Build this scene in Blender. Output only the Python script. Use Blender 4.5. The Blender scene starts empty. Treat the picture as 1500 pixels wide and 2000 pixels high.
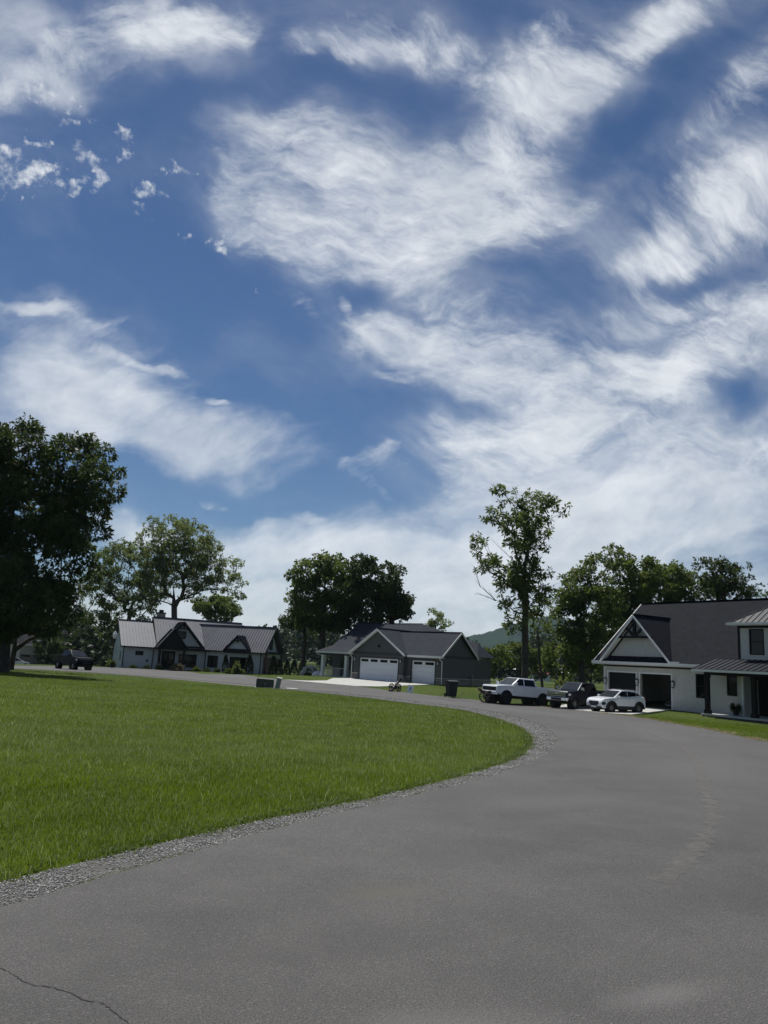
import bpy, math, random
import numpy as np
from mathutils import Vector, Matrix, Euler
from mathutils.geometry import delaunay_2d_cdt

rnd = random.Random(7)
nrng = np.random.default_rng(11)
sc = bpy.context.scene
COL = sc.collection
R = math.radians

# ------------------------------------------------------------------ camera
FPX, PITCH, ROLL, EYE = 1500.0, R(11.0), R(3.2), 1.65
fw = Vector((0, math.cos(PITCH), math.sin(PITCH)))
rt = Vector((1, 0, 0))
up = rt.cross(fw)
cr = rt * math.cos(ROLL) + up * math.sin(ROLL)
cu = -rt * math.sin(ROLL) + up * math.cos(ROLL)
cam_d = bpy.data.cameras.new('camera')
cam_d.sensor_fit = 'VERTICAL'
cam_d.sensor_height = 24.0
cam_d.lens = 24.0 * FPX / 2000.0
cam_d.clip_start = 0.1
cam_d.clip_end = 12000
cam = bpy.data.objects.new('camera', cam_d)
m = Matrix((cr, cu, -fw)).transposed().to_4x4()
m.translation = (0, 0, EYE)
cam.matrix_world = m
COL.objects.link(cam)
sc.camera = cam

# ------------------------------------------------------------------ light and exposure
SUN_AZ, SUN_EL = R(-24), R(62)          # azimuth clockwise from +Y
SUN_STRENGTH, SKY_STRENGTH = 4.9, 0.056
sc.view_settings.view_transform = 'Standard'
sc.view_settings.look = 'None'
sc.view_settings.gamma = 1.0
sc.view_settings.use_curve_mapping = False
sc.view_settings.exposure = 0.0
sc.cycles.max_bounces = 8
sc.cycles.transparent_max_bounces = 12
sc.cycles.volume_bounces = 1
sc.cycles.sample_clamp_indirect = 4.0

sun_d = bpy.data.lights.new('sun', 'SUN')
sun_d.energy = SUN_STRENGTH
sun_d.angle = R(0.53)
sun_d.color = (1.0, 0.972, 0.925)
sun = bpy.data.objects.new('sun', sun_d)
sdir = Vector((math.sin(SUN_AZ) * math.cos(SUN_EL), math.cos(SUN_AZ) * math.cos(SUN_EL), math.sin(SUN_EL)))
sun.rotation_euler = sdir.to_track_quat('Z', 'Y').to_euler()
sun.location = sdir * 200
COL.objects.link(sun)

# ------------------------------------------------------------------ sky: Nishita plus a cirrus deck
class Nodes:
    """small helper that writes shader nodes as expressions"""
    def __init__(s, tree):
        s.t = tree; s.n = tree.nodes; s.l = tree.links
    def set(s, sock, v):
        if isinstance(v, bpy.types.NodeSocket): s.l.new(v, sock)
        elif v is not None: sock.default_value = v
    def math(s, op, a, b=None, c=None, clamp=False):
        n = s.n.new('ShaderNodeMath'); n.operation = op; n.use_clamp = clamp
        s.set(n.inputs[0], a); s.set(n.inputs[1], b); s.set(n.inputs[2], c)
        return n.outputs[0]
    def vmath(s, op, a, b=None, scale=None):
        n = s.n.new('ShaderNodeVectorMath'); n.operation = op
        s.set(n.inputs[0], a); s.set(n.inputs[1], b)
        if scale is not None: s.set(n.inputs['Scale'], scale)
        return n.outputs['Value'] if op in ('LENGTH', 'DOT_PRODUCT') else n.outputs[0]
    def mapping(s, v, loc=(0, 0, 0), rot=(0, 0, 0), scale=(1, 1, 1), kind='POINT'):
        n = s.n.new('ShaderNodeMapping'); n.vector_type = kind
        s.set(n.inputs[0], v)
        n.inputs['Location'].default_value = loc; n.inputs['Rotation'].default_value = rot; n.inputs['Scale'].default_value = scale
        return n.outputs[0]
    def noise(s, v, scale, detail=4, rough=0.55, lac=2.0, dist=0.0, color=False):
        n = s.n.new('ShaderNodeTexNoise')
        s.set(n.inputs['Vector'], v)
        s.set(n.inputs['Scale'], scale); s.set(n.inputs['Detail'], detail); s.set(n.inputs['Roughness'], rough)
        s.set(n.inputs['Lacunarity'], lac); s.set(n.inputs['Distortion'], dist)
        return n.outputs['Color'] if color else n.outputs[0]
    def rng(s, v, a, b, c=0.0, d=1.0, smooth=True):
        n = s.n.new('ShaderNodeMapRange'); n.interpolation_type = 'SMOOTHSTEP' if smooth else 'LINEAR'
        s.set(n.inputs[0], v); s.set(n.inputs[1], a); s.set(n.inputs[2], b); s.set(n.inputs[3], c); s.set(n.inputs[4], d)
        return n.outputs[0]
    def mix(s, f, a, b):
        n = s.n.new('ShaderNodeMix'); n.data_type = 'RGBA'
        s.set(n.inputs[0], f); s.set(n.inputs[6], a); s.set(n.inputs[7], b)
        return n.outputs[2]
    def ramp(s, v, stops):
        n = s.n.new('ShaderNodeValToRGB'); s.set(n.inputs[0], v)
        e = n.color_ramp.elements
        while len(e) < len(stops): e.new(0.5)
        for el, (p, c) in zip(e, stops):
            el.position = p; el.color = tuple(c) + (1.0,) if len(c) == 3 else c
        return n.outputs[0]

# cloud catalogue: direction of the middle, orientation, half sizes (rad), weight, kind of cloud
CL=[
((0.0613,0.8493,0.5243),(-1.0141,-0.1246,-0.1493),0.1665,0.0703,1.0,'H'),
((-0.0885,0.8394,0.5362),(-1.0042,0.0463,0.1345),0.1164,0.0807,0.75,'H'),
((-0.1373,0.7954,0.5904),(-0.9159,-0.2481,-0.0155),0.0655,0.0292,0.55,'H'),
((-0.0294,0.8122,0.5826),(-0.9422,0.1356,0.1341),0.1204,0.0443,0.6,'H'),
((0.1021,0.833,0.5438),(-0.8799,-0.5484,-0.529),0.0868,0.0901,0.6,'D'),
((0.1103,0.7808,0.6149),(-0.8009,-0.4877,-0.5668),0.1028,0.0512,0.62,'D'),
((0.1872,0.7369,0.6496),(-0.7889,-0.398,-0.6161),0.1095,0.041,0.62,'D'),
((0.2648,0.6858,0.6779),(-0.808,-0.1948,-0.5514),0.0876,0.0253,0.75,'D'),
((0.0336,0.7383,0.6736),(-0.821,0.1522,0.0948),0.1362,0.034,0.45,'D'),
((-0.0573,0.7421,0.6679),(-0.8393,-0.0183,0.0607),0.074,0.0171,0.5,'D'),
((0.1322,0.7193,0.682),(-0.7299,-0.4149,-0.605),0.074,0.0319,0.35,'D'),
((0.0358,0.8894,0.4557),(-1.0569,0.3842,0.1683),0.0957,0.0308,0.6,'B'),
((-0.0849,0.8979,0.4319),(-0.9363,0.7545,0.5613),0.0467,0.0102,0.55,'B'),
((-0.1356,0.894,0.427),(-0.9499,0.7467,0.6028),0.0308,0.0115,0.35,'B'),
((-0.1368,0.8602,0.4912),(-1.048,0.1797,0.2603),0.0672,0.0301,0.5,'H'),
((0.0533,0.9176,0.3938),(-1.1658,0.0336,-0.0437),0.1267,0.0457,1.0,'H'),
((0.1249,0.9152,0.3832),(-1.1658,0.2347,-0.0363),0.0774,0.0378,0.8,'H'),
((-0.0324,0.9101,0.4131),(-1.1117,-0.3704,-0.1414),0.0453,0.0252,0.7,'H'),
((0.23,0.9182,0.3226),(-1.2386,-0.1469,-0.2959),0.1611,0.0543,1.0,'H'),
((0.2797,0.8916,0.3561),(-1.1976,0.2164,-0.2201),0.0971,0.0368,0.95,'H'),
((0.1579,0.9432,0.2925),(-1.2709,-0.142,-0.2096),0.1094,0.0359,1.0,'H'),
((0.3575,0.7863,0.5039),(-1.0254,-0.24,-0.5699),0.1168,0.0458,0.8,'D'),
((0.3105,0.8166,0.4867),(-1.0413,-0.2712,-0.5189),0.0862,0.0295,0.7,'D'),
((0.3763,0.7498,0.5442),(-0.9896,-0.1327,-0.5518),0.0822,0.0328,0.65,'D'),
((0.3908,0.8284,0.4012),(-1.1573,-0.0554,-0.4651),0.1119,0.0557,1.0,'H'),
((0.3136,0.8435,0.436),(-1.1095,-0.2026,-0.4557),0.1061,0.0271,0.65,'D'),
((0.3428,0.7213,0.6019),(-0.8989,-0.2579,-0.6438),0.1063,0.0376,0.4,'D'),
((0.3637,0.6835,0.6329),(-0.8661,-0.215,-0.6685),0.0517,0.0309,0.35,'D'),
((0.3138,0.9214,0.2292),(-1.3389,-0.0709,-0.345),0.2273,0.0822,0.85,'S'),
((0.3923,0.8816,0.2622),(-1.3053,-0.038,-0.429),0.1394,0.0671,0.9,'H'),
((0.2282,0.9582,0.1728),(-1.3967,-0.0689,-0.246),0.1642,0.0519,0.8,'S'),
((0.3614,0.9162,0.1733),(-1.3964,-0.047,-0.384),0.1505,0.0559,0.75,'S'),
((0.1417,0.9583,0.2481),(-1.3187,-0.1044,-0.1737),0.1106,0.0329,0.65,'H'),
((-0.0094,0.9709,0.2391),(-1.3088,-0.3943,-0.0929),0.0499,0.0173,0.6,'B'),
((-0.0346,0.9767,0.2117),(-1.3223,0.5341,0.1638),0.0399,0.012,0.4,'B'),
((-0.0895,0.9875,0.1294),(-1.4408,-0.0671,0.0816),0.1783,0.0397,0.75,'S'),
((-0.3118,0.939,0.1454),(-1.4241,-0.1059,0.305),0.0542,0.0241,1.0,'S'),
((-0.1935,0.9714,0.1378),(-1.4325,0.0045,0.1972),0.1091,0.0326,0.7,'S'),
((0.0383,0.9942,0.1007),(-1.4698,-0.0515,-0.0437),0.2188,0.0463,0.65,'S'),
((-0.1175,0.9913,0.0588),(-1.5119,-0.0627,0.1143),0.2802,0.0521,0.65,'S'),
((0.1698,0.9827,0.0742),(-1.4965,-0.0433,-0.1743),0.2186,0.0454,0.6,'S'),
((-0.0986,0.9803,0.1714),(-1.3867,0.359,0.1656),0.0397,0.0093,0.45,'B'),
((-0.3428,0.8834,0.3195),(-1.2377,0.2146,0.4437),0.1324,0.0618,0.8,'S'),
((-0.4155,0.8477,0.3299),(-1.2345,-0.029,0.4456),0.1025,0.0593,0.45,'S'),
((-0.2737,0.9219,0.2743),(-1.2882,0.1802,0.3406),0.1408,0.0447,0.62,'S'),
((-0.1617,0.953,0.2564),(-1.3108,0.0741,0.1877),0.1101,0.0295,0.35,'S'),
((-0.4499,0.8574,0.2499),(-1.3137,-0.1863,0.4346),0.0799,0.053,0.35,'S'),
((-0.3888,0.8381,0.3826),(-1.1781,-0.0104,0.4301),0.087,0.0088,0.6,'B'),
((-0.3065,0.8822,0.3574),(-1.194,0.2405,0.4284),0.0672,0.0081,0.75,'B'),
((-0.428,0.8196,0.3808),(-1.173,-0.1848,0.4042),0.0583,0.0068,0.5,'B'),
((-0.214,0.9275,0.3065),(-1.2487,0.2521,0.3098),0.0377,0.0065,0.45,'B'),
((-0.2099,0.9562,0.2038),(-1.3642,0.11,0.239),0.0319,0.0059,0.5,'B'),
((-0.1673,0.9563,0.24),(-1.3277,0.0761,0.192),0.0388,0.0079,0.35,'B'),
((-0.3308,0.8574,0.3942),(-1.1492,-0.2719,0.2484),0.0351,0.0059,0.3,'B'),
((-0.2589,0.7103,0.6546),(-0.8531,-0.0965,0.2657),0.0729,0.0409,0.95,'H'),
((-0.3945,0.7013,0.5938),(-0.745,-0.6306,-0.0565),0.0693,0.0408,0.75,'D'),
((-0.3263,0.7097,0.6244),(-0.8367,-0.3708,0.1149),0.0905,0.0457,0.5,'H'),
((-0.4247,0.6716,0.6072),(-0.8742,-0.329,0.2999),0.0523,0.0718,0.5,'S'),
((-0.2004,0.7105,0.6746),(-0.793,-0.2791,0.0101),0.0549,0.0228,0.75,'H'),
((-0.2623,0.7349,0.6254),(-0.8771,-0.2094,0.1716),0.0491,0.0244,0.45,'S'),
((-0.365,0.7246,0.5846),(-0.9184,-0.2731,0.2634),0.0465,0.0195,0.4,'S'),
((-0.3917,0.7206,0.5721),(-0.9618,-0.0011,0.4972),0.0218,0.0135,1.0,'P'),
((-0.3596,0.7357,0.574),(-0.9337,-0.2657,0.2628),0.0094,0.0074,0.9,'P'),
((-0.316,0.7652,0.5609),(-0.9723,-0.0931,0.3283),0.0128,0.009,0.95,'P'),
((-0.3175,0.7751,0.5463),(-0.9916,0.0621,0.4293),0.0126,0.0111,0.95,'P'),
((-0.3444,0.7828,0.5184),(-0.9364,-0.5062,0.0718),0.0182,0.0122,1.0,'P'),
((-0.4225,0.758,0.497),(-0.9447,-0.5583,0.1427),0.0336,0.022,0.85,'P'),
((-0.3896,0.7653,0.5124),(-1.0325,-0.036,0.4494),0.0202,0.012,0.95,'P'),
((-0.4244,0.744,0.5162),(-1.0016,-0.2915,0.3365),0.0228,0.0112,0.9,'P'),
((-0.4111,0.7634,0.4983),(-0.9941,-0.4182,0.2357),0.032,0.0132,1.0,'P'),
((-0.2651,0.7981,0.5411),(-0.9989,-0.0242,0.3051),0.0258,0.0089,0.8,'P'),
((-0.2952,0.8022,0.519),(-1.024,-0.0614,0.3153),0.0257,0.0112,0.75,'P'),
((-0.2117,0.8513,0.4801),(-1.0637,0.1507,0.3269),0.0225,0.012,0.75,'P'),
((-0.2584,0.835,0.4858),(-1.0546,-0.1776,0.2002),0.0118,0.0046,0.6,'P'),
((-0.3732,0.7397,0.5599),(-0.9754,-0.0567,0.4289),0.0199,0.0084,0.7,'P'),
((-0.3974,0.7463,0.5339),(-1.0073,0.0249,0.5051),0.0194,0.0086,0.7,'P'),
((-0.3524,0.767,0.5362),(-1.0041,0.0491,0.462),0.0204,0.0132,0.6,'P'),
((-0.3655,0.7822,0.5045),(-1.0237,-0.2467,0.2895),0.0298,0.0096,0.7,'P'),
((-0.3044,0.8103,0.5008),(-1.0265,0.2572,0.5121),0.0216,0.007,0.5,'P'),
((-0.1744,0.8809,0.4401),(-1.1112,-0.1269,0.1329),0.0062,0.0043,0.6,'P'),
((-0.3417,0.7504,0.5659),(-0.9649,-0.1124,0.3497),0.0125,0.0052,0.6,'P'),
((-0.2786,0.9589,0.054),(-1.5166,-0.0733,0.2788),0.2558,0.0378,0.6,'S'),
((0.0092,0.9996,0.0271),(-1.5436,-0.1065,-0.0121),0.3946,0.039,0.6,'S'),
((0.348,0.9345,0.0747),(-1.496,-0.0311,-0.3588),0.233,0.0493,0.55,'S'),
((-0.384,0.9233,0.0034),(-1.5674,-0.0611,0.3939),0.1672,0.0359,0.5,'S'),
((0.0033,0.7775,0.6289),(-0.8878,0.0836,0.0636),0.0559,0.0364,0.9,'N'),
((0.086,0.7278,0.6804),(-0.7951,0.2385,0.1101),0.0337,0.0428,0.6,'N'),
((0.2124,0.7868,0.5794),(-0.8411,0.5172,0.1527),0.0353,0.0571,1.0,'N'),
((0.2666,0.7554,0.5986),(-0.8945,-0.2966,-0.5697),0.0604,0.025,0.7,'N'),
((0.1788,0.8693,0.4609),(-1.0759,0.2444,-0.073),0.1058,0.0267,1.0,'N'),
((-0.0536,0.8923,0.4483),(-1.0923,0.2297,0.1775),0.0509,0.0248,0.9,'N'),
((0.3513,0.8157,0.4596),(-1.0904,-0.106,-0.4617),0.091,0.0186,0.8,'N'),
((0.4002,0.8538,0.3329),(-1.2187,0.2645,-0.3426),0.0611,0.0352,1.0,'N'),
((-0.2734,0.8445,0.4604),(-1.0838,-0.18,0.2186),0.0888,0.1162,1.0,'N'),
((-0.2156,0.8882,0.4057),(-1.1456,0.1809,0.3195),0.1098,0.0749,1.0,'N'),
((-0.0008,0.9477,0.319),(-1.238,-0.2165,-0.0733),0.0792,0.0327,0.8,'N'),
((0.4386,0.8843,0.1602),(-1.4062,-0.211,-0.4952),0.0596,0.0167,0.7,'N'),
((-0.038,0.9613,0.2728),(-1.2868,-0.2311,-0.0273),0.0863,0.0297,0.7,'N'),
((-0.1369,0.7664,0.6276),(-0.8677,-0.2429,-0.0244),0.1163,0.0202,0.6,'N'),
((-0.258,0.9487,0.1829),(-1.3833,-0.1944,0.2289),0.1247,0.0193,0.6,'N'),
((-0.1076,0.9289,0.3543),(-1.1764,0.3975,0.2751),0.0708,0.0454,0.9,'N'),
((0.0671,0.8844,0.4619),(-1.0861,0.1319,-0.0066),0.0382,0.0183,0.4,'N'),
((0.129,0.9332,0.3354),(-1.2167,-0.2561,-0.2307),0.0579,0.0143,0.5,'N'),
]


def build_world():
    w = bpy.data.worlds.new('World'); sc.world = w
    w.use_nodes = True
    t = w.node_tree; t.nodes.clear()
    N = Nodes(t)
    sky = t.nodes.new('ShaderNodeTexSky'); sky.sky_type = 'NISHITA'
    sky.sun_disc = False; sky.sun_elevation = SUN_EL; sky.sun_rotation = SUN_AZ % (2 * math.pi)
    sky.altitude = 300; sky.air_density = 1.0; sky.dust_density = 0.2; sky.ozone_density = 1.6
    tc = t.nodes.new('ShaderNodeTexCoord')
    d = tc.outputs['Generated']
    # gentle swirl so that the edges and the streaks bend
    w1 = N.vmath('SUBTRACT', N.noise(d, 4.2, 3, 0.5, color=True), (0.5, 0.5, 0.5))
    w2 = N.vmath('SUBTRACT', N.noise(d, 14.0, 3, 0.6, color=True), (0.5, 0.5, 0.5))
    dw = N.vmath('ADD', N.vmath('ADD', d, N.vmath('SCALE', w1, scale=0.14)), N.vmath('SCALE', w2, scale=0.045))
    dp = N.vmath('ADD', d, N.vmath('SCALE', N.vmath('SUBTRACT', N.noise(d, 42.0, 4, 0.65, color=True), (0.5, 0.5, 0.5)), scale=0.05))
    cov = {}
    last = None
    for loc, rot, sx, sy, wt, kind in sorted(CL, key=lambda c: c[5]):
        src = dp if kind == 'P' else dw
        if last is not None:            # a nil term: keeps the shader compiler working through the clouds one at a time
            n = t.nodes.new('ShaderNodeVectorMath'); n.operation = 'MULTIPLY_ADD'
            t.links.new(last, n.inputs[0]); n.inputs[1].default_value = (1e-9,) * 3; t.links.new(src, n.inputs[2])
            src = n.outputs[0]
        v = N.mapping(src, loc, rot, (sx, sy, 0.5), 'TEXTURE')
        r = N.vmath('LENGTH', v)
        if kind == 'P': f = N.rng(r, 1.25, 0.0)
        elif kind == 'S': f = N.rng(r, 1.7, 0.0)
        elif kind == 'N': f = N.rng(r, 1.5, 0.1)
        else: f = N.rng(r, 1.45, 0.15)
        cov[kind] = last = N.math('MULTIPLY_ADD', f, wt, cov.get(kind, 0.0))
        if kind in 'HD': cov['V'] = last = N.math('MULTIPLY_ADD', N.rng(N.math('MULTIPLY_ADD', last, 1e-9, r), 1.85, 0.3), wt, cov.get('V', 0.0))
    # away from the part of the sky the photograph shows, an unseen random deck goes on, thinned to lessen fill on facades
    sep = t.nodes.new('ShaderNodeSeparateXYZ'); t.links.new(d, sep.inputs[0])
    facing = N.vmath('DOT_PRODUCT', d, (0.0, 0.89, 0.456))
    outside = N.rng(facing, 0.86, 0.70)
    far = N.rng(N.noise(d, 2.6, 3, 0.5), 0.44, 0.66)
    far = N.math('MULTIPLY', N.math('MULTIPLY', far, outside), 0.5)
    for k in 'HD': cov[k] = N.math('ADD', cov[k], far)
    hole = N.math('SUBTRACT', 1.0, N.math('MINIMUM', cov['N'], 1.0))
    for k in 'HDV': cov[k] = N.math('MULTIPLY', cov[k], hole)
    # fine structure: streaks drawn out in three directions
    rx = -0.47
    ws = N.vmath('ADD', d, N.vmath('SCALE', w1, scale=0.10))
    ws = N.vmath('ADD', ws, N.vmath('SCALE', w2, scale=0.022))
    def streak(deg, a, b, sc_, det, ro):
        v = N.mapping(ws, (0, 0, 0), (0, -R(deg), 0), (1, 1, 1))
        v = N.mapping(v, (3.1 * deg, 0, 1.7), (0, 0, 0), (a, b, b))
        return N.noise(v, sc_, det, ro)
    nH = N.math('ADD', N.math('MULTIPLY', streak(-12, .8, 3.4, 6.5, 9, 0.64), 0.62), N.math('MULTIPLY', streak(16, .8, 3.6, 15.0, 6, 0.66), 0.38))
    nD = N.math('ADD', N.math('MULTIPLY', streak(36, 0.7, 3.8, 6.5, 9, 0.64), 0.62), N.math('MULTIPLY', streak(52, .8, 4.0, 14.0, 6, 0.66), 0.38))
    nB = streak(-30, 0.8, 3.2, 10.0, 8, 0.62)
    nS = N.math('ADD', N.math('MULTIPLY', streak(-4, 0.7, 2.4, 5.0, 7, 0.55), 0.7), N.math('MULTIPLY', streak(-16, 1.0, 2.8, 18.0, 6, 0.6), 0.3))
    nP = N.noise(d, 70.0, 7, 0.62)
    def layer(c, n, amp, lo, hi):
        x = N.math('MULTIPLY_ADD', N.math('SUBTRACT', n, 0.5), amp, c)
        x = N.math('MULTIPLY', x, N.rng(c, 0.0, 0.30))
        return N.rng(x, lo, hi)
    aH = layer(N.math('MINIMUM', cov['H'], 1.15), nH, 4.6, 0.0, 1.85)
    aD = layer(N.math('MINIMUM', cov['D'], 1.10), nD, 4.4, 0.0, 1.85)
    aB = layer(N.math('MINIMUM', cov['B'], 1.0), nB, 3.4, 0.0, 1.7)
    aS = layer(N.math('MINIMUM', cov['S'], 1.1), nS, 2.6, 0.0, 1.5)
    aP = N.math('MULTIPLY', layer(N.math('MINIMUM', cov['P'], 1.0), nP, 4.2, 0.15, 1.9), .9)
    # thin veil everywhere
    veil = N.math('MULTIPLY', N.math('MINIMUM', cov['V'], 1.0), N.rng(streak(24, 0.8, 2.4, 7.0, 7, 0.62), 0.32, 0.72, 0.06, 0.46))
    nV = N.rng(streak(28, 0.8, 2.6, 3.2, 8, 0.6), 0.44, 0.8, 0.0, 0.12)
    keep = None
    for a in (aH, aD, N.math('MULTIPLY', aB, 0.85), N.math('MULTIPLY', aS, 0.92), aP, nV, veil):
        k = N.math('SUBTRACT', 1.0, a)
        keep = k if keep is None else N.math('MULTIPLY', keep, k)
    alpha = N.math('SUBTRACT', 1.0, keep)
    above = N.rng(sep.outputs[2], -0.02, 0.02)
    alpha = N.math('MULTIPLY', N.math('MULTIPLY', alpha, 0.95), above)
    # lit cloud, a little greyer where it is thick and soft
    shade = N.rng(N.noise(ws, 9.0, 5, 0.6), 0.3, 0.7)
    ccol = N.mix(shade, (12.2, 13.0, 13.9, 1), (15.6, 16.2, 16.8, 1))
    ccol = N.mix(aP, ccol, (16.0, 16.4, 16.8, 1))
    skyc = t.nodes.new('ShaderNodeHueSaturation'); skyc.inputs['Saturation'].default_value = 1.16; skyc.inputs['Value'].default_value = 0.93
    t.links.new(sky.outputs[0], skyc.inputs['Color'])
    tint = t.nodes.new('ShaderNodeMix'); tint.data_type = 'RGBA'; tint.blend_type = 'MULTIPLY'; tint.inputs[0].default_value = 1.0
    t.links.new(skyc.outputs[0], tint.inputs[6]); tint.inputs[7].default_value = (0.90, 0.97, 1.10, 1)
    col = N.mix(alpha, tint.outputs[2], ccol)
    bg = t.nodes.new('ShaderNodeBackground'); bg.inputs[1].default_value = SKY_STRENGTH
    t.links.new(col, bg.inputs[0])
    out = t.nodes.new('ShaderNodeOutputWorld'); t.links.new(bg.outputs[0], out.inputs[0])
    w.cycles.sampling_method = 'MANUAL'; w.cycles.sample_map_resolution = 512
build_world()

# ------------------------------------------------------------------ terrain height
CP = np.array([(0,0,0),(0,8,0),(-12,8,0),(12,8,0),(0,-20,0),(-6,16,-.06),(8,18,-.1),(6,26,-.25),(16,30,-.35),(30,30,-.4),(18,47,-.75),(13,52,-.88),(16,53,-.9),(20.5,56.5,-.67),(17.5,61.5,-.67),(24.3,50.5,-.8),(27,46,-.9),(3,50,-.7),(6,67,-.35),(5.6,72.5,-.22),(0,78,-.22),(-8,81,-.25),(-2,68,-.6),(-12,70,-.75),(-10,40,-.4),(-25,30,-.2),(-28,56,-.62),(-14.6,101,-.84),(-22,104,-.88),(-32,99,-.92),(-31,88,-.95),(-15,90,-.9),(-42,72,-.85),(-52,112,-2.25),(-50,122,-2.35),(-40,116,-1.9),(12.5,58.8,-1.08),(9.5,57,-.88),(-60,90,-1.6),(-60,40,-.5),(40,80,-.9),(40,50,-.8),(60,20,-.3),(-60,0,0),(60,-20,0),(-60,-20,0),(10,110,-.8),(0,160,-1.6),(-80,160,-1.6),(80,160,-1.4)], float)
def _ker(r): return np.exp(-(r / 14.0) ** 2)
def _base(x, y): return -0.0085 * np.clip(y - 8, 0, 90) - 0.006 * np.clip(y - 98, 0, 150)
_W = np.linalg.solve(_ker(np.hypot(CP[:, None, 0] - CP[None, :, 0], CP[:, None, 1] - CP[None, :, 1])) + 0.02 * np.eye(len(CP)),
                     CP[:, 2] - _base(CP[:, 0], CP[:, 1]))
def T(x, y):
    x = np.asarray(x, float); y = np.asarray(y, float)
    r = np.hypot(x[..., None] - CP[:, 0], y[..., None] - CP[:, 1])
    return _base(x, y) + _ker(r) @ _W
def Tz(x, y): return float(T(x, y))

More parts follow.
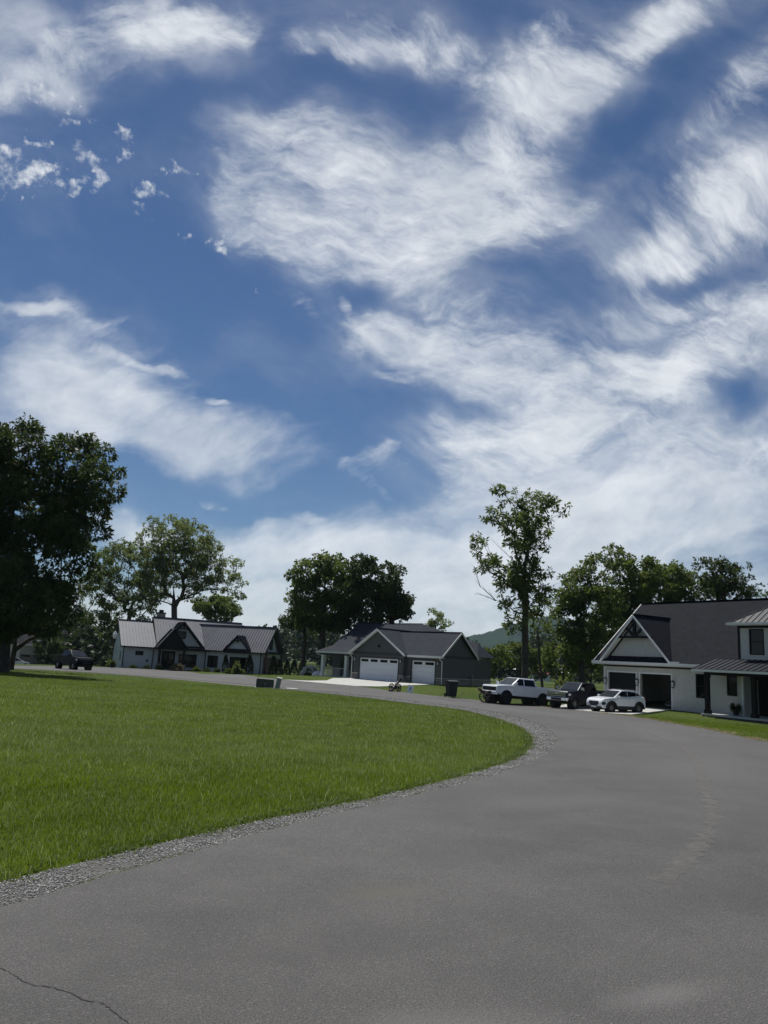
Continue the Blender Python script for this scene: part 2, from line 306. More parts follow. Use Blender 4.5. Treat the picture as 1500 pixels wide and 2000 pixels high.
# ------------------------------------------------------------------ mesh helpers
class MB:
    """collects shapes into one mesh"""
    def __init__(s): s.v = []; s.f = []; s.uv = {}; s.cuts = []
    def add(s, vs, fs, uv=None):
        o = len(s.v); s.cuts.append((o, len(s.f))); s.v += [tuple(v) for v in vs]
        for i, f in enumerate(fs):
            if uv is not None: s.uv[len(s.f)] = [uv[k] for k in f]
            s.f.append(tuple(o + k for k in f))
        return s
    def box(s, x0, x1, y0, y1, z0, z1):
        return s.add([(x0,y0,z0),(x1,y0,z0),(x1,y1,z0),(x0,y1,z0),(x0,y0,z1),(x1,y0,z1),(x1,y1,z1),(x0,y1,z1)],
                     [(0,3,2,1),(4,5,6,7),(0,1,5,4),(1,2,6,5),(2,3,7,6),(3,0,4,7)])
    def hexa(s, p):
        return s.add(p, [(0,3,2,1),(4,5,6,7),(0,1,5,4),(1,2,6,5),(2,3,7,6),(3,0,4,7)])
    def prism(s, poly, y0, y1, axis='y'):
        """polygon (a,b) drawn out along an axis"""
        n = len(poly)
        def P(a, b, c): return (a, c, b) if axis == 'y' else ((c, a, b) if axis == 'x' else (a, b, c))
        vs = [P(a, b, y0) for a, b in poly] + [P(a, b, y1) for a, b in poly]
        fs = [tuple(range(n)), tuple(range(2 * n - 1, n - 1, -1))]
        fs += [(i, i + n, (i + 1) % n + n, (i + 1) % n) for i in range(n)]
        area = sum(poly[i][0] * poly[(i + 1) % n][1] - poly[(i + 1) % n][0] * poly[i][1] for i in range(n))
        flip = (area < 0) != (axis == 'x') != (axis == 'z')
        if flip: fs = [tuple(reversed(f)) for f in fs]
        return s.add(vs, fs)
    def slab(s, poly, th, uv=True):
        """flat polygon (3D points, counter-clockwise from outside) thickened inwards"""
        P = [Vector(p) for p in poly]; n = Vector((0, 0, 0))
        for i in range(len(P)): n += (P[i] - P[0]).cross(P[(i + 1) % len(P)] - P[0])
        n.normalize()
        if n.z < 0: n = -n; P.reverse()
        h = Vector((0, 0, 1)).cross(n)
        h = h.normalized() if h.length > 1e-4 else Vector((1, 0, 0))
        sl = n.cross(h)
        m = len(P); vs = P + [p - n * th for p in P]
        uvs = [(p.dot(h), p.dot(sl)) for p in vs]
        fs = [tuple(range(m)), tuple(range(2 * m - 1, m - 1, -1))] + [(i, i + m, (i + 1) % m + m, (i + 1) % m) for i in range(m)]
        return s.add(vs, fs, uvs)
    def tube(s, pts, rad, n=8, cap=True):
        P = [Vector(p) for p in pts]; k = len(P)
        if not hasattr(rad, '__len__'): rad = [rad] * k
        rings = []; ref = None
        for i in range(k):
            t = (P[min(i + 1, k - 1)] - P[max(i - 1, 0)])
            t = t.normalized() if t.length > 1e-9 else Vector((0, 0, 1))
            if ref is None: ref = Vector((0, 0, 1)) if abs(t.z) < .9 else Vector((1, 0, 0))
            a = (ref - t * ref.dot(t)).normalized(); b = t.cross(a); ref = a
            rings.append([P[i] + (a * math.cos(2 * math.pi * j / n) + b * math.sin(2 * math.pi * j / n)) * rad[i] for j in range(n)])
        vs = [q for r in rings for q in r]; fs = []
        for i in range(k - 1):
            for j in range(n):
                fs.append((i * n + j, i * n + (j + 1) % n, (i + 1) * n + (j + 1) % n, (i + 1) * n + j))
        if cap: fs += [tuple(range(n - 1, -1, -1)), tuple(range((k - 1) * n, k * n))]
        return s.add(vs, fs)
    def bar(s, a, b, w, h=None, up=(0, 0, 1)):
        """rectangular bar from a to b"""
        h = h or w; a = Vector(a); b = Vector(b); t = (b - a).normalized(); u = Vector(up)
        if abs(t.dot(u)) > .98: u = Vector((0, 1, 0))
        sd = t.cross(u).normalized(); u = sd.cross(t)
        q = [(-1,-1),(1,-1),(1,1),(-1,1)]
        vs = [a + sd * (x * w / 2) + u * (y * h / 2) for x, y in q] + [b + sd * (x * w / 2) + u * (y * h / 2) for x, y in q]
        return s.add(vs, [(0,1,2,3),(7,6,5,4),(0,4,5,1),(1,5,6,2),(2,6,7,3),(3,7,4,0)])
    def lathe(s, prof, n=20, c=(0, 0, 0), axis='z', cap=True):
        """profile (r, h) turned about an axis"""
        vs = []; fs = []; k = len(prof)
        for r, h in prof:
            for j in range(n):
                a = 2 * math.pi * j / n; x, y = r * math.cos(a), r * math.sin(a)
                p = {'z': (x, y, h), 'y': (x, h, y), 'x': (h, x, y)}[axis]
                vs.append((p[0] + c[0], p[1] + c[1], p[2] + c[2]))
        for i in range(k - 1):
            for j in range(n):
                fs.append((i * n + j, i * n + (j + 1) % n, (i + 1) * n + (j + 1) % n, (i + 1) * n + j))
        if cap: fs += [tuple(range(n - 1, -1, -1)), tuple(range((k - 1) * n, k * n))]
        return s.add(vs, fs)
    def mesh(s, name, mat=None, smooth=False, recalc=True):
        me = bpy.data.meshes.new(name)
        me.from_pydata(s.v, [], s.f)
        if s.uv:
            lay = me.uv_layers.new(name='roof')
            for pi, p in enumerate(me.polygons):
                if pi in s.uv:
                    for li, c in zip(p.loop_indices, s.uv[pi]): lay.data[li].uv = c
        if recalc:
            import bmesh
            bm = bmesh.new(); bm.from_mesh(me); bmesh.ops.recalc_face_normals(bm, faces=bm.faces[:]); bm.to_mesh(me); bm.free()
        if smooth:
            for p in me.polygons: p.use_smooth = True
        if mat: me.materials.append(mat)
        return me
    def each(s, name, mat, par, bevel=0): return each(s, name, mat, par, bevel)
    def build(s, name, mat, parent=None, smooth=False, bevel=0, label=None, stuff=False, seg=2):
        o = bpy.data.objects.new(name, s.mesh(name, mat, smooth)); COL.objects.link(o)
        if parent: o.parent = parent
        if bevel:
            b = o.modifiers.new('bevel', 'BEVEL'); b.width = bevel; b.segments = seg; b.limit_method = 'ANGLE'; b.angle_limit = R(35)
            if smooth:
                try: o.data.set_sharp_from_angle(angle=R(50))
                except Exception: pass
        if label: o['label'] = label
        if stuff: o['kind'] = 'stuff'
        return o

def each(mb, name, mat, par, bevel=0):
    """one object per shape that was added"""
    out = []; cuts = mb.cuts + [(len(mb.v), len(mb.f))]
    for (v0, f0), (v1, f1) in zip(cuts[:-1], cuts[1:]):
        m2 = MB(); m2.v = mb.v[v0:v1]; m2.f = [tuple(i - v0 for i in f) for f in mb.f[f0:f1]]
        m2.uv = {k - f0: u for k, u in mb.uv.items() if f0 <= k < f1}
        out.append(m2.build(name, mat, par, bevel=bevel))
    return out
def np_object(name, verts, faces, mat, parent=None, smooth=False):
    """object from numpy arrays, all faces with the same number of corners"""
    me = bpy.data.meshes.new(name); nv, nf, k = len(verts), len(faces), faces.shape[1]
    me.vertices.add(nv); me.vertices.foreach_set('co', np.ascontiguousarray(verts, np.float32).ravel())
    me.loops.add(nf * k); me.loops.foreach_set('vertex_index', np.ascontiguousarray(faces, np.int32).ravel())
    me.polygons.add(nf); me.polygons.foreach_set('loop_start', np.arange(0, nf * k, k, dtype=np.int32))
    if smooth: me.polygons.foreach_set('use_smooth', np.ones(nf, bool))
    me.update(calc_edges=True); me.materials.append(mat)
    o = bpy.data.objects.new(name, me); COL.objects.link(o)
    if parent: o.parent = parent
    return o

def thing(name, label, cat, loc=(0, 0, 0), rz=0.0, group=None):
    o = bpy.data.objects.new(name, None); COL.objects.link(o)
    o.empty_display_size = .3; o.location = loc; o.rotation_euler = (0, 0, rz)
    o['label'] = label; o['category'] = cat
    if group: o['group'] = group
    return o
def tag(o, label, cat, group=None):
    o['label'] = label; o['category'] = cat
    if group: o['group'] = group
    return o
def structure(o): o['kind'] = 'structure'; return o
def kids(o): return [c for c in bpy.data.objects if c.parent == o]
def copy_thing(o, loc, rz, label):
    def rec(a, par):
        c = a.copy(); COL.objects.link(c)
        if par: c.parent = par
        for k in kids(a): rec(k, c)
        return c
    r = rec(o, None); r.location = loc; r.rotation_euler = (0, 0, rz); r['label'] = label
    return r

# ------------------------------------------------------------------ materials
def material(name):
    mt = bpy.data.materials.new(name); mt.use_nodes = True
    t = mt.node_tree; t.nodes.clear()
    N = Nodes(t); b = t.nodes.new('ShaderNodeBsdfPrincipled'); o = t.nodes.new('ShaderNodeOutputMaterial')
    t.links.new(b.outputs[0], o.inputs[0])
    return mt, N, b, o
def plain(name, c, rough=.6, metal=0.0, var=.12, scale=3.0, bump=0.0, bscale=60.0, coat=0.0, spec=.5):
    mt, N, b, o = material(name)
    tc = N.n.new('ShaderNodeTexCoord').outputs['Object']
    n = N.noise(tc, scale, 5, .6)
    lo = tuple(x * (1 - var) for x in c) + (1,); hi = tuple(min(1, x * (1 + var)) for x in c) + (1,)
    N.l.new(N.mix(N.rng(n, .3, .7), lo, hi), b.inputs['Base Color'])
    b.inputs['Roughness'].default_value = rough; b.inputs['Metallic'].default_value = metal
    b.inputs['Specular IOR Level'].default_value = spec
    if coat: b.inputs['Coat Weight'].default_value = coat; b.inputs['Coat Roughness'].default_value = .04
    if bump:
        bp = N.n.new('ShaderNodeBump'); bp.inputs['Strength'].default_value = bump; bp.inputs['Distance'].default_value = .02
        N.l.new(N.noise(tc, bscale, 4, .6), bp.inputs['Height']); N.l.new(bp.outputs[0], b.inputs['Normal'])
    return mt
def leafy(name, a, b_, trans=.3, scale=.5, rough=.55, spec=.3):
    mt, N, b, o = material(name)
    geo = N.n.new('ShaderNodeNewGeometry')
    n = N.noise(geo.outputs['Position'], scale, 4, .65)
    f = N.rng(n, .32, .68)
    isl = geo.outputs['Random Per Island']
    c = N.mix(N.math('ADD', N.math('MULTIPLY', f, .6), N.math('MULTIPLY', isl, .4)), tuple(a) + (1,), tuple(b_) + (1,))
    N.l.new(c, b.inputs['Base Color']); b.inputs['Roughness'].default_value = rough; b.inputs['Specular IOR Level'].default_value = spec
    tr = N.n.new('ShaderNodeBsdfTranslucent')
    hs = N.n.new('ShaderNodeHueSaturation'); hs.inputs['Hue'].default_value = .485; hs.inputs['Value'].default_value = 1.5
    N.l.new(c, hs.inputs['Color']); N.l.new(hs.outputs[0], tr.inputs[0])
    mx = N.n.new('ShaderNodeMixShader'); mx.inputs[0].default_value = trans
    N.l.new(b.outputs[0], mx.inputs[1]); N.l.new(tr.outputs[0], mx.inputs[2]); N.l.new(mx.outputs[0], o.inputs[0])
    return mt
def shingles(name, c1, c2, mortar):
    mt, N, b, o = material(name)
    uv = N.n.new('ShaderNodeUVMap'); uv.uv_map = 'roof'
    br = N.n.new('ShaderNodeTexBrick'); N.l.new(uv.outputs[0], br.inputs['Vector'])
    br.inputs['Color1'].default_value = c1 + (1,); br.inputs['Color2'].default_value = c2 + (1,); br.inputs['Mortar'].default_value = mortar + (1,)
    br.inputs['Scale'].default_value = 1; br.inputs['Mortar Size'].default_value = .014; br.inputs['Mortar Smooth'].default_value = .3
    br.inputs['Brick Width'].default_value = .31; br.inputs['Row Height'].default_value = .145; br.inputs['Bias'].default_value = -.1
    v = N.mapping(uv.outputs[0], (0, 0, 0), (0, 0, 0), (1, 1.6, 1))
    n = N.noise(v, 1.3, 6, .65)
    c = N.mix(N.math('MULTIPLY', N.rng(n, .35, .7), .5), br.outputs[0], c2 + (1,))
    g = N.noise(uv.outputs[0], 45, 3, .7)
    hs = N.n.new('ShaderNodeHueSaturation'); N.l.new(N.rng(g, .2, .8, .7, 1.35), hs.inputs['Value']); N.l.new(c, hs.inputs['Color'])
    N.l.new(hs.outputs[0], b.inputs['Base Color']); b.inputs['Roughness'].default_value = .85; b.inputs['Specular IOR Level'].default_value = .1
    bp = N.n.new('ShaderNodeBump'); bp.inputs['Strength'].default_value = .5; bp.inputs['Distance'].default_value = .012; bp.invert = True
    N.l.new(br.outputs[1], bp.inputs['Height']); N.l.new(bp.outputs[0], b.inputs['Normal'])
    return mt
def stone_mat(name, a, b_, c):
    mt, N, b, o = material(name)
    geo = N.n.new('ShaderNodeNewGeometry')
    isl = geo.outputs['Random Per Island']
    col = N.ramp(isl, [(0, a), (.5, b_), (1, c)])
    tc = N.n.new('ShaderNodeTexCoord').outputs['Object']
    hs = N.n.new('ShaderNodeHueSaturation'); N.l.new(N.rng(N.noise(tc, 14, 4, .7), .2, .8, .65, 1.3), hs.inputs['Value']); N.l.new(col, hs.inputs['Color'])
    N.l.new(hs.outputs[0], b.inputs['Base Color']); b.inputs['Roughness'].default_value = .85
    return mt
def glass_mat(name, c=(.003, .0035, .004), rough=.05):
    mt, N, b, o = material(name)
    geo = N.n.new('ShaderNodeNewGeometry')
    n = N.noise(geo.outputs['Position'], 1.6, 2, .5)
    N.l.new(N.mix(n, tuple(x * .6 for x in c) + (1,), tuple(x * 1.5 for x in c) + (1,)), b.inputs['Base Color'])
    b.inputs['Roughness'].default_value = rough; b.inputs['IOR'].default_value = 1.45; b.inputs['Specular IOR Level'].default_value = .3
    return mt

M = dict(
    white_siding=plain('white_siding_paint', (.50, .485, .435), .6, var=.06),
    white_trim=plain('white_trim_paint', (.72, .72, .70), .5, var=.04),
    black_trim=plain('black_trim_paint', (.007, .007, .008), .6, var=.15, spec=.25),
    black_metal=plain('black_seam_metal', (.006, .008, .015), .5, .0, var=.1, spec=.2),
    grey_metal=plain('grey_seam_metal', (.108, .112, .130), .6, .1, var=.12, scale=.7, spec=.3),
    charcoal_siding=plain('charcoal_siding_paint', (.075, .08, .078), .6, var=.07),
    charcoal_trim=plain('charcoal_trim_paint', (.035, .038, .04), .6),
    white_board=plain('white_board_paint', (.46, .48, .50), .55, var=.05),
    door_white=plain('garage_door_paint', (.68, .69, .72), .5, var=.03),
    wood_dark=plain('dark_stained_wood', (.010, .008, .007), .7, var=.3, scale=6, spec=.25),
    wood_red=plain('red_brown_wood', (.06, .018, .014), .55, var=.25, scale=5),
    concrete=plain('concrete', (.42, .415, .385), .85, var=.10, scale=1.6, bump=.3, bscale=90),
    tan_wall=plain('tan_wall_paint', (.30, .29, .26), .7),
    tan_door=plain('tan_garage_paint', (.16, .15, .135), .6),
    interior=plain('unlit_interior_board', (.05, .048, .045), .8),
    glass=glass_mat('window_glass'),
    glass_blue=glass_mat('windscreen_glass', (.03, .035, .04), .03),
    shingle_grey=shingles('grey_shingles', (.027, .031, .040), (.040, .045, .057), (.016, .018, .023)),
    shingle_dark=shingles('dark_shingles', (.0050, .0062, .0095), (.0110, .0132, .0190), (.003, .0036, .005)),
    cap_dark=plain('dark_ridge_shingle', (.007, .008, .011), .9, spec=.1), cap_grey=plain('grey_ridge_shingle', (.026, .029, .036), .9, spec=.1),
    stone=stone_mat('tan_ledge_stone', (.16, .145, .12), (.27, .25, .21), (.21, .20, .185)),
    stone_dark=stone_mat('slate_ledge_stone', (.05, .052, .062), (.10, .10, .115), (.075, .07, .07)),
    car_white=plain('white_car_paint', (.76, .77, .78), .28, var=.02, coat=.8),
    car_black=plain('black_car_paint', (.0025, .0025, .003), .4, var=.1, coat=.0, spec=.08),
    car_navy=plain('midnight_car_paint', (.006, .007, .016), .3, var=.1, coat=.3, spec=.3),
    rubber=plain('tyre_rubber', (.014, .014, .014), .85, var=.25),
    plastic=plain('black_plastic', (.009, .009, .010), .6, var=.2),
    chrome=plain('chrome', (.62, .62, .63), .14, 1.0, var=.05),
    steel=plain('dull_steel', (.20, .20, .20), .42, .8),
    lamp_lens=plain('clear_headlight', (.62, .64, .66), .12, var=.1, coat=.6),
    amber=plain('amber_lens', (.5, .16, .02), .25),
    red_lens=plain('red_lens', (.30, .012, .012), .25),
    rust=plain('brown_iron', (.055, .04, .034), .7, .3, var=.35, scale=8),
    iron=plain('black_iron', (.014, .013, .014), .5, .5),
    util_green=plain('utility_box_green', (.030, .05, .032), .6, var=.3, scale=5),
    ped_green=plain('pedestal_grey_green', (.17, .21, .175), .6),
    globe=plain('frosted_globe', (.80, .80, .76), .35, var=.03),
    sign_white=plain('sign_white', (.80, .80, .80), .5, var=.03),
    sign_blue=plain('sign_blue_ink', (.05, .10, .28), .5),
    brick=plain('chimney_stone', (.23, .21, .19), .85, var=.3, scale=4),
    bark=plain('bark', (.048, .040, .032), .95, var=.4, scale=3.0, bump=.8, bscale=9),
    bark_pale=plain('pale_bark', (.13, .12, .10), .95, var=.4, scale=2.5, bump=.8, bscale=8),
    leaf_dark=leafy('dark_leaves', (.025, .044, .012), (.060, .092, .020), .36),
    leaf_mid=leafy('mid_green_leaves', (.050, .082, .016), (.115, .158, .032), .48),
    leaf_light=leafy('light_green_leaves', (.075, .112, .028), (.160, .200, .058), .55),
    leaf_far=leafy('far_woods_leaves', (.016, .030, .012), (.038, .058, .020), .25, scale=.08),
    leaf_ever=leafy('evergreen_sprays', (.012, .022, .010), (.026, .040, .014), .15, scale=2),
    leaf_dry=leafy('tan_flower_heads', (.12, .10, .055), (.22, .19, .11), .3, scale=3),
    petal=leafy('white_petals', (.55, .55, .50), (.75, .75, .70), .3, scale=3),
)

# ------------------------------------------------------------------ ground, far hill, road, drives
def catmull(P, step=.8):
    P = [np.array(p[:2], float) for p in P]; out = []
    for i in range(len(P) - 1):
        p0, p1, p2, p3 = P[max(i - 1, 0)], P[i], P[i + 1], P[min(i + 2, len(P) - 1)]
        n = max(1, int(np.linalg.norm(p2 - p1) / step))
        for k in range(n):
            t = k / n
            out.append(.5 * ((2 * p1) + (-p0 + p2) * t + (2 * p0 - 5 * p1 + 4 * p2 - p3) * t * t + (-p0 + 3 * p1 - 3 * p2 + p3) * t ** 3))
    out.append(P[-1]); return np.array(out)
def inside(poly, x, y):
    x = np.asarray(x); y = np.asarray(y); c = np.zeros(x.shape, bool); n = len(poly); j = n - 1
    for i in range(n):
        xi, yi = poly[i]; xj, yj = poly[j]
        if yi != yj:
            c ^= ((yi > y) != (yj > y)) & (x < (xj - xi) * (y - yi) / (yj - yi) + xi)
        j = i
    return c
EDGE_L = catmull([(-4.2,1.0),(-3.1,3.3),(-2.23,5.15),(-1.62,6.36),(-.6,8.26),(.13,9.45),(.97,10.87),(1.89,12.46),(3.04,14.98),(3.95,17.54),(4.75,20.4),(5.56,24.7),(6.1,30),(6.0,35),(5.1,40),(3.4,46),(1.0,51.4),(-1.9,55.3),(-5.0,59.6),(-7.3,62.8),(-10.2,65.4),(-14.5,67.3),(-19.2,68.4),(-24,69.4),(-29,69.6),(-36,68.5),(-50,66),(-75,62)], .6)
EDGE_G = catmull([(-4.6,1.6),(-3.5,3.85),(-2.52,5.66),(-1.84,6.9),(-.72,8.75),(.03,9.9),(.92,11.46),(1.71,12.98),(2.66,15.04),(3.45,17.5),(4.05,20.0),(4.55,22.9),(4.9,27),(4.82,32.2),(4.0,37.9),(1.98,43.2),(-.4,48.9),(-3.4,53.4),(-6.4,58.2),(-8.9,61.4),(-11.5,63.7),(-15,65.7),(-19.4,67.2),(-24,68.4),(-29,68.8),(-36,67.8),(-50,65.3),(-75,61.3)], .6)
EDGE_R = catmull([(-75,74),(-48,77),(-38.5,80),(-36,87.5),(-32.9,95.1),(-28,98.6),(-23.2,98.2),(-18,89),(-12.1,76.9),(-8.4,73.3),(-4.15,70),(-1.5,67.3),(.6,63.8),(3.2,61),(5.44,59.9),(8,59.3),(10.5,58.6),(12.5,57.4),(13.8,55.6),(14.5,52.5),(14.4,47.8),(14.0,42),(13.75,36.3),(13.7,32.6),(13.3,28.9),(12.9,25.7),(12.9,18),(13.5,8),(14,-16)], .8)
ROAD = np.vstack([EDGE_L[::-1], [(-9, -6), (-12, -16)], EDGE_R[::-1]])
GRAVEL = np.vstack([EDGE_L[:420], EDGE_G[:420][::-1]])
DRIVE2 = np.array([(-8.6,73.2),(-6.2,72.9),(-4.5,73.7),(-4.13,77.5),(-2.4,79.2),(-1.5,78.6),(2.2,75.9),(3.4,73.2),(5.6,73.0),(4.5,71.2),(.4,67.2),(-1.55,67.4),(-4.2,70.05),(-8.4,73.25)][:13])
DRIVE3 = np.array([(21.5,56.9),(16.4,50.2),(14.75,50.6),(14.55,52.8),(13.9,55.7),(12.9,57.4),(15.0,60.9),(17.9,62.4),(18.6,61.3),(20.1,58.8)])

def drape(name, poly, lift, mat, step=1.2, skirt=.05, stepfn=None):
    xs0, ys0 = poly.min(0); xs1, ys1 = poly.max(0)
    gx, gy = np.meshgrid(np.arange(xs0, xs1, step), np.arange(ys0, ys1, step)); gx = gx.ravel(); gy = gy.ravel()
    k = inside(poly, gx, gy); pts = np.vstack([poly, np.stack([gx[k], gy[k]], 1)])
    n = len(poly)
    vo, eo, fo, *_ = delaunay_2d_cdt([Vector(p) for p in pts], [(i, (i + 1) % n) for i in range(n)], [list(range(n))], 1, 1e-4)
    xy = np.array([(v.x, v.y) for v in vo]); z = T(xy[:, 0], xy[:, 1]) + lift
    mb = MB(); mb.v = [(a, b, c) for (a, b), c in zip(xy, z)]
    for f in fo:
        f = list(f)
        a = xy[f]; ar = sum(a[i][0] * a[(i + 1) % len(f)][1] - a[(i + 1) % len(f)][0] * a[i][1] for i in range(len(f)))
        mb.f.append(tuple(f) if ar > 0 else tuple(reversed(f)))
    # edge of real thickness
    cnt = {}
    for f in mb.f:
        for i in range(len(f)):
            e = (f[i], f[(i + 1) % len(f)]); cnt[e] = 1
    low = {}
    def lo(i):
        if i not in low:
            low[i] = len(mb.v); x, y, zz = mb.v[i]; mb.v.append((x, y, zz - skirt))
        return low[i]
    for (a, b) in list(cnt):
        if (b, a) not in cnt: mb.f.append((b, a, lo(a), lo(b)))
    o = bpy.data.objects.new(name, mb.mesh(name, mat, recalc=False)); COL.objects.link(o)
    return o

def asphalt():
    mt, N, b, o = material('worn_asphalt')
    p = N.n.new('ShaderNodeTexCoord').outputs['Object']
    big = N.noise(p, .22, 4, .55); mid = N.noise(p, 1.4, 5, .6); fine = N.noise(p, 105, 4, .75); grit = N.noise(p, 230, 2, .8)
    # aggregate showing through: pale and dark chips
    vor = N.n.new('ShaderNodeTexVoronoi'); vor.inputs['Scale'].default_value = 90; N.l.new(p, vor.inputs['Vector'])
    chip = N.rng(vor.outputs['Color'], .78, .95)
    base = N.mix(N.rng(big, .3, .7), (.054, .051, .0475, 1), (.078, .074, .0690, 1))
    base = N.mix(N.math('MULTIPLY', N.rng(mid, .35, .7), .4), base, (.095, .0895, .083, 1))
    hs = N.n.new('ShaderNodeHueSaturation'); N.l.new(base, hs.inputs['Color'])
    N.l.new(N.math('MULTIPLY', N.rng(fine, .28, .72, .34, 1.75), N.rng(grit, .25, .75, .6, 1.4)), hs.inputs['Value'])
    c = N.mix(N.math('MULTIPLY', chip, .30), hs.outputs[0], (.22, .21, .20, 1))
    # scuffed pale patches and one yellowish stain, each with a shape of its own
    PL, SO, DK = (.140, .134, .126, 1), (.104, .099, .092, 1), (.048, .045, .042, 1)
    for loc, rot, sx, sy, col, amt in [((.55, 3.80, 0), .15, .55, .34, PL, .8), ((1.62, 4.40, 0), .5, .40, .14, PL, .75), ((.20, 5.9, 0), .45, .38, .17, (.10, .094, .065, 1), .5),
                                       ((2.6, 10.5, 0), .55, 1.6, .5, SO, .6), ((6.8, 16, 0), 1.0, 3.2, .9, SO, .6), ((9.6, 27, 0), 1.35, 6.5, .9, SO, .6), ((8.2, 40, 0), 1.75, 8, 1.1, SO, .5), ((11.2, 38, 0), 1.7, 8, .8, SO, .45),
                                       ((1.0, 7.4, 0), .6, 1.3, .5, DK, .3), ((3.1, 6.6, 0), .8, 1.3, .35, DK, .32), ((4.6, 9.6, 0), 1.0, 2.0, .4, DK, .3), ((-.2, 4.8, 0), .4, .8, .3, DK, .25), ((4.0, 18, 0), .9, 3.0, .5, DK, .22)]:
        v = N.mapping(p, loc, (0, 0, rot), (sx, sy, 1), 'TEXTURE')
        v = N.vmath('MULTIPLY', v, (1, 1, 0))
        r = N.math('ADD', N.vmath('LENGTH', v), N.math('MULTIPLY', N.math('SUBTRACT', mid, .5), 1.5))
        c = N.mix(N.math('MULTIPLY', N.math('MULTIPLY', N.rng(r, 1.35, .1), amt), N.rng(fine, .2, .8, .55, 1.25)), c, col)
    N.l.new(c, b.inputs['Base Color']); b.inputs['Roughness'].default_value = .78; b.inputs['Specular IOR Level'].default_value = .35
    bp = N.n.new('ShaderNodeBump'); bp.inputs['Strength'].default_value = .7; bp.inputs['Distance'].default_value = .006
    N.l.new(N.math('ADD', fine, vor.outputs['Distance']), bp.inputs['Height']); N.l.new(bp.outputs[0], b.inputs['Normal'])
    return mt

def ground_mat():
    mt, N, b, o = material('turf_soil')
    p = N.n.new('ShaderNodeTexCoord').outputs['Object']
    a = N.noise(p, .12, 5, .6); f = N.noise(p, 2.3, 5, .65); g = N.noise(p, 28, 3, .7)
    c = N.mix(N.rng(a, .35, .68), (.040, .064, .012, 1), (.064, .088, .018, 1))
    c = N.mix(N.math('MULTIPLY', N.rng(f, .4, .75), .5), c, (.080, .098, .026, 1))
    hs = N.n.new('ShaderNodeHueSaturation'); N.l.new(c, hs.inputs['Color']); N.l.new(N.rng(g, .2, .8, .7, 1.3), hs.inputs['Value'])
    N.l.new(hs.outputs[0], b.inputs['Base Color']); b.inputs['Roughness'].default_value = .95; b.inputs['Specular IOR Level'].default_value = .1
    return mt
def far_ground():
    pass

def axis(a, b, fine, far, n=26):
    core = np.arange(a, b + .01, fine)
    g = np.geomspace(1, far, n)
    return np.concatenate([a - g[::-1] * 1.0, core, b + g])
gx = axis(-62, 62, 1.0, 3700); gy = axis(-22, 132, 1.0, 3600)
X, Y = np.meshgrid(gx, gy)
Z = T(X, Y)
nx, ny = len(gx), len(gy)
idx = np.arange(nx * ny).reshape(ny, nx)
F = np.stack([idx[:-1, :-1], idx[:-1, 1:], idx[1:, 1:], idx[1:, :-1]], -1).reshape(-1, 4)
structure(np_object('ground', np.stack([X, Y, Z], -1).reshape(-1, 3), F, ground_mat(), smooth=True))

road = structure(drape('road', ROAD, .032, asphalt(), 1.2, .06))
def ribbon(name, pts, w, mat, lift, parent, jag=0.0, step=.05, wfn=None):
    P = catmull(pts, step); vs = []; fs = []
    for i, p in enumerate(P):
        t = P[min(i + 1, len(P) - 1)] - P[max(i - 1, 0)]; t = t / (np.linalg.norm(t) + 1e-9); n = np.array([-t[1], t[0]])
        p = p + n * (nrng.normal() * jag); ww = w * (wfn(i / (len(P) - 1)) if wfn else 1) * (1 + .5 * nrng.normal() * (1 if jag else 0))
        for s in (-1, 1):
            q = p + n * s * max(ww, w * .2) / 2; vs.append((q[0], q[1], Tz(q[0], q[1]) + lift))
        if i: fs.append((2 * i - 2, 2 * i - 1, 2 * i + 1, 2 * i))
    mb = MB(); mb.add(vs, [tuple(reversed(f)) for f in fs])
    o = bpy.data.objects.new(name, mb.mesh(name, mat, recalc=False)); COL.objects.link(o)
    o.parent = parent
    return o
crack_m = plain('dark_crack', (.028, .026, .024), .95, var=.2)  # plain dark tone for the crack ribbon
ribbon('crack', [(-1.931,4.314),(-1.739,4.218),(-1.627,4.118),(-1.547,4.081),(-1.460,4.064),(-1.376,4.029),(-1.264,3.953),(-1.184,3.934),(-1.075,3.834),(-0.989,3.738)], .0055, crack_m, .0345, road, .0035, .018)
def seam_mat():
    mt, N, b, o = material('paving_seam')
    p = N.n.new('ShaderNodeTexCoord').outputs['Object']
    f = N.noise(p, 90, 3, .75); N.l.new(N.mix(N.rng(f, .25, .75), (.11, .103, .092, 1), (.20, .19, .165, 1)), b.inputs['Base Color'])
    b.inputs['Roughness'].default_value = .8
    tr = N.n.new('ShaderNodeBsdfTransparent'); mx = N.n.new('ShaderNodeMixShader')
    N.l.new(N.rng(N.noise(p, 5, 6, .75), .3, .7, .10, .6), mx.inputs[0]); N.l.new(tr.outputs[0], mx.inputs[1]); N.l.new(b.outputs[0], mx.inputs[2]); N.l.new(mx.outputs[0], o.inputs[0])
    return mt
ribbon('paving_seam', [(9.9,32),(9.2,26),(8.2,21),(6.9,17),(5.9,14.2),(5.0,11.9),(4.1,9.6),(3.2,7.9),(2.4,6.6)], .15, seam_mat(), .0352, road, .003, .1)

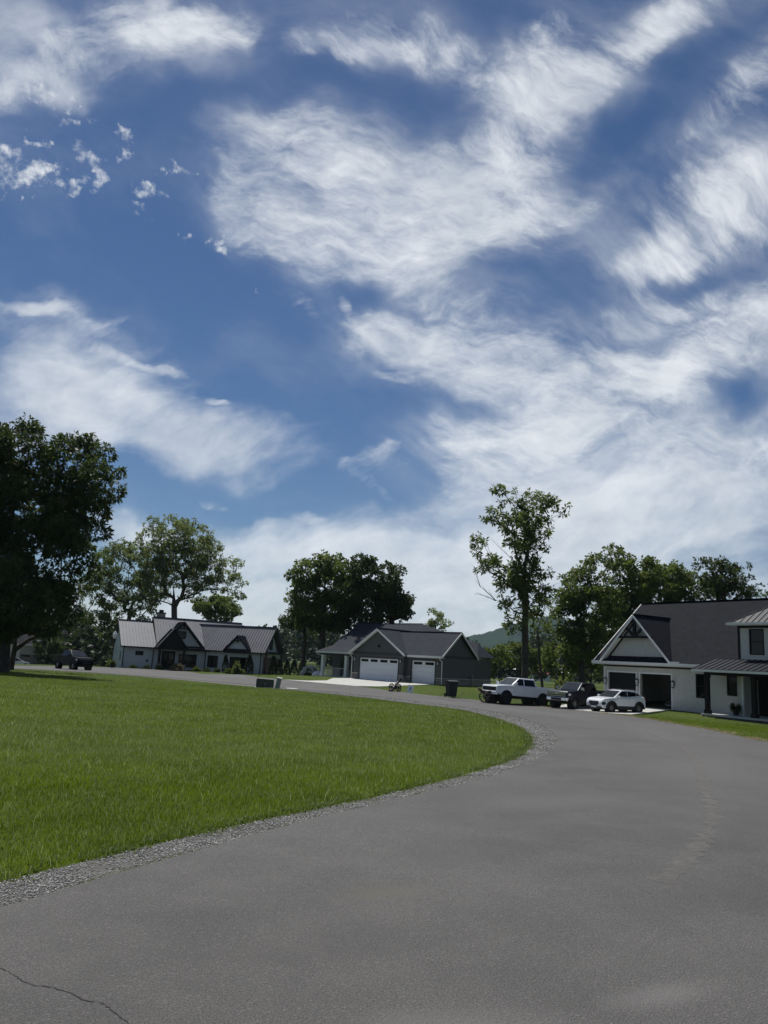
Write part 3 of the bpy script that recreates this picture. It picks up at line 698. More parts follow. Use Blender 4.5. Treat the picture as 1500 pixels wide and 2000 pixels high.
# gravel shoulder
def gravel_mat():
    mt, N, b, o = material('gravel_bed')
    p = N.n.new('ShaderNodeTexCoord').outputs['Object']
    v = N.n.new('ShaderNodeTexVoronoi'); v.inputs['Scale'].default_value = 60; N.l.new(p, v.inputs['Vector'])
    c = N.ramp(v.outputs['Color'], [(0, (.055, .052, .046)), (.5, (.12, .114, .103)), (1, (.22, .212, .195))])
    c = N.mix(N.math('MULTIPLY', N.rng(N.noise(p, 2.2, 5, .65), .5, .7), .75), c, (.075, .08, .04, 1))
    N.l.new(c, b.inputs['Base Color']); b.inputs['Roughness'].default_value = .9
    bp = N.n.new('ShaderNodeBump'); bp.inputs['Distance'].default_value = .02; bp.invert = True
    N.l.new(v.outputs['Distance'], bp.inputs['Height']); N.l.new(bp.outputs[0], b.inputs['Normal'])
    return mt
sh = drape('gravel_shoulder', GRAVEL, .014, gravel_mat(), .8, .03); structure(sh)
d2 = structure(drape('driveway', DRIVE2, .045, M['concrete'], 1.0, .08))
d3 = structure(drape('driveway', DRIVE3, .045, M['concrete'], 1.0, .08))

def scatter(poly_test, r0, r1, dens, az0=-29, az1=29, soft=False):
    a = (R(az1) - R(az0)) * (r1 * r1 - r0 * r0) / 2
    n = int(a * dens); r = np.sqrt(nrng.uniform(r0 * r0, r1 * r1, n)); t = nrng.uniform(R(az0), R(az1), n)
    x = r * np.sin(t); y = r * np.cos(t); k = poly_test(x, y)
    if soft: k &= nrng.uniform(0, 1, n) < np.clip((r - r0) / (.35 * r0), 0, 1) * np.clip((r1 - r) / (.26 * r1), 0, 1)
    return x[k], y[k], r[k]

def wob(x, y): return .5 * np.sin(x * 3.1 + 1.3 * np.sin(y * 2.3)) + .5 * np.sin(y * 4.3 + 1.7 * np.sin(x * 1.9))
def in_gravel(x, y):
    k = inside(GRAVEL, x, y); q = nrng.uniform(0, 1, x.shape)
    return k & (q < .62 + .5 * wob(x * 1.3, y * 1.3)) | (inside(ROAD, x, y) & (q < .012))
# loose stones of the shoulder, real geometry
oct_v = np.array([(1,0,0),(-1,0,0),(0,1,0),(0,-1,0),(0,0,1),(0,0,-1)], float)
oct_f = np.array([(0,2,4),(2,1,4),(1,3,4),(3,0,4),(2,0,5),(1,2,5),(3,1,5),(0,3,5)])
sv = []; sf = []; off = 0
for r0, r1, den, s0, s1 in [(4, 10, 6500, .003, .011), (10, 18, 2600, .005, .015), (18, 30, 700, .009, .020), (30, 62, 120, .015, .030)]:
    x, y, r = scatter(in_gravel, r0, r1, den)
    n = len(x)
    if not n: continue
    s = nrng.uniform(s0, s1, n) ** 1.0
    v = oct_v[None] * (s[:, None, None] * nrng.uniform(.55, 1.25, (n, 6, 1))) * np.array([1, 1, .7])
    v += nrng.normal(0, .18, (n, 6, 3)) * s[:, None, None]
    a = nrng.uniform(0, 6.28, n); ca, sa = np.cos(a)[:, None], np.sin(a)[:, None]
    vx = v[..., 0] * ca - v[..., 1] * sa; vy = v[..., 0] * sa + v[..., 1] * ca
    z = T(x, y) + .014 + s * .25
    v = np.stack([vx + x[:, None], vy + y[:, None], v[..., 2] + z[:, None]], -1)
    sv.append(v.reshape(-1, 3)); sf.append((oct_f[None] + (np.arange(n) * 6)[:, None, None] + off).reshape(-1, 3)); off += n * 6
peb = stone_mat('limestone_chips', (.12, .115, .105), (.25, .243, .228), (.46, .45, .425))
g = np_object('gravel', np.vstack(sv), np.vstack(sf), peb); g['kind'] = 'stuff'

# ------------------------------------------------------------------ turf
FOOT = []           # footprints that stay free of grass: (polygon)
def rect(p0, yaw, u0, u1, d0, d1):
    c, s = math.cos(yaw), math.sin(yaw)
    return np.array([(p0[0] + u * c - d * s, p0[1] + u * s + d * c) for u, d in ((u0, d0), (u1, d0), (u1, d1), (u0, d1))])
FOOT += [rect((21.56, 57), R(-58), -6.3, 17, -.2, 12), rect((21.56, 57), R(-58), 4.1, 17, -2.3, 0), rect((5.59, 73), R(-41), -16.4, 1, 0, 10), rect((-31.92, 100), R(27), -.4, 11, -2, 9), rect((-14.9, 102), R(-18), -8.6, 1, -.4, 6)]
def turf_ok(x, y):
    q = nrng.uniform(0, 1, x.shape); dx = .045 * wob(x, y); gr = inside(GRAVEL, x + dx, y - dx)
    k = ~inside(ROAD, x, y) & (~gr | (q < .022)) & ~inside(DRIVE2, x, y) & ~inside(DRIVE3, x, y)
    for f in FOOT: k &= ~inside(f, x, y)
    return k
def edge_dist(x, y, E, cap=.8):
    d = np.full(x.shape, 9.0)
    for i in range(0, len(E), 1): d = np.minimum(d, np.hypot(x - E[i, 0], y - E[i, 1]))
    return d
def blades(x, y, h, w, lean, name, mat, tri=False, parent=None):
    n = len(x); z = T(x, y); a = nrng.uniform(0, 6.283, n); ca, sa = np.cos(a), np.sin(a)
    la = nrng.uniform(0, 6.283, n); l = lean * h * nrng.uniform(.3, 1.3, n); lx, ly = np.cos(la) * l, np.sin(la) * l
    W = w / 2
    def P(t, k): # height fraction, half width factor, side
        bend = t ** 1.8
        cx, cy, cz = x + lx * bend, y + ly * bend, z + h * t * (1 - .18 * bend * lean)
        return cx, cy, cz, W * k
    b = P(0, 1.0); mdl = P(.55, .8); tp = P(1.0, 0)
    if tri:
        V = np.stack([np.stack([b[0] - ca * b[3], b[1] - sa * b[3], b[2] - .01], -1), np.stack([b[0] + ca * b[3], b[1] + sa * b[3], b[2] - .01], -1), np.stack([tp[0], tp[1], tp[2]], -1)], 1)
        Fc = np.array([[0, 1, 2]])
    else:
        V = np.stack([np.stack([b[0] - ca * b[3], b[1] - sa * b[3], b[2] - .01], -1), np.stack([b[0] + ca * b[3], b[1] + sa * b[3], b[2] - .01], -1),
                      np.stack([mdl[0] - ca * mdl[3], mdl[1] - sa * mdl[3], mdl[2]], -1), np.stack([mdl[0] + ca * mdl[3], mdl[1] + sa * mdl[3], mdl[2]], -1),
                      np.stack([tp[0], tp[1], tp[2]], -1)], 1)
        Fc = np.array([[0, 1, 3], [0, 3, 2], [2, 3, 4]])
    k = V.shape[1]
    f = (Fc[None] + (np.arange(n) * k)[:, None, None]).reshape(-1, 3)
    return V.reshape(-1, 3), f
def join(parts):
    vs = []; fs = []; o = 0
    for v, f in parts: vs.append(v); fs.append(f + o); o += len(v)
    return np.vstack(vs), np.vstack(fs)
turf_m = leafy('turf_blades', (.053, .102, .005), (.148, .212, .012), .46, scale=.6, rough=.55, spec=.12)
pale_m = leafy('glint_seed_stalks', (.19, .25, .09), (.36, .42, .20), .35, scale=1, rough=.35)
straw_m = leafy('dry_straw', (.20, .17, .075), (.34, .29, .14), .3, scale=1)
clump = lambda x, y: .75 + .5 * (np.sin(x * 2.1 + np.sin(y * 1.3) * 2) * np.sin(y * 1.7 + np.sin(x * .9) * 2) * .5 + .5)
parts = []
for r0, r1, den, w, tri in [(4.0, 8, 5200, .0034, False), (8, 12, 2900, .0044, False), (12, 18, 1300, .006, True), (18, 28, 560, .0095, True), (28, 45, 180, .017, True), (45, 85, 40, .032, True)]:
    x, y, r = scatter(turf_ok, r0 * .83, r1 * 1.15, den, -29, 12 if r1 < 20 else 29, True)
    h = nrng.uniform(.025, .065, len(x)) * clump(x, y) * (1.0 if r1 < 40 else 1.15)
    parts.append(blades(x, y, h, w * nrng.uniform(.7, 1.3, len(x)), .55, 'grass', turf_m, tri))
v, f = join(parts)
np_object('grass', v, f, turf_m)['kind'] = 'stuff'
# taller seed stalks; the pale colour also stands for glints on blades
parts = []
for r0, r1, den, w in [(4.5, 9, 230, .0028), (9, 18, 100, .0046), (18, 40, 20, .009)]:
    x, y, r = scatter(turf_ok, r0, r1, den, -29, 12)
    parts.append(blades(x, y, nrng.uniform(.05, .14, len(x)) * clump(x, y), w, .62, '', pale_m))
v, f = join(parts); np_object('seed_stalks_glints', v, f, pale_m)['kind'] = 'stuff'
# leafy weeds where the turf meets the gravel, and dry tufts along the far verge
parts = []
def along(E, i0, i1, n, spread, bias=0.0):
    k = nrng.integers(i0, i1, n); p = E[k] + (E[np.minimum(k + 1, len(E) - 1)] - E[k]) * nrng.uniform(0, 1, (n, 1))
    t = E[np.minimum(k + 1, len(E) - 1)] - E[k]; t /= np.linalg.norm(t, axis=1, keepdims=True) + 1e-9
    nn = np.stack([-t[:, 1], t[:, 0]], 1)
    return p + nn * (nrng.normal(0, spread, (n, 1)) + bias)
p = along(EDGE_G, 2, 60, 20000, .08, .06); cl = np.sin(p[:, 0] * 5.1) * np.sin(p[:, 1] * 3.7 + 1) > -.45; p = p[cl]
parts.append(blades(p[:, 0], p[:, 1], nrng.uniform(.02, .065, len(p)), .014 * nrng.uniform(.6, 1.3, len(p)), 1.3, '', M['leaf_mid']))
v, f = join(parts); np_object('edge_weeds', v, f, M['leaf_mid'])['kind'] = 'stuff'
i0 = int(np.argmin(np.hypot(EDGE_R[:, 0] - 8, EDGE_R[:, 1] - 59.3))); i1 = int(np.argmin(np.hypot(EDGE_R[:, 0] - 12.9, EDGE_R[:, 1] - 24)))
p = along(EDGE_R, i0, i1, 5200, .22, .16); cl = np.sin(p[:, 1] * 1.9) + np.sin(p[:, 0] * 3.0 + p[:, 1] * .7) > -.5; p = p[cl]
q = nrng.normal(0, 1, (500, 2)) * np.array([.75, .4]) + np.array([23.0, 51.9])
p = np.vstack([p, q])
v, f = blades(p[:, 0], p[:, 1], nrng.uniform(.07, .14, len(p)), .032, 1.2, '', straw_m, True); np_object('dry_grass', v, f, straw_m)['kind'] = 'stuff'

# ------------------------------------------------------------------ house building kit (local frame: x along the front, y into the house, z up)
def cut(u0, u1, ops):
    """pieces of [u0,u1] left by the openings"""
    segs = [(u0, u1)]
    for a, b in ops:
        nx_ = []
        for s, e in segs:
            if b <= s or a >= e: nx_.append((s, e))
            else:
                if a > s: nx_.append((s, a))
                if b < e: nx_.append((b, e))
        segs = nx_
    return segs
def clapboards(mb, u0, u1, z0, z1, ops=(), d=0.0, course=.17, proud=.02, fn=None, axis='x', sgn=-1):
    """lapped boards on a wall plane; fn(z) gives the u-limits for a gable. axis 'y' = on a side wall (u runs along y, d is x)"""
    n = int(math.ceil((z1 - z0) / course))
    for i in range(n):
        c0 = z0 + i * course; c1 = min(c0 + course, z1)
        lv = sorted({c0, c1} | {z for a, b, za, zb in ops for z in (za, zb) if c0 < z < c1})
        for za, zb in zip(lv[:-1], lv[1:]):
            segs = [(u0, u1, u0, u1)]
            if fn:
                a0, b0 = fn(za); a1, b1 = fn(zb)
                if b0 - a0 < .02: continue
                if b1 < a1: a1 = b1 = (a1 + b1) / 2
                segs = [(a0, b0, a1, b1)]
            else:
                segs = [(s, e, s, e) for s, e in cut(u0, u1, [(a, b) for a, b, zz0, zz1 in ops if zz0 < zb - 1e-6 and zz1 > za + 1e-6])]
            pa = proud * (1 - (za - c0) / course) + .003; pb = proud * (1 - (zb - c0) / course) + .003
            for a0, b0, a1, b1 in segs:
                q = [(a0, 0, za), (b0, 0, za), (b1, 0, zb), (a1, 0, zb), (a0, pa, za), (b0, pa, za), (b1, pb, zb), (a1, pb, zb)]
                vs = [(u, d + sgn * p, z) if axis == 'x' else (d - sgn * p, u, z) for u, p, z in q]
                mb.add(vs, [(0,1,2,3),(4,7,6,5),(0,4,5,1),(1,5,6,2),(2,6,7,3),(3,7,4,0)])
def wall(mb, u0, u1, z0, z1, ops, d0, d1):
    """solid wall with openings, from d0 to d1"""
    zs = sorted({z0, z1} | {z for o in ops for z in o[2:4] if z0 < z < z1})
    for za, zb in zip(zs[:-1], zs[1:]):
        for s, e in cut(u0, u1, [(a, b) for a, b, x, y in ops if x < zb - 1e-6 and y > za + 1e-6]):
            mb.box(s, e, d0, d1, za, zb)
def ledge_stone(mb, u0, u1, z0, z1, d, axis='x', sgn=-1, hh=.13, ll=.34, ops=()):
    z = z0; r = random.Random(int((u0 + 50) * 37 + z0 * 11))
    while z < z1 - .02:
        h = min(hh * r.uniform(.75, 1.25), z1 - z)
        for s, e in cut(u0, u1, [(a, b) for a, b, x, y in ops if x < z + h and y > z]):
            u = s
            while u < e - .01:
                l = min(ll * r.uniform(.55, 1.5), e - u)
                if e - u - l < .08: l = e - u
                p = r.uniform(.02, .055)
                vs = [(u + .008, 0, z + .008), (u + l - .008, 0, z + .008), (u + l - .008, 0, z + h - .008), (u + .008, 0, z + h - .008)]
                vs = vs + [(a, p, b) for a, _, b in vs]
                vs = [(a, d + sgn * q, b) if axis == 'x' else (d - sgn * q, a, b) for a, q, b in vs]
                mb.add(vs, [(0,1,2,3),(4,7,6,5),(0,4,5,1),(1,5,6,2),(2,6,7,3),(3,7,4,0)])
                u += l
        z += h
def seam_roof(par, P0, ud, sd, length, pitch, top, mat, bot=None, u_start=0.0, th=.035, name='roof_panel', rib=.045):
    """standing seam roof: one object per metal pan with its raised seam"""
    P0 = Vector(P0); ud = Vector(ud).normalized(); sd = Vector(sd).normalized(); n = ud.cross(sd).normalized()
    if n.z < 0: n = -n
    k = max(1, int(round((length) / pitch))); w = length / k
    for i in range(k):
        a, b = i * w, (i + 1) * w
        t0, t1 = top(a), top(b); b0, b1 = (bot(a), bot(b)) if bot else (0.0, 0.0)
        if t0 - b0 < .03 and t1 - b1 < .03: continue
        t0 = max(t0, b0 + .01); t1 = max(t1, b1 + .01)
        mb = MB()
        q = [P0 + ud * a + sd * b0, P0 + ud * (b - .004) + sd * b1, P0 + ud * (b - .004) + sd * t1, P0 + ud * a + sd * t0]
        mb.slab(q, th)
        if t0 - b0 > .05: mb.bar(q[0] + n * (rib * .5), q[3] + n * (rib * .5), .035, rib, up=n)
        mb.build(name, mat, par)
def boxp(par, name, mat, *b, bevel=0.0, label=None):
    return MB().box(*b).build(name, mat, par, bevel=bevel, label=label)
def window(par, u0, u1, z0, z1, d, fm, axis='x', sgn=-1, sill=None, bars=(0, 1), th=.07):
    """window part with pane and sash bars as sub-parts"""
    def bx(mb, a, b, p, q, z, y):
        lo, hi = sorted((d + sgn * p, d + sgn * q))
        if axis == 'x': mb.box(a, b, lo, hi, z, y)
        else:
            lo, hi = sorted((d - sgn * p, d - sgn * q)); mb.box(lo, hi, a, b, z, y)
    mb = MB(); f = th
    bx(mb, u0, u0 + f, -.08, .035, z0, z1); bx(mb, u1 - f, u1, -.08, .035, z0, z1); bx(mb, u0 + f, u1 - f, -.08, .035, z1 - f, z1); bx(mb, u0 + f, u1 - f, -.08, .045, z0, z0 + f)
    w = mb.build('window', fm, par)
    mb = MB(); bx(mb, u0 + f, u1 - f, -.05, -.03, z0 + f, z1 - f); mb.build('pane', M['glass'], w)
    mb = MB(); nv, nh = bars
    for i in range(nv): c = u0 + (u1 - u0) * (i + 1) / (nv + 1); bx(mb, c - .02, c + .02, -.028, .01, z0 + f, z1 - f)
    for i in range(nh): c = z0 + (z1 - z0) * (i + 1) / (nh + 1); bx(mb, u0 + f, u1 - f, -.028, .005, c - .022, c + .022)
    if mb.v: mb.build('sash', fm, w)
    return w
def lantern(par, u, z, d, s=1.0, sgn=-1):
    mb = MB(); y = d + sgn * .14
    mb.box(u - .06 * s, u + .06 * s, min(d, d + sgn * .03), max(d, d + sgn * .03), z + .05 * s, z + .30 * s)
    mb.bar((u, d + sgn * .03, z + .26 * s), (u, y, z + .34 * s), .025)
    mb.lathe([(.02, z + .36 * s), (.10 * s, z + .27 * s), (.105 * s, z + .25 * s)], 8, (u, y, 0))
    for k in range(4):
        a = math.pi / 4 + k * math.pi / 2; mb.bar((u + .085 * s * math.cos(a), y + .085 * s * math.sin(a), z + .25 * s), (u + .065 * s * math.cos(a), y + .065 * s * math.sin(a), z - .08 * s), .016)
    mb.lathe([(.07 * s, z - .08 * s), (.08 * s, z - .11 * s), (.03 * s, z - .13 * s)], 8, (u, y, 0))
    o = mb.build('wall_lantern', M['black_trim'], par)
    MB().lathe([(.055 * s, z - .07 * s), (.075 * s, z + .24 * s)], 8, (u, y, 0)).build('lantern_glass', M['globe'], o)
    return o
def garage_door(par, u0, u1, z0, z1, d, mat, nw, rows=4, cols=None, win_rows=(1,), label=None):
    """sectional door: panels, windows, trim"""
    g = MB().box(u0, u1, d + .02, d + .06, z0, z1).build('garage_door', mat, par, label=label)
    cols = cols or nw; w = (u1 - u0) / cols; h = (z1 - z0) / rows
    for r_ in range(rows):
        za, zb = z0 + r_ * h, z0 + (r_ + 1) * h
        MB().box(u0 + .005, u1 - .005, d - .012, d + .02, za + .008, zb - .008).build('door_section', mat, g)
        if r_ == rows - 1:
            for c in range(cols):
                a = u0 + c * w
                mb = MB(); q = [a + w * .14, a + w * .86]
                wz0, wz1 = za + h * .30, za + h * .76
                mb.box(q[0], q[1], d - .03, d - .0125, wz0, wz1)
                mb.build('window_pane', M['glass'], g)
    # raised panels of the lower sections
    mb = MB()
    for r_ in range(rows - 1):
        for c in range(cols * 2):
            a = u0 + c * w / 2; za = z0 + r_ * h
            mb.add([(a + .06, d - .0125, za + .07), (a + w / 2 - .06, d - .0125, za + .07), (a + w / 2 - .06, d - .0125, za + h - .07), (a + .06, d - .0125, za + h - .07),
                    (a + .10, d - .026, za + .11), (a + w / 2 - .10, d - .026, za + .11), (a + w / 2 - .10, d - .026, za + h - .11), (a + .10, d - .026, za + h - .11)],
                   [(4,7,6,5),(0,4,5,1),(1,5,6,2),(2,6,7,3),(3,7,4,0)])
    mb.build('raised_panels', mat, g, stuff=True)
    return g
def tri_rake(mb, ap, fl, fr, w, d0, d1):
    """pair of boards under the rakes of a gable: ap, fl, fr = (u, z)"""
    for f in (fl, fr):
        a = Vector((ap[0], 0, ap[1])); b = Vector((f[0], 0, f[1])); dn = Vector((0, 0, -1))
        q = [a, b, b + dn * w, a + dn * w]
        mb.prism([(p.x, p.z) for p in q], d0, d1)

# ================================================================== white house on the right
def white_house():
    H = thing('house', 'white lap sided house with dark shingle roof, black trim and open garage bay', 'house', (21.5586, 57.0, -.65), R(-58))
    W_, B_ = M['white_siding'], M['black_trim']
    ops = [(-5.85, -3.15, -.1, 2.48), (-2.75, .01, -.1, 2.48), (2.06, 3.06, 1.0, 2.66), (4.47, 5.22, 1.31, 2.64)]
    mb = MB(); wall(mb, -6.27, 5.65, -.45, 2.97, ops, .0, .22)
    mb.box(5.43, 5.65, .22, 1.7, -.45, 2.97)                       # return into the entry
    mb.box(-6.27, -6.05, .22, 11, -.45, 2.97); mb.box(-6.05, 16.2, 10.8, 11, -.45, 2.97); mb.box(16.0, 16.2, 1.9, 10.8, -.45, 2.97)
    mb.box(.6, .75, .22, 6.5, -.1, 2.97); mb.box(-6.05, .6, 6.5, 6.65, -.1, 2.97)   # inside walls of the garage
    mb.build('wall', W_, H)
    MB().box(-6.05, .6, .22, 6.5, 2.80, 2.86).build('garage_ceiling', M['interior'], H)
    MB().box(-6.05, .6, .0, 6.5, -.10, .0).build('garage_floor', M['concrete'], H)
    mb = MB(); clapboards(mb, -6.15, 5.55, -.12, 2.93, ops, 0, .165, .022); mb.each('plank', W_, H)
    mb = MB(); mb.box(-6.30, -6.15, -.03, .1, -.3, 2.93); mb.box(5.55, 5.67, -.03, .1, -.1, 2.93)
    for a, b, z0, z1 in ops[:2]:
        mb.box(a - .10, a, -.032, .12, -.1, z1 + .10); mb.box(b, b + .10, -.032, .12, -.1, z1 + .10); mb.box(a, b, -.032, .12, z1, z1 + .10)
    mb.each('corner_board', M['white_trim'], H)
    MB().box(-6.3, 5.67, -.035, -.004, 2.93, 3.10).build('black_eave_band', B_, H)  # black strip between the wall top and the gutter
    MB().box(-6.4, 5.7, -.05, -.0, -.5, -.10).build('foundation', M['concrete'], H)
    # garage doors: the left one half covered inside by two framed black and white leaves, the right one open
    g = MB().box(-5.85, -3.15, .14, .20, 1.18, 2.48).build('garage_door', B_, H, label='black garage door with pale glazed lower lights')
    mb = MB()
    for z in (1.18, 1.6, 2.03): mb.box(-5.82, -3.18, .12, .142, z + .02, z + .40)
    mb.each('door_section', B_, g)
    for a in (-5.62, -4.36):
        l = MB().box(a, a + .98, .135, .165, -.05, 1.18).build('door_leaf', M['white_trim'], g)
        mb = MB(); c = a + .49
        mb.bar((a + .02, .12, .60), (c - .03, .12, 1.12), .07, .03, up=(0, 1, 0)); mb.bar((a + .96, .12, .60), (c + .03, .12, 1.12), .07, .03, up=(0, 1, 0)); mb.bar((c, .12, .55), (c, .12, 1.12), .07, .03, up=(0, 1, 0))
        mb.each('brace', B_, l)
    mb = MB(); mb.box(-5.85, -5.62, .13, .17, -.05, 1.18); mb.box(-4.64, -4.36, .13, .17, -.05, 1.18); mb.box(-3.38, -3.15, .13, .17, -.05, 1.18); mb.each('door_stile', B_, g)
    mb = MB()
    for s in (-2.6, -.15): mb.bar((s, .35, 2.5), (s, 3.2, 2.62), .04)
    mb.each('door_track', M['steel'], H)
    MB().box(-2.7, -.05, .5, 3.1, 2.62, 2.68).build('raised_door', B_, H)
    for u, z in ((-6.02, 1.66), (-2.95, 1.70), (.24, 1.70)): lantern(H, u, z, -.03, 1.15)
    window(H, 2.06, 3.06, 1.0, 2.66, -.0, B_); window(H, 4.47, 5.22, 1.31, 2.64, -.0, B_)
    boxp(H, 'outlet_cover', M['plastic'], 4.72, 4.90, -.06, -.02, .60, .82)
    # entry recess
    mb = MB(); mb.box(5.65, 16, 1.7, 1.9, -.45, 2.97); mb.build('entry_wall', M['wood_dark'], H)
    dr = boxp(H, 'entry_door', B_, 7.2, 8.3, 1.62, 1.70, .1, 2.3); boxp(dr, 'door_pane', M['glass'], 7.4, 8.1, 1.60, 1.62, .5, 2.1)
    window(H, 5.95, 6.9, .5, 2.3, 1.70, B_); window(H, 9.2, 11.2, .7, 2.4, 1.70, B_, bars=(1, 1))
    # porch
    MB().box(4.0, 16.2, -2.28, 0, -.02, .09).box(5.66, 16, 0, 1.7, -.02, .09).build('porch_floor', M['concrete'], H)
    mb = MB(); ledge_stone(mb, 4.06, 16, -.75, -.02, -2.2, hh=.15, ll=.40); mb.build('porch_stone', M['stone_dark'], H, stuff=True)
    MB().box(4.06, 16.1, -2.2, -.06, -.8, -.021).build('porch_base', M['stone_dark'], H)
    for u in (4.36, 7.68, 11.0, 14.3):
        p = boxp(H, 'porch_post', M['wood_dark'], u - .13, u + .13, -2.14, -1.88, .09, 2.62)
        MB().box(u - .18, u + .18, -2.19, -1.83, .09, .34).box(u - .17, u + .17, -2.18, -1.84, 2.46, 2.62).each('post_trim', M['wood_dark'], p)
    MB().box(4.2, 16.2, -2.13, -1.89, 2.62, 2.86).box(4.2, 4.44, -1.89, -.04, 2.62, 2.86).build('porch_beam', M['wood_dark'], H)
    MB().box(3.75, 16.4, -2.3, -.04, 2.86, 2.89).build('porch_ceiling', M['wood_dark'], H)
    sl = Vector((0, 2.42, .76))
    seam_roof(H, (3.6, -2.42, 2.98), (1, 0, 0), sl, 12.9, .43, lambda u: sl.length, M['black_metal'])
    mb = MB(); mb.prism([(-2.54, 2.80), (-2.42, 2.80), (-2.42, 2.95), (-2.56, 2.95)], 3.55, 16.5, axis='x'); mb.build('porch_gutter', M['white_trim'], H)
    MB().slab([(3.62, -2.4, 2.80), (3.62, -2.4, 2.95), (3.62, 0, 3.70), (3.62, 0, 3.55)], .04).build('porch_rake_board', B_, H)
    MB().box(3.75, 5.4, -.05, .0, 3.70, 3.78).build('flashing', M['steel'], H)
    # main roof
    sl_ = 5.1 / 5.95; th = .14
    mb = MB(); mb.slab([(-7.0, -.47, 3.24), (16.6, -.47, 3.24), (16.6, 5.5, 8.36), (-7.0, 5.5, 8.36)], th)
    mb.slab([(16.6, 11.47, 3.24), (-7.0, 11.47, 3.24), (-7.0, 5.5, 8.36), (16.6, 5.5, 8.36)], th)
    mb.build('roof', M['shingle_dark'], H)
    mb = MB(); mb.bar((-7.02, 5.5, 8.38), (16.6, 5.5, 8.38), .28, .07); mb.each('ridge_cap', M['cap_dark'], H)
    mb = MB(); mb.prism([(0.0, 2.97), (11.0, 2.97), (5.5, 7.95)], -6.2, -6.0, axis='x'); mb.build('end_gable_wall', W_, H)
    mb = MB(); mb.bar((-7.02, -.47, 3.13), (-7.02, 5.5, 8.25), .05, .24); mb.bar((-7.02, 11.4, 3.13), (-7.02, 5.5, 8.25), .05, .24); mb.each('end_rake_board', M['white_trim'], H)
    MB().box(-6.98, 3.7, -.47, -.04, 3.06, 3.09).build('soffit', M['white_trim'], H)
    MB().prism([(-.62, 3.12), (-.475, 3.10), (-.475, 3.30), (-.64, 3.30)], -7.02, 3.62, axis='x').build('gutter', M['white_trim'], H)
    MB().box(-7.02, -6.25, -.64, -.46, 3.10, 3.33).box(.30, 1.05, -.66, -.46, 3.28, 3.42).each('gutter_return', M['white_trim'], H)
    # front gable over the garage
    cx, ax, hw, fz = -2.98, 6.86, 3.36, 3.28
    s2 = (ax - fz) / hw
    def lim(z): k = (ax - .14 - z) / s2; return cx - k + .12, cx + k - .12
    mb = MB(); clapboards(mb, 0, 0, 3.60, 6.6, d=.0, course=.165, proud=.02, fn=lim); mb.each('plank', W_, H)
    mb = MB(); mb.prism([(cx - 3.1, 3.35), (cx + 3.1, 3.35), (cx, 6.66)], .0, .12); mb.each('gable_wall', W_, H)
    for sg in (-1, 1):
        mb = MB(); mb.slab([(cx, -.5, ax + .06), (cx + sg * hw * 1.02, -.5, fz - .02), (cx + sg * hw * 1.02, -.3, fz - .02), (cx, 3.85, ax + .06)], .10); mb.build('gable_roof', M['shingle_dark'], H)
        mb = MB(); mb.slab([(cx, -.46, ax - .08), (cx + sg * (hw - .05), -.46, fz - .06), (cx + sg * (hw - .05), .02, fz - .06), (cx, .02, ax - .08)], .03); mb.build('gable_soffit', M['white_trim'], H)
    mb = MB(); tri_rake(mb, (cx, ax + .02), (cx - hw + .12, fz + .15), (cx + hw - .12, fz + .15), .21, -.54, -.505); mb.each('gable_fascia', M['white_trim'], H)
    mb = MB(); tri_rake(mb, (cx, ax - .16), (cx - hw + .15, fz + .02), (cx + hw - .15, fz + .02), .20, -.05, -.025); mb.each('gable_trim', B_, H)
    MB().bar((cx, -.5, ax + .07), (cx, 3.85, ax + .07), .24, .06).build('gable_ridge_cap', M['cap_dark'], H)
    # timber truss
    mb = MB(); y = -.36
    mb.box(cx - 1.62, cx + 1.62, y - .09, y + .09, 5.10, 5.28); mb.build('truss_beam', B_, H)
    MB().box(cx - .11, cx + .11, y - .08, y + .08, 5.28, 6.60).build('king_post', B_, H)
    for sg in (-1, 1):
        mb = MB(); mb.bar((cx + sg * .12, y, 5.30), (cx + sg * .90, y, 6.02), .17, .14, up=(0, 1, 0)); mb.build('truss_brace', B_, H)
        MB().bar((cx + sg * 1.72, y + .04, 5.02), (cx + sg * .06, y + .04, 6.62), .15, .12, up=(0, 1, 0)).build('truss_rafter', B_, H)
    # small metal skirt roof under the gable
    v = Vector((0, .47, .40)); seam_roof(H, (cx - 3.0, -.47, 3.27), (1, 0, 0), v, 6.0, .36, lambda u: v.length * min(1, min(u + .25, 6.25 - u) / .5), M['black_metal'])
    MB().box(cx - 2.8, cx + 2.8, -.05, -.024, 3.64, 3.74).build('skirt_trim', B_, H)
    # upper storey with hipped metal roof
    ops2 = [(6.21, 7.25, 4.08, 5.78), (9.4, 10.4, 4.08, 5.78)]
    mb = MB(); wall(mb, 5.43, 16, 3.45, 6.0, ops2, .0, .2); mb.box(5.43, 5.63, .2, 3.4, 3.45, 6.0); mb.build('upper_wall', W_, H)
    mb = MB(); clapboards(mb, 5.55, 15.9, 3.62, 5.86, ops2, 0, .165, .022); mb.each('plank', W_, H)
    mb = MB(); clapboards(mb, .05, 3.4, 3.62, 5.86, (), 5.43, .165, .022, axis='y', sgn=1); mb.each('plank', W_, H)
    MB().box(5.38, 5.56, -.035, .08, 3.6, 5.86).build('corner_board', B_, H)
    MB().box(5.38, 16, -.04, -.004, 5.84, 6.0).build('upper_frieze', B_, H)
    window(H, 6.21, 7.25, 4.08, 5.78, 0, B_); window(H, 9.4, 10.4, 4.08, 5.78, 0, B_)
    MB().box(4.98, 16.4, -.42, 3.8, 5.99, 6.02).build('upper_soffit', M['white_trim'], H)
    MB().prism([(-.56, 6.02), (-.42, 6.0), (-.42, 6.17), (-.58, 6.17)], 4.88, 16.4, axis='x').build('upper_gutter', M['white_trim'], H)
    k = 2.12; rise = 1.36; v = Vector((0, k, rise))
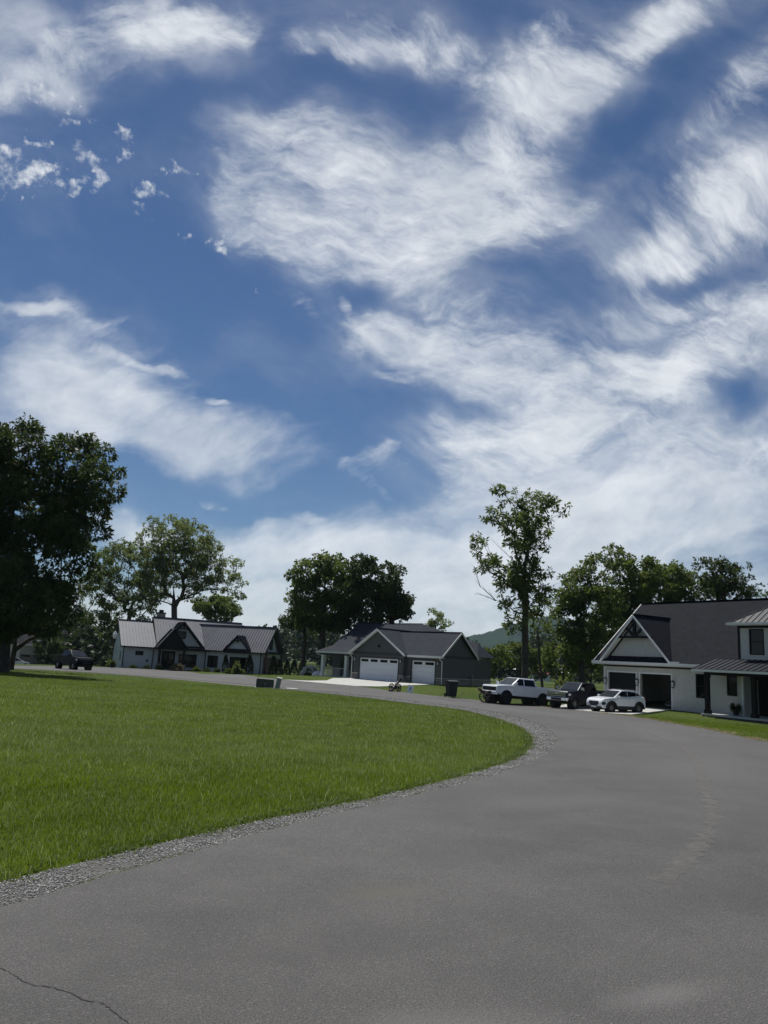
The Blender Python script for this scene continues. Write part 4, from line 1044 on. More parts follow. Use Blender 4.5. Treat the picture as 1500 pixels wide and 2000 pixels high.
    seam_roof(H, (4.95, -.42, 6.15), (1, 0, 0), v, 11.5, .42, lambda u: v.length * min(1, u / k), M['black_metal'])
    vb = Vector((0, -k, rise)); seam_roof(H, (4.95, -.42 + 2 * k, 6.15), (1, 0, 0), vb, 11.5, .42, lambda u: v.length * min(1, u / k), M['black_metal'])
    vl = Vector((k, 0, rise)); seam_roof(H, (4.95, -.42, 6.15), (0, 1, 0), vl, 2 * k, .42, lambda u: v.length * max(0, 1 - abs(u - k) / k), M['black_metal'])
    mb = MB(); mb.bar((4.95, -.42, 6.20), (4.95 + k, -.42 + k, 6.20 + rise), .12, .05); mb.bar((4.95 + k, -.42 + k, 6.2 + rise), (16.4, -.42 + k, 6.2 + rise), .14, .05); mb.each('hip_cap', M['steel'], H)
    return H
HW = white_house()

# ================================================================== charcoal house in the middle
def grey_house():
    H = thing('house', 'charcoal grey house with white garage doors and a stone base', 'house', (5.5939, 73.0, -.2), R(-41))
    S_, Tm = M['charcoal_siding'], M['white_trim']; Dk = M['charcoal_trim']
    # double garage bay stands half a metre forward
    o2 = [(-9.08, -4.10, -.1, 2.13)]; o1 = [(-2.80, -.05, -.1, 2.13)]
    mb = MB(); wall(mb, -10.04, -3.40, -.4, 2.57, o2, -.5, -.3); mb.box(-3.60, -3.40, -.3, .2, -.4, 2.57); mb.box(-10.04, -9.84, -.3, 3.2, -.4, 2.57)
    wall(mb, -3.40, .70, -.4, 2.57, o1, .0, .2); mb.box(.5, .70, .2, 8.4, -.4, 2.60); mb.box(-16.4, -9.84, 3.2, 3.4, -.4, 2.6); mb.box(-16.4, -16.2, 3.4, 9.8, -.4, 2.6); mb.box(-16.2, -1.2, 9.6, 9.8, -.4, 2.6); mb.box(-1.2, .5, 8.2, 8.4, -.4, 2.6); mb.box(-1.4, -1.2, 8.4, 9.6, -.4, 2.6)
    mb.build('wall', S_, H)
    mb = MB(); st = .62
    # board and batten fronts
    def battens(u0, u1, z0, z1, d, ops=()):
        u = u0
        while u <= u1:
            for zz in cut(z0, z1, [(c, e) for a, b, c, e in ops if a - .05 < u < b + .05]):
                mb.box(u - .02, u + .02, d - .022, d, zz[0], zz[1])
            u += .3
    battens(-9.95, -3.5, st, 2.40, -.5, [(-9.28, -3.9, -.1, 2.33)]); battens(-3.3, .6, st, 2.40, .0, [(-3.0, .15, -.1, 2.33)])
    battens(-16.3, -10.1, .7, 2.5, 3.2, [(-15.4, -14.5, 0, 2.4), (-13.6, -11.6, .6, 2.3)])
    mb.build('battens', S_, H, stuff=True)
    mb = MB(); clapboards(mb, .06, 5.5, st, 2.45, (), .70, .17, .02, axis='y', sgn=-1); mb.each('plank', S_, H)
    mb = MB()
    y = 5.6
    while y < 8.35: mb.box(.70, .722, y - .02, y + .02, st, 2.5); y += .3
    mb.build('rear_battens', S_, H, stuff=True)
    mb = MB(); ledge_stone(mb, -10.04, -3.40, -.35, st - .05, -.5, ops=[(-9.2, -3.98, -1, 1)]); ledge_stone(mb, -3.38, .70, -.35, st - .05, .0, ops=[(-2.93, .08, -1, 1)])
    ledge_stone(mb, .0, 8.4, -.5, st - .05, .70, axis='y', sgn=-1); ledge_stone(mb, -16.2, -10.1, -.2, .68, 3.2, ops=[(-15.4, -14.5, -1, 1)])
    ledge_stone(mb, -.5, .0, -.35, st - .05, -3.40, axis='y', sgn=-1)
    mb.build('stone_base', M['stone'], H, stuff=True)
    mb = MB(); mb.box(-10.08, -9.2, -.57, -.5, st - .05, st + .01); mb.box(-3.98, -3.36, -.57, -.5, st - .05, st + .01); mb.box(-3.38, -2.93, -.07, 0, st - .05, st + .01); mb.box(.08, .77, -.07, 0, st - .05, st + .01); mb.box(.70, .77, 0, 8.4, st - .05, st + .01)
    mb.each('stone_cap', M['concrete'], H)
    mb = MB()
    for a, b, c, e in o2: mb.box(a - .12, a, -.53, -.4, -.1, e + .16); mb.box(b, b + .12, -.53, -.4, -.1, e + .16); mb.box(a, b, -.53, -.4, e, e + .16)
    for a, b, c, e in o1: mb.box(a - .12, a, -.03, .1, -.1, e + .16); mb.box(b, b + .12, -.03, .1, -.1, e + .16); mb.box(a, b, -.03, .1, e, e + .16)
    mb.box(-10.06, -9.9, -.53, -.4, st + .01, 2.4); mb.box(-3.52, -3.38, -.53, -.4, st + .01, 2.4); mb.box(.58, .725, -.03, .1, st + .01, 2.4)
    mb.each('door_trim', Dk, H)
    garage_door(H, -9.08, -4.10, -.02, 2.13, -.42, M['door_white'], 4, label='wide white sectional garage door with four lights')
    garage_door(H, -2.80, -.05, -.02, 2.13, .08, M['door_white'], 2, label='single white sectional garage door with two lights')
    for u, d in ((-9.64, -.53), (-3.70, -.53), (.36, -.03)): lantern(H, u, 1.86, d, .8)
    # front gable
    cx, ax, hw, fz, yf = -6.70, 5.02, 3.63, 2.58, -.90; s2 = (ax - fz) / hw
    mb = MB(); mb.prism([(cx - 3.35, 2.57), (cx + 3.35, 2.57), (cx, 4.80)], -.5, -.38); mb.each('gable_wall', S_, H)
    def lim(z): k = (ax - .14 - z) / s2; return max(cx - k + .1, -10.0), min(cx + k - .1, -3.4)
    mb = MB(); clapboards(mb, 0, 0, 2.74, 4.7, d=-.5, course=.15, proud=.016, fn=lim); mb.each('plank', S_, H)
    MB().box(-10.04, -3.40, -.545, -.5, 2.46, 2.72).build('gable_band', Dk, H)
    for sg in (-1, 1):
        mb = MB(); mb.slab([(cx, yf, ax + .05), (cx + sg * hw, yf, fz + .03), (cx + sg * hw, .8, fz + .03), (cx + sg * 1.4, 3.7, ax - 1.4 * s2 + .05), (cx, 4.75, ax + .05)], .10); mb.build('gable_roof', M['shingle_grey'], H)
        mb = MB(); mb.slab([(cx, yf + .02, ax - .08), (cx + sg * hw, yf + .02, fz - .07), (cx + sg * hw, -.49, fz - .07), (cx, -.49, ax - .08)], .03); mb.build('gable_soffit', Tm, H)
    mb = MB(); tri_rake(mb, (cx, ax + .02), (cx - hw - .05, fz - .0), (cx + hw + .05, fz - .0), .20, yf - .03, yf + .0); mb.each('gable_fascia', Tm, H)
    MB().bar((cx, yf, ax + .07), (cx, 4.75, ax + .07), .22, .05).build('gable_ridge_cap', M['cap_grey'], H)
    l = MB().lathe([(.03, 3.42), (.12, 3.36), (.14, 3.24), (.03, 3.22)], 10, (cx + .12, -.62, 0)).build('gable_light', M['iron'], H); MB().bar((cx + .12, -.5, 3.4), (cx + .12, -.62, 3.4), .03).build('light_arm', M['iron'], l)
    # single bay roof with its side gable
    ry, rz, ez, ee, us = 2.62, 4.97, 2.60, -.38, 1.05; sl = (rz - ez) / (ry - ee)
    mb = MB(); mb.slab([(-7.6, ee, ez), (us, ee, ez), (us, ry, rz), (-7.6, ry, rz)], .11); mb.slab([(us, 2 * ry - ee, ez), (-7.6, 2 * ry - ee, ez), (-7.6, ry, rz), (us, ry, rz)], .11); mb.build('garage_roof', M['shingle_grey'], H)
    MB().bar((-7.6, ry, rz + .01), (us, ry, rz + .01), .24, .05).build('garage_ridge_cap', M['cap_grey'], H)
    mb = MB(); mb.prism([(.0, 2.57), (5.5, 2.57), (ry, rz - .18)], .58, .70, axis='x'); mb.build('side_gable_wall', S_, H)
    def lim2(z): k = (rz - .14 - z) / sl; return ry - k + .08, ry + k - .08
    mb = MB(); clapboards(mb, 0, 0, 2.72, 4.7, d=.70, course=.17, proud=.018, fn=lim2, axis='y', sgn=-1); mb.each('plank', S_, H)
    MB().box(.70, .745, .0, 5.5, 2.46, 2.70).build('side_gable_band', Dk, H)
    mb = MB()
    for y0, y1 in ((ee - .03, ry), (2 * ry - ee + .03, ry)):
        q = [(y0, ez + .0), (y1, rz + .03), (y1, rz - .17), (y0, ez - .2)]; mb.prism(q, us, us + .03, axis='x')
    mb.each('side_fascia', Tm, H)
    mb = MB()
    for y0, y1 in ((ee, ry), (2 * ry - ee, ry)): mb.slab([(us - .01, y0, ez - .09), (.72, y0, ez - .09), (.72, y1, rz - .09), (us - .01, y1, rz - .09)], .02)
    mb.each('side_soffit', Tm, H)
    MB().prism([(ee - .13, ez - .18), (ee, ez - .20), (ee, ez + .0), (ee - .14, ez + .0)], -3.05, us, axis='x').build('gutter', Tm, H)
    MB().box(-3.05, us, ee, -.0, ez - .2, ez - .17).build('soffit', Tm, H)
    mb = MB(); mb.tube([(.78, -.42, 2.42), (.78, -.40, 2.30), (.80, -.08, 2.12), (.80, -.07, .1)], .045, 8); mb.tube([(-10.1, -.86, 2.42), (-10.1, -.8, 2.3), (-10.10, -.56, 2.12), (-10.10, -.55, 0)], .04, 8); mb.each('downspout', Tm, H)
    mb = MB(); mb.box(.72, .86, 4.75, 4.95, .55, .95); mb.tube([(.80, 4.85, .55), (.80, 4.85, -.3)], .03, 6); mb.build('electric_meter', M['steel'], H)
    # main roof behind with hipped right end, low porch roof at left
    A = (-6.4, 6.1, 5.95); Mi = (-.35, 7.55, 4.15); E_ = (1.05, 8.55, 2.76); L0 = (-15.5, 6.1, 5.95)
    mb = MB()
    mb.slab([(-15.5, 2.0, 3.26), (-4.0, 2.0, 3.26), A, L0], .12)
    mb.slab([(-15.5, 10.2, 3.2), L0, A, (-4.0, 10.2, 3.2)], .12); mb.slab([A, Mi, E_, (-1.2, 9.4, 2.9), (-4.0, 10.2, 3.2)], .1)
    mb.slab([A, (-4.0, 2.0, 3.26), (-2.4, 4.9, 4.15), Mi], .1); mb.slab([Mi, (-2.4, 4.9, 4.15), (1.05, 5.4, 2.76), E_], .1)
    mb.build('roof', M['shingle_grey'], H)
    mb = MB(); mb.slab([(-16.55, .75, 2.62), (-10.0, .75, 2.62), (-10.0, 2.05, 3.28), (-15.5, 2.05, 3.28)], .1)
    mb.slab([(-16.55, 6, 2.62), (-16.55, .75, 2.62), (-15.5, 2.05, 3.28), (-15.5, 6, 3.28)], .1); mb.build('porch_roof', M['shingle_grey'], H)
    mb = MB(); mb.prism([(2.1, 3.0), (10.1, 3.0), (6.1, 5.8)], -15.3, -15.15, axis='x'); mb.build('left_gable_wall', S_, H)
    MB().bar(L0[:2] + (6.0,), A[:2] + (6.0,), .22, .05).each('ridge_cap', M['cap_grey'], H)
    MB().prism([(.62, 2.43), (.75, 2.41), (.75, 2.6), (.6, 2.6)], -16.6, -10.32, axis='x').box(-16.6, -16.45, .75, 6, 2.42, 2.6).build('porch_gutter', Tm, H)
    MB().box(-16.5, -10.06, .76, 3.2, 2.44, 2.47).build('porch_ceiling', Tm, H)
    MB().box(-16.3, -10.06, 1.0, 1.22, 2.22, 2.44).build('porch_beam', Dk, H)
    for u in (-15.85, -12.4):
        p = boxp(H, 'porch_column', Tm, u - .17, u + .17, .95, 1.29, .05, 2.22); MB().box(u - .21, u + .21, .91, 1.33, .05, .2).box(u - .21, u + .21, .91, 1.33, 2.1, 2.22).each('column_trim', Tm, p)
    MB().tube([(-16.5, .66, 2.42), (-16.45, .8, 2.3), (-16.1, 1.1, 2.15)], .04, 8).build('porch_downspout', Tm, H)
    MB().box(-16.4, -10.06, .8, 3.2, -.25, .05).build('porch_floor', M['concrete'], H)
    dr = boxp(H, 'front_door', Dk, -15.3, -14.6, 3.14, 3.2, .05, 2.15); boxp(dr, 'door_pane', M['glass'], -15.15, -14.75, 3.12, 3.14, .9, 1.95)
    window(H, -13.5, -11.7, .75, 2.15, 3.2, Dk, bars=(1, 1))
    mb = MB(); u = -15.3
    while u < -13.2: mb.box(u - .02, u + .02, 1.1, 1.14, .05, .85); u += .14
    mb.box(-15.6, -12.6, 1.08, 1.16, .85, .92); mb.each('baluster', M['concrete'], H)
    return H
HG = grey_house()

# ================================================================== white metal-roofed house at left
def metal_roof_house():
    H = thing('house', 'long white house with grey standing seam metal roof and dark gabled entry', 'house', (-31.924, 100.0, -.9), R(27))
    Wb, B_, G_ = M['white_board'], M['black_trim'], M['grey_metal']
    ops = [(1.2, 2.2, 1.62, 2.16), (4.5, 6.3, 0, 2.35), (6.75, 9.15, .35, 2.08)]
    mb = MB(); wall(mb, -.3, 12, -.5, 2.62, ops, 0, .2); mb.box(-.3, -.1, .2, 8.4, -.5, 2.62); mb.box(-.1, 15, 8.2, 8.4, -.5, 2.62); mb.build('wall', Wb, H)
    mb = MB()
    def bat(u0, u1, z0, z1, d, ops=(), axis='x', step=.41):
        u = u0
        while u < u1:
            for a, b in cut(z0, z1, [(c, e) for p, q, c, e in ops if p - .03 < u < q + .03]):
                if axis == 'x': mb.box(u - .02, u + .02, d - .02, d, a, b)
                else: mb.box(d - .02, d, u - .02, u + .02, a, b)
            u += step
    bat(-.2, 11.5, .05, 2.55, 0, ops); bat(.2, 8.2, .05, 2.6, -.3, axis='y'); mb.build('battens', Wb, H, stuff=True)
    MB().box(-.36, 12, -.05, 0, -.5, .04).build('stone_skirt', M['stone'], H)
    MB().prism([(0, 2.62), (8.4, 2.62), (4.2, 5.85)], -.29, -.11, axis='x').build('end_gable_wall', Wb, H)
    window(H, 1.2, 2.2, 1.62, 2.16, 0, B_, bars=(3, 0)); window(H, 6.75, 9.15, .35, 2.08, 0, B_, bars=(2, 1)); window(H, 1.5, 2.2, .9, 2.0, -.3, B_, axis='y', sgn=1)
    boxp(H, 'wall_vent', B_, 2.62, 2.88, -.06, -.0, .85, 1.1)
    dr = boxp(H, 'front_door', M['wood_dark'], 4.5, 6.3, .1, .16, 0, 2.35)
    for a in (4.65, 5.5): boxp(dr, 'door_pane', M['glass'], a, a + .62, .08, .1, .3, 2.1)
    # left roof and taller middle roof, one metal pan at a time
    v = Vector((0, 4.6, 3.40)); seam_roof(H, (-.68, -.4, 2.72), (1, 0, 0), v, 4.45, .40, lambda u: v.length, G_)
    vb = Vector((0, -4.6, 3.40)); seam_roof(H, (-.68, 8.8, 2.72), (1, 0, 0), vb, 4.45, .74, lambda u: v.length, G_)
    v2 = Vector((0, 4.6, 4.0)); seam_roof(H, (3.80, -.42, 2.78), (1, 0, 0), v2, 12.4, .40, lambda u: v2.length, G_)
    vb2 = Vector((0, -4.6, 4.0)); seam_roof(H, (3.80, 8.78, 2.78), (1, 0, 0), vb2, 12.4, .8, lambda u: v2.length, G_)
    MB().bar((-.7, 4.2, 6.15), (3.78, 4.2, 6.15), .25, .07).bar((3.78, 4.18, 6.82), (16.2, 4.18, 6.82), .25, .07).each('ridge_cap', G_, H)
    mb = MB()
    for y0, y1 in ((-.42, 4.2), (8.8, 4.2)):
        mb.bar((-.72, y0, 2.62), (-.72, y1, 6.02), .05, .26); mb.bar((3.77, y0, 2.62), (3.77, y1, 6.70), .06, .30)
    mb.each('rake_board', B_, H)
    MB().prism([(.1, 2.6), (8.3, 2.6), (4.2, 6.55)], 3.82, 3.95, axis='x').build('step_gable_wall', B_, H)
    MB().prism([(-.55, 2.56), (-.42, 2.56), (-.42, 2.72), (-.56, 2.72)], -.72, 11, axis='x').build('gutter', B_, H)
    MB().box(-.7, 11, -.42, 0, 2.56, 2.59).build('soffit', B_, H)
    mb = MB(); mb.tube([(3.45, -.1, 2.6), (3.4, -.06, .1)], .06, 6); mb.tube([(-.28, -.06, 2.6), (-.28, -.06, .1)], .06, 6); mb.each('downspout', B_, H)
    # broad front gable with an arched-corner window
    cx, ax, hw, fz, yf = 7.0, 6.25, 2.95, 2.95, -.5; s2 = (ax - fz) / hw
    MB().prism([(cx - 2.55, 3.05), (cx + 2.55, 3.05), (cx, 5.9)], -.02, .1).each('gable_wall', Wb, H)
    boxp(H, 'gable_band', B_, cx - 2.9, cx + 2.9, -.32, -.03, 2.66, 3.06)
    mb = MB(); mb.prism([(6.30, 4.0), (7.30, 4.0), (7.45, 4.2), (7.45, 5.0), (6.15, 5.0), (6.15, 4.2)], -.10, -.03); w = mb.build('gable_window', B_, H); boxp(w, 'gable_pane', M['glass'], 6.3, 7.3, -.115, -.1, 4.12, 4.9)
    for sg in (-1, 1):
        L = math.hypot(hw, ax - fz); dr_ = Vector((-sg * hw, 0, ax - fz))
        back = 3.6
        seam_roof(H, (cx + sg * hw, yf, fz), (0, 1, 0), dr_, back - yf, .42, lambda y: L, M['black_metal'], bot=lambda y, L=L: L * max(0, min(1, (yf + y + .42 - .3) / (back + .2))))
    mb = MB(); tri_rake(mb, (cx, ax + .02), (cx - hw - .04, fz), (cx + hw + .04, fz), .32, yf - .04, yf); mb.each('gable_rake', B_, H)
    mb = MB(); mb.box(cx - .62, cx + .62, yf + .05, yf + .17, 5.3, 5.42); mb.box(cx - .06, cx + .06, yf + .05, yf + .17, 5.42, 6.0); mb.each('gable_bracket', M['wood_dark'], H)
    boxp(H, 'pale_lintel', M['concrete'], 6.4, 10.0, -.10, -.022, 2.30, 2.52); boxp(H, 'pale_lintel', M['concrete'], 3.75, 4.6, -.10, -.022, 2.34, 2.54)
    # timber entry porch in front of it
    cx, ax, hw, fz, yf = 5.42, 5.22, 1.98, 2.72, -2.05
    L = math.hypot(hw, ax - fz)
    for sg in (-1, 1):
        seam_roof(H, (cx + sg * hw, yf, fz), (0, 1, 0), (-sg * hw, 0, ax - fz), 2.6, .42, lambda y: L, M['black_metal'])
    mb = MB(); tri_rake(mb, (cx, ax + .02), (cx - hw - .04, fz), (cx + hw + .04, fz), .26, yf - .05, yf); mb.each('entry_rake', M['wood_dark'], H)
    mb = MB(); mb.bar((cx - hw - .03, yf - .06, fz + .06), (cx - .05, yf - .06, ax + .06), .04, .06); mb.build('rake_flashing', M['white_trim'], H)
    MB().prism([(cx - 1.8, 2.75), (cx + 1.8, 2.75), (cx, 5.0)], yf + .3, yf + .42).build('entry_gable', M['wood_dark'], H)
    MB().box(cx - 1.85, cx + 1.85, yf + .05, yf + .3, 2.5, 2.78).build('entry_beam', M['wood_dark'], H)
    for u in (cx - 1.55, cx + 1.55):
        p = boxp(H, 'entry_post', M['wood_dark'], u - .14, u + .14, yf + .05, yf + .33, .7, 2.5); mb = MB(); ledge_stone(mb, u - .32, u + .32, -.2, .7, yf - .1); mb.box(u - .3, u + .3, yf - .1, yf + .5, -.2, .72); mb.build('post_pier', M['stone'], p)
    MB().box(cx - 2.0, cx + 2.0, yf - .2, 0, -.3, .02).build('entry_step', M['concrete'], H)
    ch = MB().box(4.45, 5.5, 4.9, 5.7, 5.6, 7.35).build('chimney', M['brick'], H); MB().box(4.38, 5.57, 4.83, 5.77, 7.35, 7.5).box(4.7, 5.25, 5.05, 5.55, 7.5, 7.85).build('chimney_cap', M['iron'], ch)
    # right wing, bent round; same thing, its parts in a turned frame
    wx, wy, wyaw = -14.86, 102.0, R(-18)
    ca, sa = math.cos(R(27)), math.sin(R(27)); dx, dy = wx + 31.924, wy - 100.0
    Wg = MB().box(-8.4, 0, .0, .2, -.4, .0).build('wing_footing', M['stone'], H)
    Wg.location = (dx * ca + dy * sa, -dx * sa + dy * ca, .02); Wg.rotation_euler = (0, 0, wyaw - R(27))
    o2 = [(-7.9, -6.35, .5, 2.05), (-4.6, -1.95, .2, 2.05)]
    mb = MB(); wall(mb, -8.4, 0, -.4, 2.62, o2, 0.001, .2); mb.box(-.2, -.001, .2, 5.4, -.4, 2.62); mb.box(-8.4, -.2, 5.2, 5.4, -.4, 2.62); mb.build('wing_wall', Wb, Wg)
    mb = MB(); bat(-8.3, -.05, .05, 2.55, 0.001, o2); mb.build('wing_battens', Wb, Wg, stuff=True)
    mb = MB(); mb.prism([(.1, 2.62), (4.9, 2.62), (2.5, 5.7)], -.15, -.002, axis='x'); mb.build('wing_gable_wall', Wb, Wg)
    window(Wg, -7.9, -6.35, .5, 2.05, 0, B_, bars=(1, 1)); window(Wg, -4.6, -1.95, .2, 2.05, 0, B_, bars=(2, 1))
    v = Vector((0, 2.9, 3.42)); seam_roof(Wg, (-11.2, -.4, 2.76), (1, 0, 0), v, 11.85, .38, lambda u: v.length, G_, bot=lambda u: max(0, v.length * (1 - u / 2.6)) if u < 2.6 else 0)
    vb = Vector((0, -2.9, 3.42)); seam_roof(Wg, (-11.2, 5.4, 2.76), (1, 0, 0), vb, 11.85, .76, lambda u: v.length, G_)
    MB().bar((-11.2, 2.5, 6.22), (.66, 2.5, 6.22), .25, .07).build('wing_ridge_cap', G_, Wg)
    mb = MB()
    for y0 in (-.42, 5.42): mb.bar((.66, y0, 2.64), (.66, 2.5, 6.08), .06, .34)
    mb.each('wing_rake', B_, Wg)
    MB().prism([(-.53, 2.60), (-.4, 2.60), (-.4, 2.76), (-.54, 2.76)], -8.5, .68, axis='x').build('wing_gutter', B_, Wg)
    MB().tube([(-8.25, -.1, 2.6), (-8.25, -.06, .05)], .06, 6).tube([(-.1, -.06, 2.6), (-.1, -.06, .05)], .06, 6).each('downspout', B_, Wg)
    # small gable over the wide window
    cx, ax, hw, fz, yf = -3.36, 4.86, 1.95, 2.90, -.75; L = math.hypot(hw, ax - fz)
    for sg in (-1, 1):
        seam_roof(Wg, (cx + sg * hw, yf, fz), (0, 1, 0), (-sg * hw, 0, ax - fz), 2.2, .30, lambda y: L, M['black_metal'], bot=lambda y, L=L: L * max(0, min(1, (y - .5) / 1.7)))
    MB().prism([(cx - 1.5, 3.1), (cx + 1.5, 3.1), (cx, 4.6)], -.42, -.36).build('wing_dormer_wall', Wb, Wg); boxp(Wg, 'wing_dormer_band', B_, cx - 1.9, cx + 1.9, -.62, -.37, 2.55, 3.08)
    mb = MB(); tri_rake(mb, (cx, ax + .02), (cx - hw - .04, fz), (cx + hw + .04, fz), .24, yf - .04, yf); mb.each('wing_dormer_rake', B_, Wg)
    mb = MB(); mb.box(cx - .45, cx + .45, yf + .04, yf + .14, 4.1, 4.2); mb.box(cx - .05, cx + .05, yf + .04, yf + .14, 3.85, 4.62); mb.each('wing_bracket', M['wood_dark'], Wg)
    # gable end: arched window, timber hood and red-brown carriage doors
    mb = MB(); mb.prism([(2.0, 3.2), (3.0, 3.2), (3.0, 4.5), (2.8, 4.75), (2.2, 4.75), (2.0, 4.5)], 0, .05, axis='x'); mb.build('wing_gable_window', B_, Wg)
    boxp(Wg, 'wing_hood', M['wood_dark'], .0, .72, -.2, 5.3, 2.62, 2.95); boxp(Wg, 'wing_lintel', M['concrete'], .0, .06, .4, 5.0, 2.25, 2.42)
    for y in (.1, 4.95): boxp(Wg, 'wing_post', M['wood_red'], .42, .66, y, y + .24, -.3, 2.62)
    for y in (.55, 2.75): boxp(Wg, 'wing_carriage_door', M['wood_red'], .0, .07, y, y + 2.15, -.2, 2.2)
    mb = MB(); mb.box(.1, .2, 2.45, 2.55, 5.1, 5.9); mb.box(.1, .2, 1.9, 3.1, 5.1, 5.2); mb.each('wing_gable_bracket', M['wood_dark'], Wg)
    return H
HM = metal_roof_house()

# ================================================================== tan house seen under the big tree
def tan_house():
    H = thing('house', 'tan house with a brown garage door seen under the big dark tree', 'house', (-53.33, 118.08, -2.32), R(24))
    mb = MB(); wall(mb, -3.2, 6.4, -.5, 3.6, [(-.2, 3.3, -.1, 2.1)], 0, .2); mb.box(6.2, 6.4, .2, 9, -.5, 3.6); mb.box(-3.2, -3.0, .2, 9, -.5, 3.6); mb.build('wall', M['tan_wall'], H)
    mb = MB(); mb.box(-3.2, -.2, -.04, 0, -.3, 3.6); mb.build('pale_return', M['white_siding'], H)
    garage_door(H, -.2, 3.3, 0, 2.1, .06, M['tan_door'], 2, label='brown sectional garage door with two pale lights')
    lantern(H, 4.3, 1.7, 0, 1.0)
    mb = MB(); mb.slab([(-3.8, -.5, 3.55), (7.0, -.5, 3.55), (7.0, 4.5, 6.2), (-3.8, 4.5, 6.2)], .15); mb.slab([(7.0, 9.5, 3.55), (-3.8, 9.5, 3.55), (-3.8, 4.5, 6.2), (7.0, 4.5, 6.2)], .15); mb.build('roof', M['shingle_dark'], H)
    mb = MB(); mb.prism([(0, 3.6), (9, 3.6), (4.5, 6.0)], 6.22, 6.38, axis='x'); mb.prism([(0, 3.6), (9, 3.6), (4.5, 6.0)], -3.18, -3.02, axis='x'); mb.each('gable_wall', M['tan_wall'], H)
    MB().box(-3.9, 7.0, -.62, -.5, 3.4, 3.55).build('gutter', M['white_trim'], H)
    return H
tan_house()

# ------------------------------------------------------------------ vehicles (local frame: x forward, y left, z up, origin on the ground between the axles)
def arch(cx, r, z0, n=10, wide=1.0):
    a0 = math.asin(max(-1, min(1, (z0 - r * .98 * 0) / r))) if False else 0
    return [(cx + r * wide * math.cos(math.pi * (1 - i / n)), z0 + (r * 1.0) * math.sin(math.pi * (1 - i / n))) for i in range(n + 1)]
def wheel(par, x, y, r, w, side, rim, spokes=6, name='wheel'):
    k = MB().lathe([(r * .62, -w / 2), (r * .93, -w / 2), (r, -w * .34), (r, w * .34), (r * .93, w / 2), (r * .62, w / 2), (r * .62, -w / 2)], 26, axis='y', cap=False)
    # tread lugs
    for i in range(26):
        a = 2 * math.pi * i / 26
        k.bar((r * .99 * math.cos(a), -w * .36, r * .99 * math.sin(a)), (r * .99 * math.cos(a), w * .36, r * .99 * math.sin(a)), r * .12, r * .05, up=(math.cos(a), 0, math.sin(a)))
    o = k.build(name, M['rubber'], par); o.location = (x, y, r)
    s = 1 if side > 0 else -1
    MB().lathe([(r * .63, s * w * .10), (r * .64, s * w * .48), (r * .58, s * w * .44), (r * .56, s * w * .15), (.0, s * w * .12)], 24, axis='y', cap=False).build('wheel_well_dish', M['plastic'], o)
    mb = MB()
    for i in range(spokes):
        a = 2 * math.pi * i / spokes + .3
        mb.bar((.06 * math.cos(a), s * w * .40, .06 * math.sin(a)), (r * .60 * math.cos(a), s * w * .36, r * .60 * math.sin(a)), r * .20, .03, up=(0, 1, 0))
    mb.lathe([(.0, s * w * .46), (r * .17, s * w * .44), (r * .18, s * w * .3)], 12, axis='y'); mb.lathe([(r * .56, s * w * .30), (r * .62, s * w * .46), (r * .65, s * w * .44), (r * .60, s * w * .28)], 24, axis='y', cap=False)
    mb.build('rim', rim, o)
    return o
def shell(par, name, prof, hw, mat, bevel=.05, taper=None, smooth=True):
    """side profile (x,z) drawn across the width; taper(x,z) scales the half width"""
    n = len(prof); tp = taper or (lambda x, z: 1.0)
    vs = [(x, -hw * tp(x, z), z) for x, z in prof] + [(x, hw * tp(x, z), z) for x, z in prof]
    fs = [tuple(range(n)), tuple(range(2 * n - 1, n - 1, -1))] + [(i, i + n, (i + 1) % n + n, (i + 1) % n) for i in range(n)]
    mb = MB(); mb.add(vs, fs)
    return mb.build(name, mat, par, smooth=smooth, bevel=bevel, seg=3)
def quadpane(par, name, q, mat, out, th=.012):
    """thin pane on four points, lifted along 'out'"""
    P = [Vector(p) for p in q]; n = (P[1] - P[0]).cross(P[3] - P[0]).normalized()
    if n.dot(Vector(out)) < 0: n = -n
    k = len(P); vs = [p + n * .002 for p in P] + [p + n * (.002 + th) for p in P]
    return MB().add(vs, [tuple(range(k)), tuple(range(2 * k - 1, k - 1, -1))] + [(i, (i + 1) % k, (i + 1) % k + k, i + k) for i in range(k)]).build(name, mat, par)
def inset(q, f, g=None):
    """shrink a quad towards its middle"""
    P = [Vector(p) for p in q]; c = sum(P, Vector()) / len(P)
    return [c + (p - c) * f for p in P]

